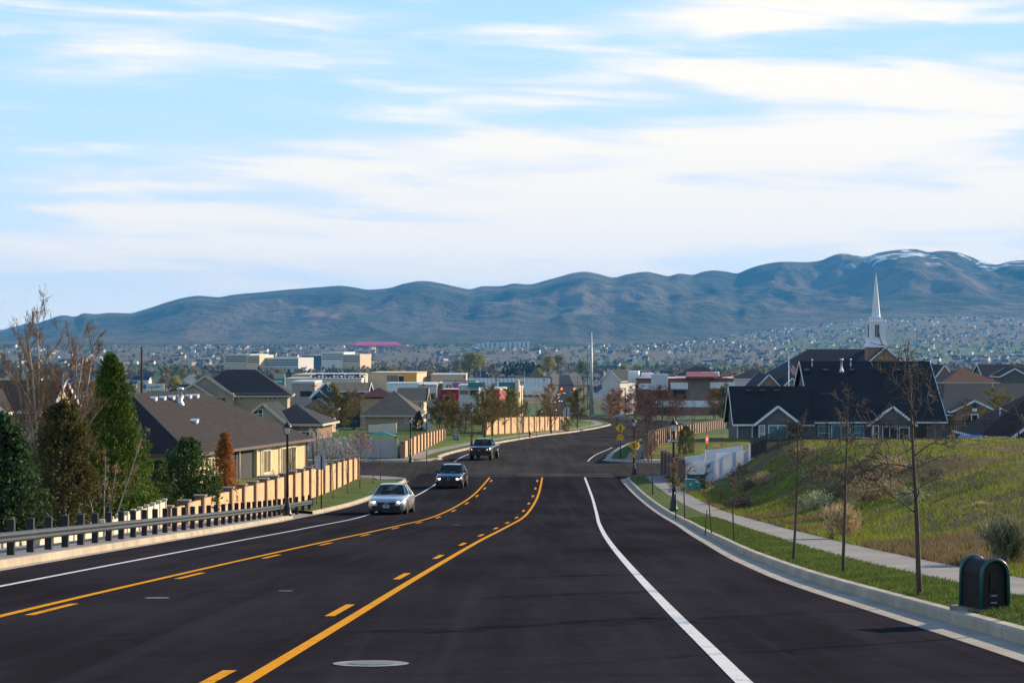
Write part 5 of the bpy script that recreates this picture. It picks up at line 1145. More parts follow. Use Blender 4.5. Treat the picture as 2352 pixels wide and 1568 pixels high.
class House:
    def __init__(s, name, label, cat, loc, rz=0, group=None):
        s.t = thing(name, label, cat, loc, rz, group); s.roofs = []
    def wall(s, x0, x1, y0, y1, z0, z1, mat, name='wall'):
        return MB().box(x0, x1, y0, y1, z0, z1).build(name, mat, s.t)
    def window(s, c, w, h, face='-y', frame=None, glass=None, mull=1, bar=0, name='window', d=.06, fw=.07):
        """window standing proud of a wall; face gives the outward side"""
        frame = frame or TRIM; glass = glass or G_DARK; m = MB(); g = MB()
        def bx(mm, u0, u1, v0, v1, o0, o1):
            if face == '-y': mm.box(c[0]+u0, c[0]+u1, c[1]-o1, c[1]-o0, c[2]+v0, c[2]+v1)
            elif face == '+x': mm.box(c[0]+o0, c[0]+o1, c[1]+u0, c[1]+u1, c[2]+v0, c[2]+v1)
            elif face == '-x': mm.box(c[0]-o1, c[0]-o0, c[1]+u0, c[1]+u1, c[2]+v0, c[2]+v1)
        bx(m, -w/2, w/2, h/2-fw, h/2, -.03, d); bx(m, -w/2, w/2, -h/2, -h/2+fw, -.03, d); bx(m, -w/2, -w/2+fw, -h/2+fw, h/2-fw, -.03, d); bx(m, w/2-fw, w/2, -h/2+fw, h/2-fw, -.03, d)
        for k in range(1, mull+1):
            u = -w/2+w*k/(mull+1); bx(m, u-fw*.4, u+fw*.4, -h/2+fw, h/2-fw, -.02, d-.01)
        for k in range(1, bar+1):
            v = -h/2+h*k/(bar+1); bx(m, -w/2+fw, w/2-fw, v-fw*.35, v+fw*.35, -.02, d-.012)
        f = m.build(name, frame, s.t); bx(g, -w/2+fw*.5, w/2-fw*.5, -h/2+fw*.5, h/2-fw*.5, -.02, d-.03); g.build('pane', glass, f); return f
    def gable(s, x0, x1, y0, y1, ze, rise, axis='x', ov=.45, roof=None, trim=None, gmat=None, th=.16, rake=True, end0=True, end1=True):
        """gable roof with ridge along axis over the box; rakes and eaves carry trim boards; the end triangles are walls"""
        P = (lambda a, b, z: (a, b, z)) if axis == 'x' else (lambda a, b, z: (b, a, z))
        a0, a1, b0, b1 = (x0, x1, y0, y1) if axis == 'x' else (y0, y1, x0, x1)
        mid = (b0+b1)/2; half = (b1-b0)/2; k = rise/half; e0, e1 = a0-(ov if end0 else 0), a1+(ov if end1 else 0); m = MB(); zo = ze-k*ov
        A = [P(e0, b0-ov, zo), P(e1, b0-ov, zo), P(e1, mid, ze+rise), P(e0, mid, ze+rise), P(e1, b1+ov, zo), P(e0, b1+ov, zo)]; dn = Vector((0, 0, -th))
        B = [Vector(p)+dn for p in A]; m.add(A+B, [(0, 1, 2, 3), (3, 2, 4, 5), (7, 6, 9, 8), (8, 9, 11, 10), (0, 6, 7, 1), (4, 10, 11, 5), (0, 3, 9, 6), (3, 5, 11, 9), (2, 1, 7, 8), (4, 2, 8, 10)])
        r = m.build('roof', roof, s.t); s.roofs.append(r)
        if gmat is not None:
            for a, on in ((a0, end0), (a1, end1)):
                if on: MB().prism([P(a-.06 if a == a0 else a-.06, b0, ze-.02), P(a-.06, b1, ze-.02), P(a-.06, mid, ze+rise-th-.03)], Vector(P(.12, 0, 0))).build('gable_wall', gmat, s.t)
        if trim is not None:
            f = MB(); q = .19
            for a, on in ((e0-.025, end0), (e1+.025, end1)):
                if on:
                    for b, sg in ((b0-ov, -1), (b1+ov, 1)): f.beam(P(a, b, zo-th*.45), P(a, mid, ze+rise-th*.45), .05, q+.06, up=(0, 0, 1))
            for b, sg in ((b0-ov-.025, -1), (b1+ov+.025, 1)): f.beam(P(e0, b, zo-th*.6), P(e1, b, zo-th*.6), .06, q)
            f.build('fascia', trim, r)
        return r
    def hip(s, x0, x1, y0, y1, ze, rise, ov=.5, roof=None, trim=None, axis='x', th=.16, inset=1.0):
        k = rise/((y1-y0)/2 if axis == 'x' else (x1-x0)/2); zo = ze-k*ov; X0, X1, Y0, Y1 = x0-ov, x1+ov, y0-ov, y1+ov
        if axis == 'x': h = (Y1-Y0)/2*inset; r0, r1 = (X0+h, (Y0+Y1)/2), (X1-h, (Y0+Y1)/2)
        else: h = (X1-X0)/2*inset; r0, r1 = ((X0+X1)/2, Y0+h), ((X0+X1)/2, Y1-h)
        if axis == 'x' and r0[0] > r1[0]: r0 = r1 = ((X0+X1)/2, (Y0+Y1)/2); r0 = (r0[0]-.05, r0[1]); r1 = (r1[0]+.05, r1[1])
        if axis == 'y' and r0[1] > r1[1]: r0 = r1 = ((X0+X1)/2, (Y0+Y1)/2); r0 = (r0[0], r0[1]-.05); r1 = (r1[0], r1[1]+.05)
        zt = ze+rise; C = [(X0, Y0, zo), (X1, Y0, zo), (X1, Y1, zo), (X0, Y1, zo)]; D = [(x, y, z-th) for x, y, z in C]; T = [(*r0, zt), (*r1, zt)]
        if axis == 'x': F_ = [(0, 1, 9, 8), (1, 2, 9), (2, 3, 8, 9), (3, 0, 8)]
        else: F_ = [(0, 1, 8), (1, 2, 9, 8), (2, 3, 9), (3, 0, 8, 9)]
        r = MB().add(C+D+T, F_+[(0, 4, 5, 1), (1, 5, 6, 2), (2, 6, 7, 3), (3, 7, 4, 0), (4, 7, 6, 5)]).build('roof', roof, s.t); s.roofs.append(r)
        if trim is not None:
            f = MB()
            for a, b in ((0, 1), (1, 2), (2, 3), (3, 0)):
                p, q = Vector(C[a]), Vector(C[b]); d = (q-p).normalized(); o = Vector((d.y, -d.x, 0))*.03; f.beam(p+o+Vector((0, 0, -th*.6)), q+o+Vector((0, 0, -th*.6)), .06, .2)
            f.build('fascia', trim, r)
        return r
    def pipe(s, p, h, r=.09, flare=True, mat=None):
        m = MB().lathe([(r*(2.2 if flare else 1.2), -.25), (r*(2.0 if flare else 1.1), 0), (r, .25 if flare else .05), (r, h), (r*1.7, h+.01), (r*1.7, h+.12), (r*.5, h+.20)], 10); return m.build('vent_pipe', mat or METAL, s.t, p)
    def vent(s, p, mat=None, w=.42):
        return MB().prism([(-w/2, -w*.4, -.12), (w/2, -w*.4, -.12), (w/2, -w*.4, .14), (-w/2, -w*.4, .14)], (0, w*.8, .12)).build('roof_vent', mat or METAL, s.t, p)
    def spout(s, x, y, z0, z1, mat=None):
        return MB().box(x-.05, x+.05, y-.10, y-.01, z0, z1).build('downspout', mat or TRIM, s.t)

# ---- grey house behind the bank
Yh = 230.0; zf = pz(1018, Yh); X0 = px(1692, Yh); X1 = 31.6; X2 = 45.5
h = House('grey_house', 'dark grey house with black roof and white edged gables behind the grassy bank', 'house', (X0, Yh, zf)); ww = X1-X0; mw = X2-X0
ez = 2.42; h.wall(0, ww+.5, 0, 8.6, -1.5, ez, W_GREY); h.wall(ww+.55, mw, .5, 19.3, -1.5, 2.55, W_GREY)
h.gable(0, ww+.3, 0, 8.6, ez, 3.55, 'x', .45, R_BLACK, TRIM, W_GREY, end1=False)
h.gable(ww+.55, mw, .5, 19.3, 2.6, 6.0, 'x', .5, R_BLACK, TRIM, W_GREY)
gx0, gx1 = px(1735, Yh)-X0, px(1833, Yh)-X0
h.wall(gx0+.2, gx1-.2, -.9, .3, -1.5, 2.35, W_GREY); h.gable(gx0, gx1, -.9, 3.2, 2.25, 1.75, 'y', .3, R_BLACK, TRIM, W_GREY, end1=False)
px0, px1 = px(1997, Yh)-X0, px(2096, Yh)-X0
h.wall(px0+.2, px1-.2, -.7, .8, -1.5, 2.3, W_GREY); h.gable(px0, px1, -.7, 4.5, 2.2, 1.8, 'y', .3, R_BLACK, TRIM, W_GREY, end1=False)
def wpx(hh, x0, x1, y0, y1, Y, yl, **kw):
    x = px((x0+x1)/2, Y)-hh.t.location.x; z = pz((y0+y1)/2, Y)-hh.t.location.z; return hh.window((x, yl, z), (x1-x0)/F*Y, (y1-y0)/F*Y, **kw)
wpx(h, 1740, 1755, 975, 1014, Yh, -.9, glass=G_PALE, mull=0, bar=1, fw=.09); wpx(h, 1762, 1806, 975, 1018, Yh, -.9, glass=G_TEAL, mull=1, name='sliding_door', fw=.09)
wpx(h, 1816, 1832, 972, 1014, Yh, -.92, glass=G_DARK, frame=DARKIN, mull=0, name='door')
wpx(h, 1880, 1907, 977, 1012, Yh, .5, glass=G_TEAL, mull=0, bar=1); wpx(h, 1911, 1955, 976, 1016, Yh, .5, glass=G_TEAL, mull=1, name='sliding_door'); wpx(h, 1959, 1987, 977, 1012, Yh, .5, glass=G_TEAL, mull=0, bar=1)
wpx(h, 2000, 2016, 976, 1014, Yh, -.7, glass=G_OLIVE, mull=0, bar=1, name='door'); wpx(h, 2024, 2058, 978, 1016, Yh, -.7, glass=G_DARK, mull=1, name='sliding_door'); wpx(h, 2062, 2086, 980, 1010, Yh, -.7, glass=G_DARK, mull=0)
wpx(h, 2108, 2130, 976, 1016, Yh, .5, glass=G_DARK, frame=DARKIN, mull=0, name='door')
h.spout(gx0-.35, -.05, -.5, 2.2); h.spout(px0+.3, -.72, -.5, 2.0); h.spout(.08, -.02, -.5, 2.2)
h.pipe((px(1936, 237)-X0, 8.0, 2.6+5.0), 1.1, .12); h.pipe((px(1957, 238)-X0, 9.0, 2.6+5.6), .5, .06, False); h.pipe((px(1868, 238)-X0, 9.0, 2.6+5.6), .45, .05, False)
for x in (1856, 1899, 1960, 2028, 2066): h.vent((px(x, 237)-X0, 8.0, 2.6+4.9), R_BLACK, .6)
for x in (1720, 1752, 1785): h.vent((px(x, 233)-X0, 3.6, ez+2.95), R_BLACK, .6)
MB().box(px(2178, 214)-X0, px(2246, 214)-X0, -13, -12.8, -.8, 1.9).build('screen_wall', M('blue_grey_screen', (.05, .075, .095), .7), h.t)
# tarp-blue trampoline behind the fence
Yt = 141; z = ground(px(2235, Yt), Yt); t = thing('trampoline', 'bright blue round trampoline behind the iron fence', 'trampoline', (px(2235, Yt), Yt, z)); r = 29/F*Yt; zt = pz(1006, Yt)-z
m = MB(); n = 24; m.tube([(r*math.cos(6.283*k/n), r*math.sin(6.283*k/n), zt) for k in range(n+1)], .17, 8, cap=False); m.build('pad', M('blue_vinyl', (.01, .16, .62), .5, .1), t); MB().poly([(r*.95*math.cos(6.283*k/n), r*.95*math.sin(6.283*k/n), zt-.02) for k in range(n)]).build('mat', BLACK, t)
for k in range(6): MB().tube([(r*math.cos(6.283*k/6), r*math.sin(6.283*k/6), -.2), (r*math.cos(6.283*k/6), r*math.sin(6.283*k/6), zt)], .04, 6).build('leg', STEEL, t)
# ---- plum-roofed brick house at the right edge
Yb = 196; zf = ground(px(2330, Yb), Yb)-.2; h = House('brick_house', 'dark red brick house with plum roof at the right edge behind the fence', 'house', (px(2244, Yb), Yb, zf), R(-3))
h.wall(.5, 16, .3, 13, -1, 1.95, W_DBRICK); h.hip(.5, 16, .3, 13, 1.95, 3.75, .55, R_PURP, TRIM, axis='x', inset=.95)
h.wall(3.2, 8.0, -1.6, .4, -1, 1.9, W_DBRICK); h.gable(3.0, 8.2, -1.6, 4, 1.8, 1.9, 'y', .4, R_PURP, TRIM, W_DBRICK, end1=False)
h.window((5.5, -1.6, 1.0), 1.3, 1.2, glass=G_PALE); h.window((1.8, .3, 1.0), 1.0, 1.1); h.pipe((2.6, 3.2, 3.6), .3, .06, False); h.pipe((8, 6, 5.3), .4, .06, False)
# ---- brown brick house with white framed door and wide grey roof
Yc = 290; zf = zr(Yc)+.1; h = House('brick_house', 'brown brick house with wide grey roof, white gable trim and round attic vent', 'house', (px(2192, Yc), Yc, zf))
w = px(2282, Yc)-px(2192, Yc); ev = pz(948, Yc)-zf; h.wall(-1.0, 24, 1.6, 18, -1, ev, W_BRICK); h.wall(.1, w-.1, -.4, 1.7, -1, ev+.3, W_BRICK)
h.gable(-.2, w+.2, -.4, 7, ev+.35, 1.35, 'y', .3, R_GREY, TRIM, W_BRICK, end1=False); h.hip(-1.0, 30, 1.6, 18, ev, pz(880, 299)-zf-ev, .5, R_GREY, TRIM, inset=.25)
wpx(h, 2214, 2246, 950, 985, Yc, -.4, mull=1, name='door', fw=.14); wpx(h, 2206, 2212, 952, 978, Yc, -.4, mull=0)
m = MB(); n = 16; cx, cz = w/2, ev+.95; m.poly([(cx+.34*math.cos(6.283*k/n), -.475, cz+.34*math.sin(6.283*k/n)) for k in range(n)]); m.build('attic_vent', DARKIN, h.t)
MB().box(cx-.32, cx+.32, -.5, -.42, cz-.75, cz-.33).build('wall_plate', TRIM, h.t); h.pipe((px(2278, 299)-h.t.location.x, 8.5, pz(886, 299)-zf), .3, .05, False)
# ---- church with steeple
Yk = 430; zf = zr(Yk)-.2; cx = px(2008, Yk); h = House('church', 'brick church with white steeple and long dark roof behind the grey house', 'church', (cx, Yk, zf)); L = lambda x: px(x, Yk)-cx; Z = lambda y: pz(y, Yk)-zf
h.wall(L(1765), L(2168), 0, 26, -1, Z(880), W_BRICKL); h.hip(L(1765), L(2168), 0, 26, Z(880), Z(802)-Z(880), .6, R_NAVY, TRIM, inset=.75)
h.wall(L(1960), L(2082), -6, 1, -1, Z(850), W_BRICKL); h.gable(L(1958), L(2084), -6, 14, Z(850), Z(797)-Z(850), 'y', .6, R_NAVY, TRIM, W_BRICKL)
h.wall(L(1730), L(1800), -7, 2, -1, Z(895), W_BRICKL); h.gable(L(1722), L(1790), -7, 12, Z(893), 3.0, 'y', .5, R_NAVY, TRIM, W_BRICKL); h.wall(L(1772), L(1830), -10, 0, -1, Z(900), W_BRICKL); h.gable(L(1772), L(1836), -10, 12, Z(896), 2.6, 'y', .5, R_NAVY, TRIM, W_TAUPE)
h.wall(L(2130), L(2176), -9, 4, -1, Z(878), W_BRICKL); h.gable(L(2118), L(2178), -9, 10, Z(876), 3.4, 'y', .5, R_NAVY, TRIM, W_BRICKL)
hw = 22/F*Yk; s = House.__new__(House); s.t = h.t; s.roofs = []
yc = -2.0
MB().box(-hw, hw, yc-hw, yc+hw, Z(850), Z(797.5)).build('tower_base', W_BRICKL, h.t)
def ring(y0, y1, w0, w1): a, b = w0/F*Yk, w1/F*Yk; return [(-a, yc-a, Z(y0)), (a, yc-a, Z(y0)), (a, yc+a, Z(y0)), (-a, yc+a, Z(y0)), (-b, yc-b, Z(y1)), (b, yc-b, Z(y1)), (b, yc+b, Z(y1)), (-b, yc+b, Z(y1))]
FB = [(0, 3, 2, 1), (4, 5, 6, 7), (0, 1, 5, 4), (1, 2, 6, 5), (2, 3, 7, 6), (3, 0, 4, 7)]
m = MB()
for a in ((797.5, 793, 25.5, 25.5), (793, 788, 23, 22), (788, 778, 21, 19), (778, 776, 20, 20), (776, 741, 17, 16.5), (741, 738.5, 18.5, 18.5), (738.5, 731, 13.5, 13), (731, 728, 14.2, 14.2)): m.add(ring(*a), FB)
for sx in (-1, 1):
    for sy in (-1, 1): q = 15/F*Yk; r_ = 3.2/F*Yk; m.box(sx*q-r_, sx*q+r_, yc+sy*q-r_, yc+sy*q+r_, Z(776), Z(741.5))
st = m.build('steeple', TRIM, h.t)
m = MB(); a = 10.2/F*Yk; b = .04; n = 8; zz0, zz1 = Z(728), Z(627); m.lathe([(a*1.08, zz0), (a*1.0, zz0+.15), (.05, zz1)], 8, (0, yc, 0), smooth=False); m.build('spire', TRIM, st)
lv = MB()
for (dx, dy) in ((0, -1), (1, 0), (-1, 0), (0, 1)):
    q = 17.3/F*Yk; w_ = 4.6/F*Yk
    if dx == 0: lv.box(-w_, w_, yc+dy*q-.06, yc+dy*q+.06, Z(779)+.4, Z(746))
    else: lv.box(dx*q-.06, dx*q+.06, yc-w_, yc+w_, Z(779)+.4, Z(746))
lv.build('louvre', DARKIN, st); lb = MB()
for u in (-.13, .13): lb.box(u-.025, u+.025, yc-17.3/F*Yk-.10, yc-17.3/F*Yk-.061, Z(779)+.4, Z(746))
lb.build('louvre_bar', TRIM, st)
# ---- flag
Yf = 395; p = Vector((px(1811.5, Yf), Yf, zr(Yf))); t = thing('flag_pole', 'white flagpole behind the grey house roof, left of the church', 'flagpole', p); MB().tube([(0, 0, -.3), (0, 0, pz(820, Yf)-p.z)], [.13, .07], 8).build('pole', TRIM, t); MB().ball((0, 0, pz(819.5, Yf)-p.z+.08), .14, 8, 6).build('finial', M('gilt', (.6, .42, .12), .35, metal=.6), t)
def flag_mat():
    n = N('flag_cloth'); sp = n.new('ShaderNodeSeparateXYZ'); n.put(sp.inputs[0], n.coord('UV')); u, v = sp.outputs[0], sp.outputs[1]
    st = n.math('GREATER_THAN', n.math('FRACT', n.math('MULTIPLY', v, 6.5)), .5); col = n.mix(st, (.42, .03, .05), (.62, .58, .60)); can = n.math('MULTIPLY', n.math('LESS_THAN', u, .42), n.math('GREATER_THAN', v, .46))
    su = n.math('SUBTRACT', n.math('FRACT', n.math('MULTIPLY', u, 14)), .5); sv_ = n.math('SUBTRACT', n.math('FRACT', n.math('MULTIPLY', v, 12)), .5); star = n.math('LESS_THAN', n.math('ADD', n.math('MULTIPLY', su, su), n.math('MULTIPLY', sv_, sv_)), .035)
    return n.fin(n.mix(can, col, n.mix(star, (.02, .06, .26), (.55, .55, .6))), .8, 0, .2)
f = thing('flag', 'red, white and blue striped flag hanging from the white flagpole', 'flag', Vector((p.x, p.y, 0)))
m = MB(); nu, nv = 14, 10; uv = []; W_, H_ = 2.35, 1.55; zt = pz(828, Yf)
for j in range(nv+1):
    for i in range(nu+1):
        u, v = i/nu, j/nv; sag = 1.55*u**.75; m.v.append((.1+u*1.42+.06*math.sin(u*9+v*2), .22*math.sin(u*8+v*3)*u, zt-sag-(1-v)*H_*1.05)); uv.append((u, v))
for j in range(nv):
    for i in range(nu): m.f.append((j*(nu+1)+i, j*(nu+1)+i+1, (j+1)*(nu+1)+i+1, (j+1)*(nu+1)+i)); m.m.append(0); m.sm.append(True)
fo = m.build('cloth', flag_mat(), f); ul = fo.data.uv_layers.new(name='UVMap')
for lp in fo.data.loops: ul.data[lp.index].uv = uv[lp.vertex_index]
fo.modifiers.new('thick', 'SOLIDIFY').thickness = .02

# ---- left: cream house with the big brown roof
ang = math.atan2(5.9, 24.0); h = House('cream_house', 'cream house with large brown hip roof behind the tan wall', 'house', (-21.3, 144, -10.1), -ang)
ev = 2.72; h.wall(-13.4, -.35, .4, 24.2, -.8, ev, W_CREAM)   # main box; the side towards the road is local +x
r = h.hip(-14.0, -.0, 0, 24.7, ev, 3.75, .15, R_BROWN, M('brown_gutter', (.10, .07, .055), .6), axis='y', inset=.9)
MB().box(-.34, -.30, 6.1, 12.6, -.6, ev-.1).build('porch_shade_panel', DARKIN, h.t); MB().box(-.5, -.05, 12.7, 12.85, -.6, ev-.1).build('porch_return', W_CREAM, h.t)  # flat dark panel paints the porch's shade; the wall has no recess
W = lambda y, z, w, hh, g, **k: h.window((-.30, y, z), w, hh, face='+x', glass=g, frame=M('cream_frame', (.70, .62, .42), .6), fw=.10, d=.08, **k)
W(15.3, 1.35, 1.6, 1.75, G_SLAT, mull=1); W(20.0, 1.15, 3.2, 2.1, G_SLAT, mull=2, name='sliding_door'); W(1.6, 1.6, 1.0, 1.3, G_SLAT, mull=0); W(4.4, 1.6, 1.2, 1.3, G_SLAT)
m = MB()
for (y, z, w, hh) in ((15.3, 1.35, 2.1, 2.3), (20.0, 1.15, 3.8, 2.6)): m.box(-.34, -.28, y-w/2, y+w/2, z-hh/2, z+hh/2)
m.build('surround', M('cream_surround', (.74, .60, .36), .8), h.t)
for y, z in ((5.9, 0), (9.3, 0)): MB().tube([(-.1, y, -.6), (-.1, y, ev-.2)], .08, 8).build('porch_post', TRIMB, h.t)
h.spout(-.25, 24.2, -.6, ev-.3, M('dark_spout', (.05, .045, .04)))
for y in (8.4, 10.0, 11.6, 13.2, 14.8, 16.2): h.vent((-6.2, y, ev+3.25), None, .5)
h.pipe((-5.5, 11.6, ev+2.9), 1.0, .15); h.vent((-3.2, 8.6, ev+1.7), None, .55); h.vent((-9.5, 2.4, ev+1.5), None, .55); h.vent((-7.6, .9, ev+.6), None, .55)
h.gable(-12, -3.2, -3.2, 3.5, ev-.5, 1.9, 'y', .4, R_BROWN, None, W_CREAM, end1=False); h.wall(-11.8, -3.4, -3.1, .5, -.8, ev-.5, W_CREAM)
# ---- two-storey tan house
Yd = 280; zf = zr(Yd)+.1; h = House('tan_house', 'two-storey tan house with charcoal roof and two front gables at left', 'house', (px(410, Yd), Yd, zf), R(4)); x_ = lambda x: px(x, Yd)-px(410, Yd); z_ = lambda y: pz(y, Yd)-zf
h.wall(x_(420), x_(658), 1.5, 12, -.5, z_(904), W_TAN); h.hip(x_(430), x_(662), 1.5, 12.5, z_(905), z_(850)-z_(905), .4, R_NAVY, TRIMB, inset=.85)
h.wall(x_(412), x_(535), 0, 4, -.5, z_(903), W_TAN); h.gable(x_(410), x_(532), 0, 8, z_(904), z_(862)-z_(904), 'y', .3, R_NAVY, TRIMB, W_TAUPE, end1=False); h.wall(x_(409), x_(482), -1.2, 1, -.5, z_(906), W_TAN); h.gable(x_(406), x_(485), -1.2, 6, z_(905), z_(880)-z_(905), 'y', .3, R_NAVY, TRIMB, W_TAUPE, end1=False)
wd = lambda a, b, c, d, yl, **k: h.window((x_((a+b)/2), yl, z_((c+d)/2)), (b-a)/F*Yd, (d-c)/F*Yd, frame=TRIMB, **k)
wd(493, 519, 912, 933, 0, glass=M_glass('green_window', (.03, .05, .045)), mull=1); wd(547, 558, 911, 925, 1.5, mull=0, glass=G_PALE); wd(425, 442, 912, 926, -1.2)
for a in (604, 614.5, 625): wd(a, a+8, 908, 919, 1.5, mull=0, bar=1)
# ---- lower grey house with gable and garage
Ye = 214; zf = zr(Ye)+.0; h = House('garage_house', 'single-storey house with charcoal roof, boarded gable and brick band behind the cream house', 'house', (px(548, Ye), Ye, zf), R(-6)); x_ = lambda x: px(x, Ye)-px(548, Ye); z_ = lambda y: pz(y, Ye)-zf
h.wall(x_(600), x_(726), 1.2, 9, -.5, z_(972), W_BRICK); h.hip(x_(585), x_(730), 1.2, 9.5, z_(970), z_(932)-z_(970), .4, R_NAVY, TRIMB, inset=.8); h.wall(x_(560), x_(652), 0, 5, -.5, z_(966), W_TAN); h.gable(x_(555), x_(655), 0, 7, z_(966), z_(925)-z_(966), 'y', .35, R_NAVY, TRIMB, W_TAUPE, end1=False)
h.window((x_(594), -.07, z_(950)), 1.0, 1.0, mull=1, bar=1); h.wall(x_(670), x_(722), 1.05, 1.19, -.5, z_(992), M('grey_garage_door', (.16, .20, .23), .6), 'garage_door'); h.window((x_(700), 1.05, z_(996)), 1.6, .5, mull=3)
# ---- house at the left edge
Yg = 148; zf = ground(px(30, Yg), Yg); h = House('cream_house', 'yellow walled house with brown roof half hidden by the bare aspen at the left edge', 'house', (px(-60, Yg), Yg, zf)); x_ = lambda x: px(x, Yg)-px(-60, Yg); z_ = lambda y: pz(y, Yg)-zf
h.wall(x_(-58), x_(104), 0, 9, -.5, z_(940), W_CREAM); h.gable(x_(-58), x_(106), 0, 9.5, z_(938), z_(876)-z_(938), 'x', .4, R_BROWN, TRIM, W_CREAM); h.wall(x_(-60), x_(18), -2.5, .4, -.5, z_(932), W_CREAM); h.gable(x_(-62), x_(20), -2.5, 4, z_(932), z_(894)-z_(932), 'y', .4, R_BROWN, TRIM, W_CREAM, end1=False)
h.window((x_(60), 0, z_(965)), 1.6, 1.2); h.window((x_(90), 0, z_(965)), .9, 1.2, mull=0)
# ---- blue house and its neighbours
def simple_house(label, x0, x1, yeave, yridge, Y, D, wall, roof, axis='x', trim=None, kind='gable', rz=0, wins=(), gab=None, name='house', zdown=None):
    zf = zr(Y)+.05; h = House(name, label, 'house', (px(x0, Y), Y, zf), R(rz)); w = px(x1, Y)-px(x0, Y); ev = pz(yeave, Y)-zf; ri = pz(yridge, Y+D/2)-zf-ev
    h.wall(.1, w-.1, 0, D, -.5, ev, wall); (h.gable(0, w, 0, D, ev, ri, axis, .4, roof, trim, gab or wall) if kind == 'gable' else h.hip(0, w, 0, D, ev, ri, .4, roof, trim, inset=.9))
    for (a, b, c, d) in wins: h.window((px((a+b)/2, Y)-px(x0, Y), 0, pz((c+d)/2, Y)-zf), (b-a)/F*Y, (d-c)/F*Y)
    return h
h = simple_house('blue sided house with twin white trimmed gables', 752, 842, 896, 878, 330, 9, W_BLUE, R_TAN, 'x', TRIM); h.wall(px(720, 330)-px(752, 330), px(782, 330)-px(752, 330), -2, 1, -.5, pz(905, 330)-h.t.location.z, W_BLUE); h.gable(px(720, 330)-px(752, 330), px(782, 330)-px(752, 330), -2, 6, pz(905, 330)-h.t.location.z, pz(877, 330)-pz(905, 330), 'y', .25, R_TAN, TRIM, W_BLUE, end1=False)
h.gable(px(718, 330)-px(752, 330), px(756, 330)-px(752, 330), -2.6, 3, pz(910, 330)-h.t.location.z, pz(893, 330)-pz(910, 330), 'y', .2, R_TAN, TRIM, W_BLUE, end1=False)
for a, b, c, d in ((732, 744, 913, 926), (762, 774, 913, 926)): h.window((px((a+b)/2, 330)-px(752, 330), -2, pz((c+d)/2, 330)-h.t.location.z), (b-a)/F*330, (d-c)/F*330, bar=1)
h.window((px(750, 330)-px(752, 330)+.6, -2.1, pz(893, 330)-h.t.location.z), .5, .6, mull=0)
simple_house('pale yellow gabled house beside the blue house', 826, 846, 905, 880, 345, 9, W_YEL, R_NAVY, 'y', TRIM, wins=[(830, 838, 908, 918)])
simple_house('house with maroon roof right of the blue house', 826, 905, 910, 890, 320, 10, W_TAN, R_MAR, 'x', None, 'hip')
simple_house('house with wide grey hip roof facing the side street trees', 836, 960, 950, 897, 255, 13, W_TAN, R_GREY, 'x', TRIMB, 'hip', wins=[(930, 940, 955, 972)])
simple_house('tan walled house with grey brown roof behind the wide grey roof', 915, 975, 918, 890, 300, 10, W_CREAM, R_GREY, 'x', TRIMB, 'gable', wins=[(960, 968, 924, 936)])
simple_house('low charcoal roofed house tucked below the blue house', 690, 760, 940, 915, 275, 9, W_TAN, R_NAVY, 'x', TRIMB, 'hip')
simple_house('russet hip roofed house above the wide grey roof on the right', 2166, 2290, 876, 844, 380, 13, W_BRICK, R_RED, 'x', TRIMB, 'hip')
simple_house('navy roofed house with white gable at the far right', 2262, 2420, 868, 836, 450, 12, W_GREY, R_NAVY, 'x', TRIM, 'gable'); simple_house('small navy gabled house at the right edge under a white eave', 2300, 2360, 862, 845, 425, 8, W_GREY, R_NAVY, 'y', TRIM, 'gable')
simple_house('long low house with black roof and white end left of the church', 1690, 1780, 868, 848, 640, 12, M('off_white_wall', (.55, .53, .50), .8), R_NAVY, 'x', TRIM, 'hip', wins=[(1742, 1750, 872, 880)])
simple_house('dark roofed house with two pale gables behind the brick offices', 1560, 1660, 862, 842, 700, 12, M('off_white_wall', (.55, .53, .50), .8), R_NAVY, 'x', TRIM, 'hip')
simple_house('white gable ended house beside the tall steel pole', 1382, 1428, 872, 848, 640, 12, M('off_white_wall', (.55, .53, .50), .8), R_NAVY, 'y', TRIM, 'gable', rz=-25)
# ---- commercial buildings
def block(name, label, cat, x0, x1, ytop, Y, D, wall, rz=0, cap=None, bands=(), wins=(), zb=None, roofc=None):
    """flat-roofed building: walls, parapet cap, bands and windows given in picture rows on its front"""
    zf = zr(Y) if zb is None else zb; h = House(name, label, cat, (px(x0, Y), Y, zf), R(rz)); w = px(x1, Y)-px(x0, Y); ht = pz(ytop, Y)-zf; h.w, h.ht = w, ht
    h.wall(0, w, 0, D, -1, ht, wall); MB().box(-.15, w+.15, -.15, D+.15, ht+.003, ht+.45).build('parapet', cap or TRIM, h.t); MB().box(.3, w-.3, .3, D-.3, ht+.45, ht+.5).build('flat_roof', roofc or M('pale_flat_roof', (.5, .5, .5), .9), h.t)
    X = lambda x: px(x, Y)-px(x0, Y); ZZ = lambda y: pz(y, Y)-zf
    for (a, b, c, d, mt, nm) in bands: h.wall(X(a), X(b), -.22, -.005, ZZ(d), ZZ(c), mt, nm)
    for (a, b, c, d) in wins: h.window((X((a+b)/2), 0, ZZ((c+d)/2)), (b-a)/F*Y, (d-c)/F*Y, mull=max(1, int((b-a)/12)), frame=M('dark_frame', (.05, .05, .055)), glass=G_DARK, d=.12)
    return h
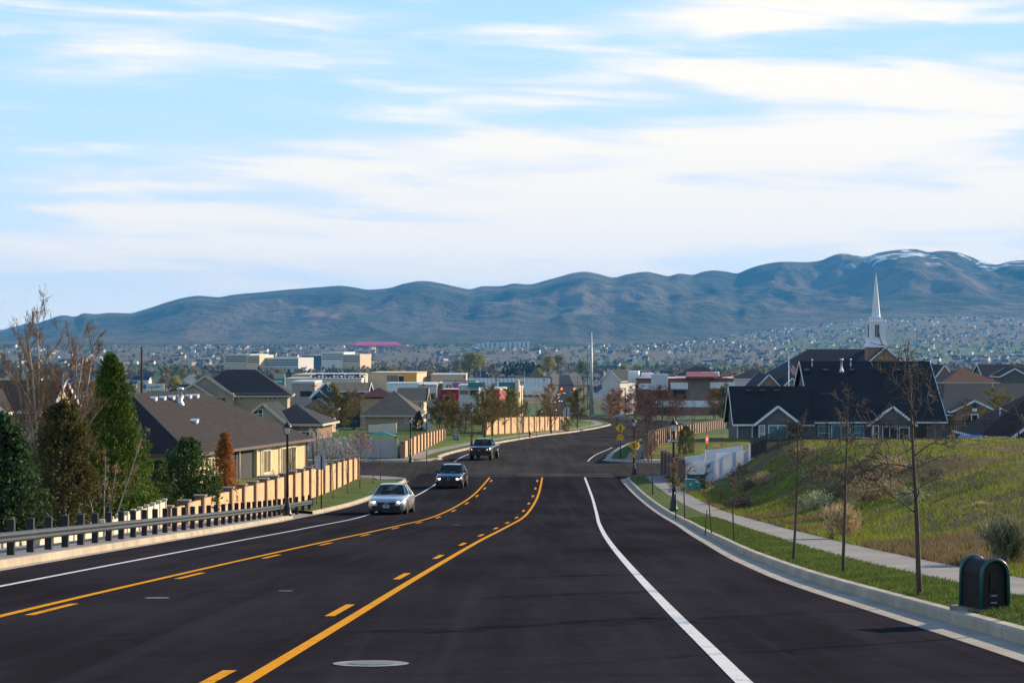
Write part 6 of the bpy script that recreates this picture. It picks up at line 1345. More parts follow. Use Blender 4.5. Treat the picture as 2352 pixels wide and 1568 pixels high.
W_MAUVE = M('mauve_stucco', (.36, .28, .24), .9, .1, .5); W_OFF = M('off_white_wall', (.55, .53, .50), .8); W_WHITE = M('white_panel', (.72, .72, .72), .6, .06, .5); W_ORANGE = M('orange_panel', (.72, .33, .05), .7, .08, .5); W_SAND = M('sand_wall', (.60, .44, .28), .85, .08, .5); TEALR = M_siding('teal_metal_roof', (.03, .17, .16), .5, vertical=True); W_REDB = M('burgundy_wall', (.34, .008, .035), .7, .1, .5); W_GB = M('grey_brown_block', (.20, .16, .13), .9, .15, .5)
BR = M_brick('office_brick', (.30, .135, .085), (.24, .10, .065), (.3, .22, .18), .6, .2); WB = M('white_band', (.70, .72, .74), .6, .05, .4)
Y = 600
h = block('office_building', 'two-storey red brick offices with white bands behind the right street trees', 'office building', 1462, 1684, 872, Y, 22, BR, -6, M('red_coping', (.22, .03, .035), .6), bands=[(1540, 1580, 878, 893, WB, 'white_band'), (1630, 1684, 877, 891, WB, 'white_band'), (1500, 1684, 919, 934, WB, 'white_band'), (1466, 1500, 880, 893, WB, 'white_band'), (1582, 1628, 866, 917, W_GB, 'stair_tower')], wins=[(1512, 1534, 895, 915), (1545, 1575, 895, 915), (1592, 1606, 889, 903), (1632, 1662, 894, 912), (1668, 1680, 894, 912), (1510, 1560, 936, 950), (1630, 1660, 936, 950)])
X = lambda x: px(x, Y)-px(1462, Y); ZZ = lambda y: pz(y, Y)-h.t.location.z
sl = MB()
for k in range(13): sl.box(X(1497)+k*.36, X(1497)+k*.36+.2, -2.2, -2.0, ZZ(895), ZZ(858))
sl.box(X(1496), X(1534), -1.95, -.1, ZZ(895), ZZ(858)); sl.build('white_screen', W_WHITE, h.t); MB().prism([(X(1575), -3.5, ZZ(868)), (X(1640), -3.5, ZZ(868)), (X(1640), -3.5, ZZ(864)), (X(1575), -3.5, ZZ(864))], (0, 12, 1.2)).build('canopy', M('red_coping', (.22, .03, .035)), h.t); MB().prism([(X(1630), 2, ZZ(873)), (X(1690), 2, ZZ(858)), (X(1690), 2, ZZ(855)), (X(1630), 2, ZZ(869))], (0, 10, 0)).build('roof_wing', M('red_coping', (.22, .03, .035)), h.t)
for a, b, c in ((1440, 1464, 853), (1470, 1495, 858), (1610, 1650, 855)): h.wall(X(a), X(b), 6, 14, ZZ(880), ZZ(c), W_WHITE, 'roof_unit')
# fitness store: sign wall partly hidden by the restaurant in front
Y = 620; h = block('fitness_store', 'fitness store with a large pale wall of purple lettering', 'store', 1002, 1100, 884, Y, 30, W_MAUVE, 0, W_GB); X = lambda x: px(x, Y)-px(1002, Y); ZZ = lambda y: pz(y, Y)-h.t.location.z
f = MB().box(X(1017), X(1092), -1.2, -.02, ZZ(902), ZZ(875)).build('sign_wall', M('sign_cream', (.66, .63, .58), .8, .04, .5), h.t); MB().box(X(1016), X(1093), -1.3, .2, ZZ(875)+.003, ZZ(873)).build('coping', W_GB, h.t); PUR = M('purple_letters', (.30, .04, .22), .6)
text_mesh('lettering', 'planet', 10.5/F*Y*1.25, PUR, f, (X(1039), -1.25, ZZ(881)), bold=.05, align='LEFT', extrude=.05); text_mesh('lettering', 'fitness', 10.5/F*Y*1.25, PUR, f, (X(1043), -1.25, ZZ(890.5)), bold=.05, align='LEFT', extrude=.05)
m = MB(); n = 18; m.prism([(X(1031)+.75*math.cos(6.283*k/n), -1.3, ZZ(888)+.75*math.sin(6.283*k/n)) for k in range(n)], (0, .08, 0)); lg = m.build('logo_disc', M('logo_dark', (.04, .05, .06)), f); MB().prism([(X(1031)+.4*math.cos(6.283*k/n), -1.36, ZZ(887.5)+.42*math.sin(6.283*k/n)) for k in range(n)], (0, .05, 0)).build('logo_gear', M('logo_grey', (.4, .42, .42)), lg); MB().prism([(X(1031)-.22, -1.4, ZZ(888)), (X(1031)+.16, -1.4, ZZ(888)), (X(1031)+.2, -1.4, ZZ(886)), (X(1031)+.06, -1.4, ZZ(882.5)), (X(1031)-.06, -1.4, ZZ(882.5)), (X(1031)-.06, -1.4, ZZ(885.5))], (0, .05, 0)).build('logo_thumb', M('logo_yellow', (.7, .55, .03)), lg)
h = block('shop_building', 'grey brown stucco shops left of the purple lettered store', 'shop', 960, 1003, 886, 610, 20, W_MAUVE, 0, W_OFF, bands=[(964, 1002, 888, 902, W_OFF, 'fascia_band')], wins=[(968, 998, 905, 916)])
h = block('restaurant', 'burgundy walled restaurant with white lettering below the purple lettered store', 'restaurant', 1014, 1056, 898, 560, 12, W_REDB, 0, W_REDB, bands=[(1008, 1018, 906, 922, W_REDB, 'side_wing')]); X = lambda x: px(x, 560)-px(1014, 560); ZZ = lambda y: pz(y, 560)-h.t.location.z
m = MB()
for k, w_ in enumerate((.5, .3, .45, .3, .5, .35, .45, .3, .4)): m.box(X(1018)+k*.29, X(1018)+k*.29+w_*.45, -.08, -.02, ZZ(911), ZZ(907+(k % 3)*.6))
m.build('lettering', SIGNW, h.t)
h = block('restaurant', 'teal roofed cafe hiding the end of the purple lettering', 'restaurant', 1054, 1100, 888, 545, 14, W_OFF, 0, W_OFF, bands=[(1056, 1076, 896, 905, W_GB, 'dark_window_band')], wins=[(1080, 1096, 896, 908)]); MB().prism([(px(1075, 545)-px(1054, 545), -1.2, pz(889, 545)-h.t.location.z), (px(1114, 545)-px(1054, 545), -1.2, pz(889, 545)-h.t.location.z), (px(1114, 545)-px(1054, 545), .5, pz(878, 545)-h.t.location.z), (px(1075, 545)-px(1054, 545), .5, pz(878, 545)-h.t.location.z)], (0, .3, .05)).build('awning_roof', TEALR, h.t)
h = block('restaurant', 'red walled drive-through with a bright red end wall', 'restaurant', 1116, 1148, 895, 520, 12, M('brick_red_wall', (.30, .06, .05), .8), -8, W_OFF, bands=[(1139, 1148, 896, 915, M('bright_red_wall', (.55, .008, .03), .6), 'red_fin')])
h = block('shop_building', 'tan shops with teal metal roofs at the near side of the signals', 'shop', 1146, 1192, 892, 560, 16, W_SAND, -4, W_OFF, wins=[(1150, 1178, 900, 914)]); MB().prism([(0, -1.2, pz(892, 560)-h.t.location.z), (px(1184, 560)-px(1146, 560), -1.2, pz(892, 560)-h.t.location.z), (px(1184, 560)-px(1146, 560), .5, pz(878, 560)-h.t.location.z), (0, .5, pz(878, 560)-h.t.location.z)], (0, .3, .05)).build('awning_roof', TEALR, h.t); h.wall(px(1184, 560)-px(1146, 560), px(1192, 560)-px(1146, 560), -1, 2, -.5, pz(872, 560)-h.t.location.z, W_SAND, 'corner_tower')
block('shop_building', 'long mauve brown shop block below the tan mall', 'shop', 670, 722, 880, 520, 20, W_MAUVE, 0, W_OFF, wins=[(690, 716, 898, 910)])
block('shop_building', 'low dark shop with white roof edge behind the blue house', 'shop', 690, 760, 886, 560, 14, W_MAUVE, 0, W_WHITE)
block('store_building', 'long low sand coloured mall with pale roof', 'store', 670, 840, 862, 900, 40, W_SAND, -3, W_SAND); block('store_building', 'pale concrete car deck in front of the sand mall', 'store', 655, 830, 871, 800, 20, M('pale_deck', (.56, .50, .42), .9), 0, M('pale_deck', (.56, .5, .42)))
h = block('store_building', 'store with bright orange end bay and glass front', 'store', 845, 958, 858, 820, 30, W_SAND, -5, M('orange_coping', (.6, .3, .1)), bands=[(930, 957, 856, 882, W_ORANGE, 'orange_bay'), (890, 915, 862, 880, W_GB, 'dark_bay')], wins=[(917, 928, 864, 880)])
block('store_building', 'white awning roofed store below the orange bay', 'store', 888, 1004, 882, 760, 16, W_WHITE, 0, W_WHITE); block('store_building', 'tan windowless store with grey roof edge right of the orange bay', 'store', 990, 1070, 862, 840, 30, M('blush_wall', (.52, .38, .29), .85), 0, M('grey_coping', (.45, .47, .5)))
for lab, x0, x1, yt, Yq, D, wl in (('white fronted hospital block on the far plain, brightest of the office blocks', 738, 792, 809, 3600, 60, M('bright_office', (.74, .66, .54), .7)), ('tan office wing joined to the white fronted block', 786, 829, 814, 3590, 60, W_SAND), ('office face painted dark blue as the shaded side of the white fronted one', 694, 738, 816, 3620, 60, M('shaded_office_blue', (.05, .12, .2), .5)), ('tan stepped office building above the two-storey tan house', 516, 578, 814, 3300, 80, W_SAND), ('office tower end coloured orange as if sunlit beside the stepped offices', 566, 598, 816, 3280, 60, M('sunlit_office_orange', (.74, .5, .26), .7)), ('long pale office block with dark bays near the stepped offices', 600, 690, 822, 3300, 70, M('pale_office', (.5, .47, .44), .7))):  # dark blue and orange here paint shaded and sunlit office faces
    q = (x1-x0); block('office_building', lab, 'office building', x0, x1, yt, Yq, D, wl, -14, W_WHITE, wins=[(x0+2, x1-2, yt+4+5*k, yt+6.2+5*k) for k in range(3)])
# billboard and roadside signs
Y = 400; p = Vector((px(355, Y), Y, zr(Y))); t = thing('billboard', 'white billboard with dark script above the brown roof at left', 'billboard', p)
for x in (-1.2, 1.2): MB().tube([(x, .3, -.3), (x, .3, pz(890, Y)-p.z)], .12, 8).build('post', DKSTEEL, t)
b = MB().box(px(336, Y)-p.x, px(377, Y)-p.x, 0, .25, pz(897, Y)-p.z, pz(881, Y)-p.z).build('sign_panel', M('sign_offwhite', (.62, .60, .56), .7), t); MB().box(px(330, Y)-p.x, px(336, Y)-p.x, 0, .22, pz(893, Y)-p.z, pz(883, Y)-p.z).build('blue_panel', M('sign_blue', (.03, .13, .42)), t); MB().box(px(346, Y)-p.x, px(368, Y)-p.x, -.05, .2, pz(901, Y)-p.z, pz(897.2, Y)-p.z).build('green_panel', TEAL, t)
m = MB(); x0 = px(339, Y)-p.x; wd_ = px(370, Y)-px(339, Y); zc = pz(888.5, Y)-p.z
m.tube([(x0+wd_*u, -.03, zc+.16*math.sin(u*34+.6*math.sin(u*9))*(1.0-.35*math.sin(u*7))+(.22 if .62 < u < .68 or .86 < u < .90 else 0)-(.2 if .28 < u < .33 else 0)) for u in [k/60 for k in range(61)]], .035, 4, cap=False); m.build('lettering', SIGNB, b)
Y = 450; p = Vector((px(640, Y), Y, zr(Y))); t = thing('shop_sign', 'tall grey sign pillar with a teal panel behind the two-storey house', 'shop sign', p); MB().box(-1.0, 1.3, 0, .6, -.5, pz(857, Y)-p.z).build('pillar', M('sign_taupe', (.42, .38, .33)), t); q = MB().box(px(629, Y)-p.x, px(652, Y)-p.x, -.15, -.02, pz(882, Y)-p.z, pz(869, Y)-p.z).build('sign_panel', TEAL, t)
m = MB()
for k in range(6): m.box(-.75+k*.26, -.58+k*.26, -.18, -.155, pz(877.5, Y)-p.z, pz(874, Y)-p.z)
m.build('lettering', SIGNW, q)

# unseen houses added right of the view only to shade the verge and bank
for lab, X, Yq, wl, ro in (('unseen tan house with dark roof added right of the view for its shade', 23, 33, W_TAN, R_GREY), ('unseen brick house with dark roof added beside the tan one for its shade', 31, 56, W_BRICK, R_NAVY)):
    h = House('shade_house', lab, 'house', (X, Yq, ground(X, Yq)-.1), R(-6)); h.wall(0, 11, 0, 15, -1.5, 5.2, wl); h.gable(0, 11, 0, 15, 5.2, 3.0, 'y', .5, ro, TRIM, wl)
    for y in (3, 7.5, 12): h.window((0, y, 3.6), 1.4, 1.3, face='-x'); h.window((0, y, 1.0), 1.4, 1.3, face='-x')
# ------------------------------------------------------------------ trees of the middle distance
def ground_pt(x, y, dx=0):
    p = gp(x, y, .2); return Vector((p.x, p.y, ground(p.x, p.y)-.05 if p.y < 240 else zr(p.y)+.15))
def mid_proto(key, seed, leaf, n, ls, twig, **kw):
    a = dict(H=6.0, r0=.10, nlimb=17, limb_len=.40, angle=36, levels=3, sub=6, first=.10, crook=.11, minr=.009, up=.45); a.update(kw)
    return tree_meshes(key, seed, BARK, leaf, n, ls, cut=1, twig=twig, **a)
PR = {'olive': [mid_proto('mid_olive_a', 101, L_OLIVE, 5200, .075, TWIG), mid_proto('mid_olive_b', 102, L_OLIVE, 4600, .075, TWIG, stems=3, fan=14, nlimb=8, r0=.07)],
      'brown': [mid_proto('mid_brown_a', 103, L_BROWN, 2600, .06, TWIG), mid_proto('mid_brown_b', 104, L_OLB, 4200, .075, TWIG, stems=3, fan=16, nlimb=8, r0=.07)],
      'red': [mid_proto('mid_red_a', 105, M_leaf('plum_buds', (.085, .040, .034), .2), 1500, .09, TWIG_R, angle=48, limb_len=.5), mid_proto('mid_red_b', 106, M_leaf('plum_buds', (.085, .04, .034), .2), 1300, .09, TWIG_R, angle=44, stems=2, fan=16, nlimb=10)],
      'thin': [mid_proto('mid_thin_a', 107, L_BROWN, 240, .07, TWIG, r0=.06, nlimb=9, limb_len=.3, levels=2), mid_proto('mid_thin_b', 108, L_BROWN, 200, .07, TWIG_T, r0=.06, nlimb=8, limb_len=.34, levels=2)],
      'rust': [mid_proto('mid_rust_a', 109, M_leaf('rusty_buds', (.20, .10, .05), .2), 2000, .10, TWIG_T)],
      'green': [evergreen_meshes('mid_green', 110, 6.0, [(0, 1.6), (.3, 2.4), (.6, 2.2), (.85, 1.4), (1, .3)], M_leaf('spring_green_leaves', (.075, .10, .022), .2), BARK_D, 5000, .16)],
      'pine': [evergreen_meshes('mid_pine', 111, 6.0, [(0, 1.7), (.25, 1.9), (.6, 1.3), (.85, .7), (1, .1)], L_SPRUCE, BARK_D, 5000, .15)]}
MID = [('olive', 775, 1003, 900, 'tall olive budding tree over the white flowering trees on the left'), ('olive', 735, 1000, 930, 'olive budding tree just right of the boarded gable house'), ('brown', 812, 1000, 905, 'brown thin-crowned tree right of the tall olive one behind the pale fence'),
       ('green', 864, 988, 933, 'round yellow green bush tree behind the cream fence'), ('pine', 962, 1002, 943, 'dark pine beside the diamond sign backs'), ('pine', 727, 972, 948, 'small dark round evergreen right of the brick banded house'), ('brown', 908, 985, 925, 'thin brown tree in front of the wide grey roof'),
       ('brown', 1012, 1002, 914, 'broad brown weeping tree left of the far left lamp'), ('olive', 1040, 1003, 918, 'olive budding tree just left of the lamp on the bright lawn'), ('red', 1064, 1005, 928, 'pinkish brown tree on the bright lawn by the lamp'), ('thin', 1081, 1027, 945, 'thin sapling on the verge beside the far left lamp'),
       ('olive', 1113, 1006, 900, 'large olive tree with pale twin trunks right of the lamp'), ('brown', 1132, 1004, 912, 'brown tree close behind the large olive tree'), ('olive', 1143, 999, 918, 'small dense olive tree standing alone on the bright lawn'), ('olive', 1168, 990, 905, 'olive tree at the left end of the orange tan wall'), ('thin', 1192, 1007, 925, 'thin pale sapling left of the fire hydrant'), ('thin', 1232, 1000, 928, 'thin sapling right of the fire hydrant'),
       ('thin', 1250, 988, 930, 'bare sapling before the orange tan wall, second past the hydrant'), ('brown', 1266, 994, 892, 'tall brown tree over the orange tan wall'), ('thin', 1284, 985, 915, 'slim tree between the tall brown tree and the pale sign back'), ('olive', 1326, 983, 904, 'dense olive tree beside the pale sign back at the bend'), ('thin', 1355, 981, 928, 'bare sapling at the bend in front of the steel pole'), ('green', 1300, 990, 958, 'low green bush beneath the dense olive tree'),
       ('rust', 1418, 985, 905, 'rusty budding tree left of the plum-twigged street trees'), ('red', 1460, 978, 896, 'plum-twigged tree behind the crossing signs'), ('red', 1490, 998, 900, 'plum-twigged street tree with a forked trunk before the brick offices'), ('red', 1521, 990, 900, 'second plum-twigged street tree nearer the grey house'), ('red', 1440, 968, 905, 'plum-twigged tree farthest along the bend'), ('red', 1552, 978, 915, 'plum-twigged tree in front of the office windows'), ('rust', 1400, 972, 912, 'small rusty tree right of the steel pole foot'),
       ('thin', 1593, 1004, 922, 'slender bare tree on the green slope beyond the side street'), ('thin', 1621, 975, 918, 'bare tree below the office stair tower'), ('rust', 1640, 962, 900, 'orange tinted tree at the right end of the offices'), ('brown', 1668, 968, 880, 'bare tree beside the left gable of the grey house'), ('green', 1575, 1043, 978, 'upright olive green bush on the green slope'), ('pine', 1676, 985, 962, 'dark shrub at the corner of the grey house'), ('thin', 1658, 1024, 992, 'small dark bare shrub on the green slope near the stop sign'), ('green', 1660, 962, 925, 'yellow green bush left of the grey house gable'), ('brown', 2212, 1000, 930, 'wispy tree between the grey house and the brick house'), ('olive', 2296, 955, 905, 'pale budding tree before the wide grey roof')]
for i, (k, x, y, yt, lab) in enumerate(MID):
    p = ground_pt(x, y); Y = p.y
    if x > 1550 and x < 1700 and y < 1050 and y > 990: p = Vector((px(x, 192), 192, ground(px(x, 192), 192))); Y = 192
    if x > 2200: p = Vector((px(x, 275), 275, zr(275))); Y = 275
    s = (pz(yt, Y)-p.z)/6.0; pr = PR[k][i % len(PR[k])]
    w = {'olive': 1.25, 'brown': 1.2, 'red': 1.35, 'thin': .9, 'rust': 1.3, 'green': .8, 'pine': .85}[k]
    place_tree('tree' if k != 'pine' else 'pine_tree', lab, 'tree', pr, p, i*1.7, (s*w*rnd.uniform(.9, 1.1), s*w*rnd.uniform(.9, 1.1), s), 'street trees along the bend' if 1000 < x < 1600 else None)
rt = random.Random(17)
for i in range(42):
    if i < 22: x = rt.uniform(985, 1350); Y = rt.uniform(285, 500); lab = 'budding tree in the belt behind the bright lawn and orange tan wall'; grp = 'trees in the belt behind the bright lawn'
    elif i < 32: x = rt.uniform(650, 985); Y = rt.uniform(262, 470); lab = 'budding tree among the roofs between the two-storey house and the lawn'; grp = 'trees among the left roofs'
    else: x = rt.uniform(1385, 1690); Y = rt.uniform(400, 560); lab = 'plum-twigged tree in the belt before the brick offices'; grp = 'trees in the belt before the brick offices'
    X = px(x, Y)
    if XL(Y)-5 < X < XR(Y)+4: continue
    k = rt.choice(('olive', 'brown', 'brown', 'olive', 'thin')) if i < 32 else rt.choice(('red', 'red', 'rust', 'thin')); s = rt.uniform(.38, .62)*(1 if i < 32 else .95)
    place_tree('tree', lab+(', bare' if k == 'thin' else ', olive' if k == 'olive' else ', brown' if k == 'brown' else ', rusty' if k == 'rust' else ''), 'tree', PR[k][i % len(PR[k])], (X, Y, zr(Y)), i*1.3, (s*1.25, s*1.25, s), grp)
# ------------------------------------------------------------------ poles and signals
def pole(label, x, ytop, ybot, Y, r0, r1, mat, cat='utility pole', name='utility_pole', arm=0, h0=None):
    z = zr(Y); t = thing(name, label, cat, (px(x, Y), Y, z)); h = pz(ytop, Y)-z; MB().tube([(0, 0, -.3), (0, 0, h)], [r0, r1], 12).build('shaft', mat, t)
    MB().lathe([(r0*1.7, -.2), (r0*1.7, .15), (r0*1.1, .2)], 12).build('footing', LBLOCK, t)
    if arm: MB().beam((-arm, 0, h-.5), (arm, 0, h-.5), .15, .15).build('crossarm', mat, t)
    return t
WOODP = M('pole_wood', (.20, .135, .085), .9, .2, 3); WOODD = M('dark_pole_wood', (.045, .03, .026), .9, .2); GALV = M('pole_steel', (.33, .37, .39), .5, .12, 2, metal=.3)
pole('tall tapering grey steel pole at the bend of the road', 1358, 762, 950, 590, .62, .22, GALV)
for i, (x, yt, Y, lab) in enumerate([(1350, 803, 760, 'wooden utility pole close left of the tall steel pole'), (1341, 818, 900, 'wooden utility pole second left of the tall steel pole'), (1327, 842, 1150, 'short looking wooden pole third left of the tall steel pole')]): pole(lab, x, yt, 0, Y, .20, .15, WOODP)
pole('dark wooden pole above the brown roofed house at left', 325.5, 796, 905, 235, .13, .10, WOODD)
for i, (x, yt, Y, lab) in enumerate([(1204, 850, 900, 'slim white pole above the teal roofed shops'), (1103, 842, 1200, 'slim pale pole above the purple lettered store'), (1067, 862, 640, 'dark light pole at the end of the grey lettered wall'), (1140, 868, 560, 'dark light pole above the red drive-through'), (1130, 888, 430, 'thin dark light pole behind the bright lawn trees'), (1198, 874, 520, 'thin dark light pole before the teal roofed shops'), (1250, 868, 640, 'dark light pole left of the traffic signals'), (972, 878, 450, 'dark light pole before the shop with the pale band'), (722, 880, 430, 'dark pole in front of the mauve shop block')]): pole(lab, x, yt, 0, Y, .10, .07, DKSTEEL if 'dark' in lab else GALV, 'light pole', 'light_pole', arm=.5)
SIGH = M('signal_yellow', (.70, .34, .01), .5); LRED = M_emit('red_lamp_lit', (1, .06, .02), 7.0); LOFF = M('lens_dark', (.03, .02, .01), .3)
def signal(label, xpole, heads, yh, Y, face, arm_y=886):
    z = zr(Y); t = thing('traffic_signal', label, 'traffic signal', (px(xpole, Y), Y, z)); X = lambda x: px(x, Y)-px(xpole, Y); za = pz(arm_y, Y)-z
    MB().tube([(0, 0, -.2), (0, 0, za+.3)], [.18, .13], 8).build('pole', DKSTEEL, t)
    if heads: MB().tube([(0, 0, za), (X(heads[-1])*1.03, 0, za+.35)], [.12, .07], 6).build('mast_arm', DKSTEEL, t)
    for x in heads:
        c = (X(x), -.2, pz(yh, Y)-z); hd = MB().box(c[0]-.28, c[0]+.28, -.35, -.05, c[2]-.95, c[2]+.62).build('signal_head', SIGH, t)
        for k, dz in enumerate((.34, -.16, -.66)):
            m = MB(); n = 12; m.prism([(c[0]+.19*math.cos(6.283*q/n), -.42 if not face else -.42, c[2]+dz+.19*math.sin(6.283*q/n)) for q in range(n)], (0, .05, 0)); m.build('red_lamp' if k == 0 else 'dark_lamp', LRED if (k == 0 and face) else LOFF, hd)
    return t
signal('traffic signal arm with three lit red lamps over the far junction', 1362, [1319, 1290, 1261], 895.5, 590, True)
signal('yellow traffic signal seen from behind at the left of the far junction', 1186, [1192], 905, 560, False, 896)
signal('yellow traffic signal at the right of the far junction by the office trees', 1436, [1421], 903, 560, False, 893)
# ------------------------------------------------------------------ small far cars
def mini_car(key, c):
    m = MB(); loft(m, [(-2.2, .6, .7, .6, .35, .5, .62), (-1.9, .8, .86, .75, .22, .6, .78), (-.9, .84, .88, .8, .2, .78, .93), (1.5, .84, .88, .78, .2, .8, .95), (2.1, .75, .82, .65, .3, .75, .9)])
    m.add([(-.78, -1, .93), (.78, -1, .93), (.8, 1.7, .95), (-.8, 1.7, .95), (-.58, -.3, 1.42), (.58, -.3, 1.42), (.58, .9, 1.42), (-.58, .9, 1.42)], FB, 1); m.box(-.56, .56, -.28, .88, 1.42, 1.45, 0)
    for x in (-.8, .8):
        for y in (-1.35, 1.35): m.tube([(x-.1, y, .32), (x+.1, y, .32)], [.32, .32], 10, 2)
    for x in (-.6, .6): m.ball((x, -2.1, .62), .12, 6, 4, 3)
    return m.mesh(key, [car_paint(key+'_paint', c, .2), G_DARK, TYRE, HEAD])
MC = [mini_car('far_car_white', (.6, .6, .6)), mini_car('far_car_silver', (.35, .36, .38)), mini_car('far_car_dark', (.02, .02, .025)), mini_car('far_car_red', (.35, .02, .02)), mini_car('far_car_blue', (.03, .08, .22))]
MCN = ['white', 'silver', 'black', 'red', 'blue']; rc = random.Random(3)
for i in range(18):
    Y = 600+i*62+rc.uniform(-15, 15); s = -1 if i % 3 else 1; X = (XL(Y)+XR(Y))/2 + s*rc.choice((2.2, 5.2)); k = rc.choice((0, 0, 1, 2, 2, 3)); o = bpy.data.objects.new('distant_car', MC[k]); COL.objects.link(o); o.location = (X, Y, zr(Y)); o.rotation_euler = (0, 0, R(-2 if s < 0 else 178))
    prop(o, 'tiny %s car %s on the far straight road beyond the signals' % (MCN[k], 'coming toward us' if s < 0 else 'driving away'), 'car', 'cars on the far straight road')
for (x0, x1, y, n, lab) in ((728, 832, 873, 12, 'parked in the row on the pale deck before the sand mall'), (1195, 1250, 866, 7, 'parked by the long white fence beyond the teal roofed shops'), (1190, 1240, 912, 6, 'in the lot behind the orange tan wall')):
    for i in range(n):
        x = x0+(x1-x0)*i/n; p = gp(x, y); 
        if y == 873: p = Vector((px(x, 805), 805, pz(870.5, 805)+.5))
        k = rc.randrange(5); o = bpy.data.objects.new('parked_car', MC[k]); COL.objects.link(o); o.location = (p.x, p.y, p.z if y == 873 else zr(p.y)); o.rotation_euler = (0, 0, R(rc.choice((90, -90))+rc.uniform(-9, 9)))
        prop(o, 'tiny %s car %s' % (MCN[k], lab), 'car', 'cars ' + lab)
# ------------------------------------------------------------------ far houses
def far_house(key, w, d, h, ri, wall, roof, wing=True):
    m = MB(); m.box(-w/2, w/2, -d/2, d/2, -1, h)
    def roofpart(x0, x1, y0, y1, z, r, ax):
        o = .5
        if ax == 'x': m.add([(x0-o, y0-o, z), (x1+o, y0-o, z), (x1+o, y1+o, z), (x0-o, y1+o, z), (x0-o, (y0+y1)/2, z+r), (x1+o, (y0+y1)/2, z+r)], [(0, 1, 5, 4), (2, 3, 4, 5), (0, 3, 2, 1)], 1); m.add([(x0, y0, z), (x0, y1, z), (x0, (y0+y1)/2, z+r), (x1, y0, z), (x1, y1, z), (x1, (y0+y1)/2, z+r)], [(0, 2, 1), (3, 4, 5)], 0)
        else: m.add([(x0-o, y0-o, z), (x1+o, y0-o, z), (x1+o, y1+o, z), (x0-o, y1+o, z), ((x0+x1)/2, y0-o, z+r), ((x0+x1)/2, y1+o, z+r)], [(1, 2, 5, 4), (3, 0, 4, 5), (0, 3, 2, 1)], 1); m.add([(x0, y0-.3, z), (x1, y0-.3, z), ((x0+x1)/2, y0-.3, z+r)], [(0, 1, 2)], 0)
    roofpart(-w/2, w/2, -d/2, d/2, h, ri, 'x')
    if wing: m.box(-w*.38, -w*.02, -d/2-2.2, -d/2+.1, -1, h-.2); roofpart(-w*.38, -w*.02, -d/2-2.2, 0, h-.2, ri*.62, 'y')
    for x in (-w*.28, -w*.12, w*.12, w*.24, w*.38): y = -d/2-2.2 if (wing and x < 0) else -d/2; m.box(x-.55, x+.55, y-.08, y-.003, h-2.0, h-.7, 2)
    m.box(w*.1, w*.35, -d/2-.06, -d/2-.002, -1, min(1.9, h-2.2), 3)
    return m.mesh(key, [wall, roof, G_DARK, TRIM])
FRO = [M('far_black_roof', (.022, .025, .03), .9, .15, .5), M('far_brown_roof', (.07, .05, .04), .9, .15, .5), M('far_grey_roof', (.09, .085, .08), .9, .15, .5)]
FWA = [M('far_white_wall', (.62, .60, .56), .8, .06, .5), M('far_cream_wall', (.56, .45, .30), .8, .06, .5), M('far_tan_wall', (.34, .25, .17), .85, .1, .5), M('far_brick_wall', (.25, .13, .08), .85, .1, .5), M('far_grey_wall', (.20, .21, .22), .8, .08, .5), M('far_blue_wall', (.09, .14, .20), .8, .08, .5)]
FH = []
for i, (w, d, h, ri, wa, ro, nm) in enumerate([(15, 11, 3.2, 3.4, 0, 0, 'white walls and black roof'), (14, 11, 5.6, 3.2, 1, 1, 'two storeys, cream walls and brown roof'), (17, 12, 3.2, 3.6, 2, 0, 'tan walls and black roof'), (15, 11, 5.6, 3.0, 4, 0, 'two storeys, grey walls and black roof'), (16, 12, 3.2, 3.5, 3, 1, 'brick walls and brown roof'), (14, 11, 5.4, 3.2, 0, 2, 'two storeys, white walls and grey roof'), (16, 12, 3.2, 3.6, 1, 2, 'cream walls and grey roof'), (14, 11, 5.6, 3.4, 5, 0, 'two storeys, blue walls and black roof')]): FH.append((far_house('far_house_%d' % i, w, d, h, ri, FWA[wa], FRO[ro]), nm))
rh = random.Random(11); spots = []
def free(X, Y, rad):
    if XL(Y)-14 < X < XR(Y)+14: return False
    for (a, b, r) in spots:
        if abs(a-X) < r+rad and abs(b-Y) < (r+rad)*1.3: return False
    return True
def in_shop(x, Y): return (640 < x < 1240 and Y < 960) or (1420 < x < 1700 and Y < 640) or (480 < x < 840 and 3150 < Y < 3800)
nh = 0; tries = 0
for o in list(bpy.data.objects):
    if o.parent is None and o.type == 'EMPTY' and o.location.y > 500: spots.append((o.location.x, o.location.y, 14))
while nh < 290 and tries < 9000:
    tries += 1; x = rh.uniform(-40, 2390); y = rh.choice((rh.uniform(836, 872), rh.uniform(836, 915), rh.uniform(850, 905)))
    if x > 1640 and y > (868 if x > 2170 else 840) and (x < 2170 or y > 895): continue
    p = gp(x, y); Y = p.y
    if Y < 480 or in_shop(x, Y) or not free(p.x, Y, 10): continue
    if x < 280 and y > 905: continue
    me, nm = FH[rh.randrange(len(FH))]; o = bpy.data.objects.new('far_house', me); COL.objects.link(o); o.location = (p.x, Y, zr(Y) if Y < 2500 else ground(p.x, Y)); o.rotation_euler = (0, 0, R(rh.choice((0, 90, -90, 180, 20, -25))+rh.uniform(-8, 8))); s = rh.uniform(.85, 1.15); o.scale = (s, s, s)
    side = 'left of the road' if x < 1180 else 'right of the road'; dist = 'nearer' if Y < 1100 else ('middle' if Y < 2000 else 'farther')
    prop(o, 'far house, %s, %s valley %s' % (nm, dist, side), 'house', 'far houses, %s, %s valley floor %s' % (nm, dist, side)); spots.append((p.x, Y, 9)); nh += 1
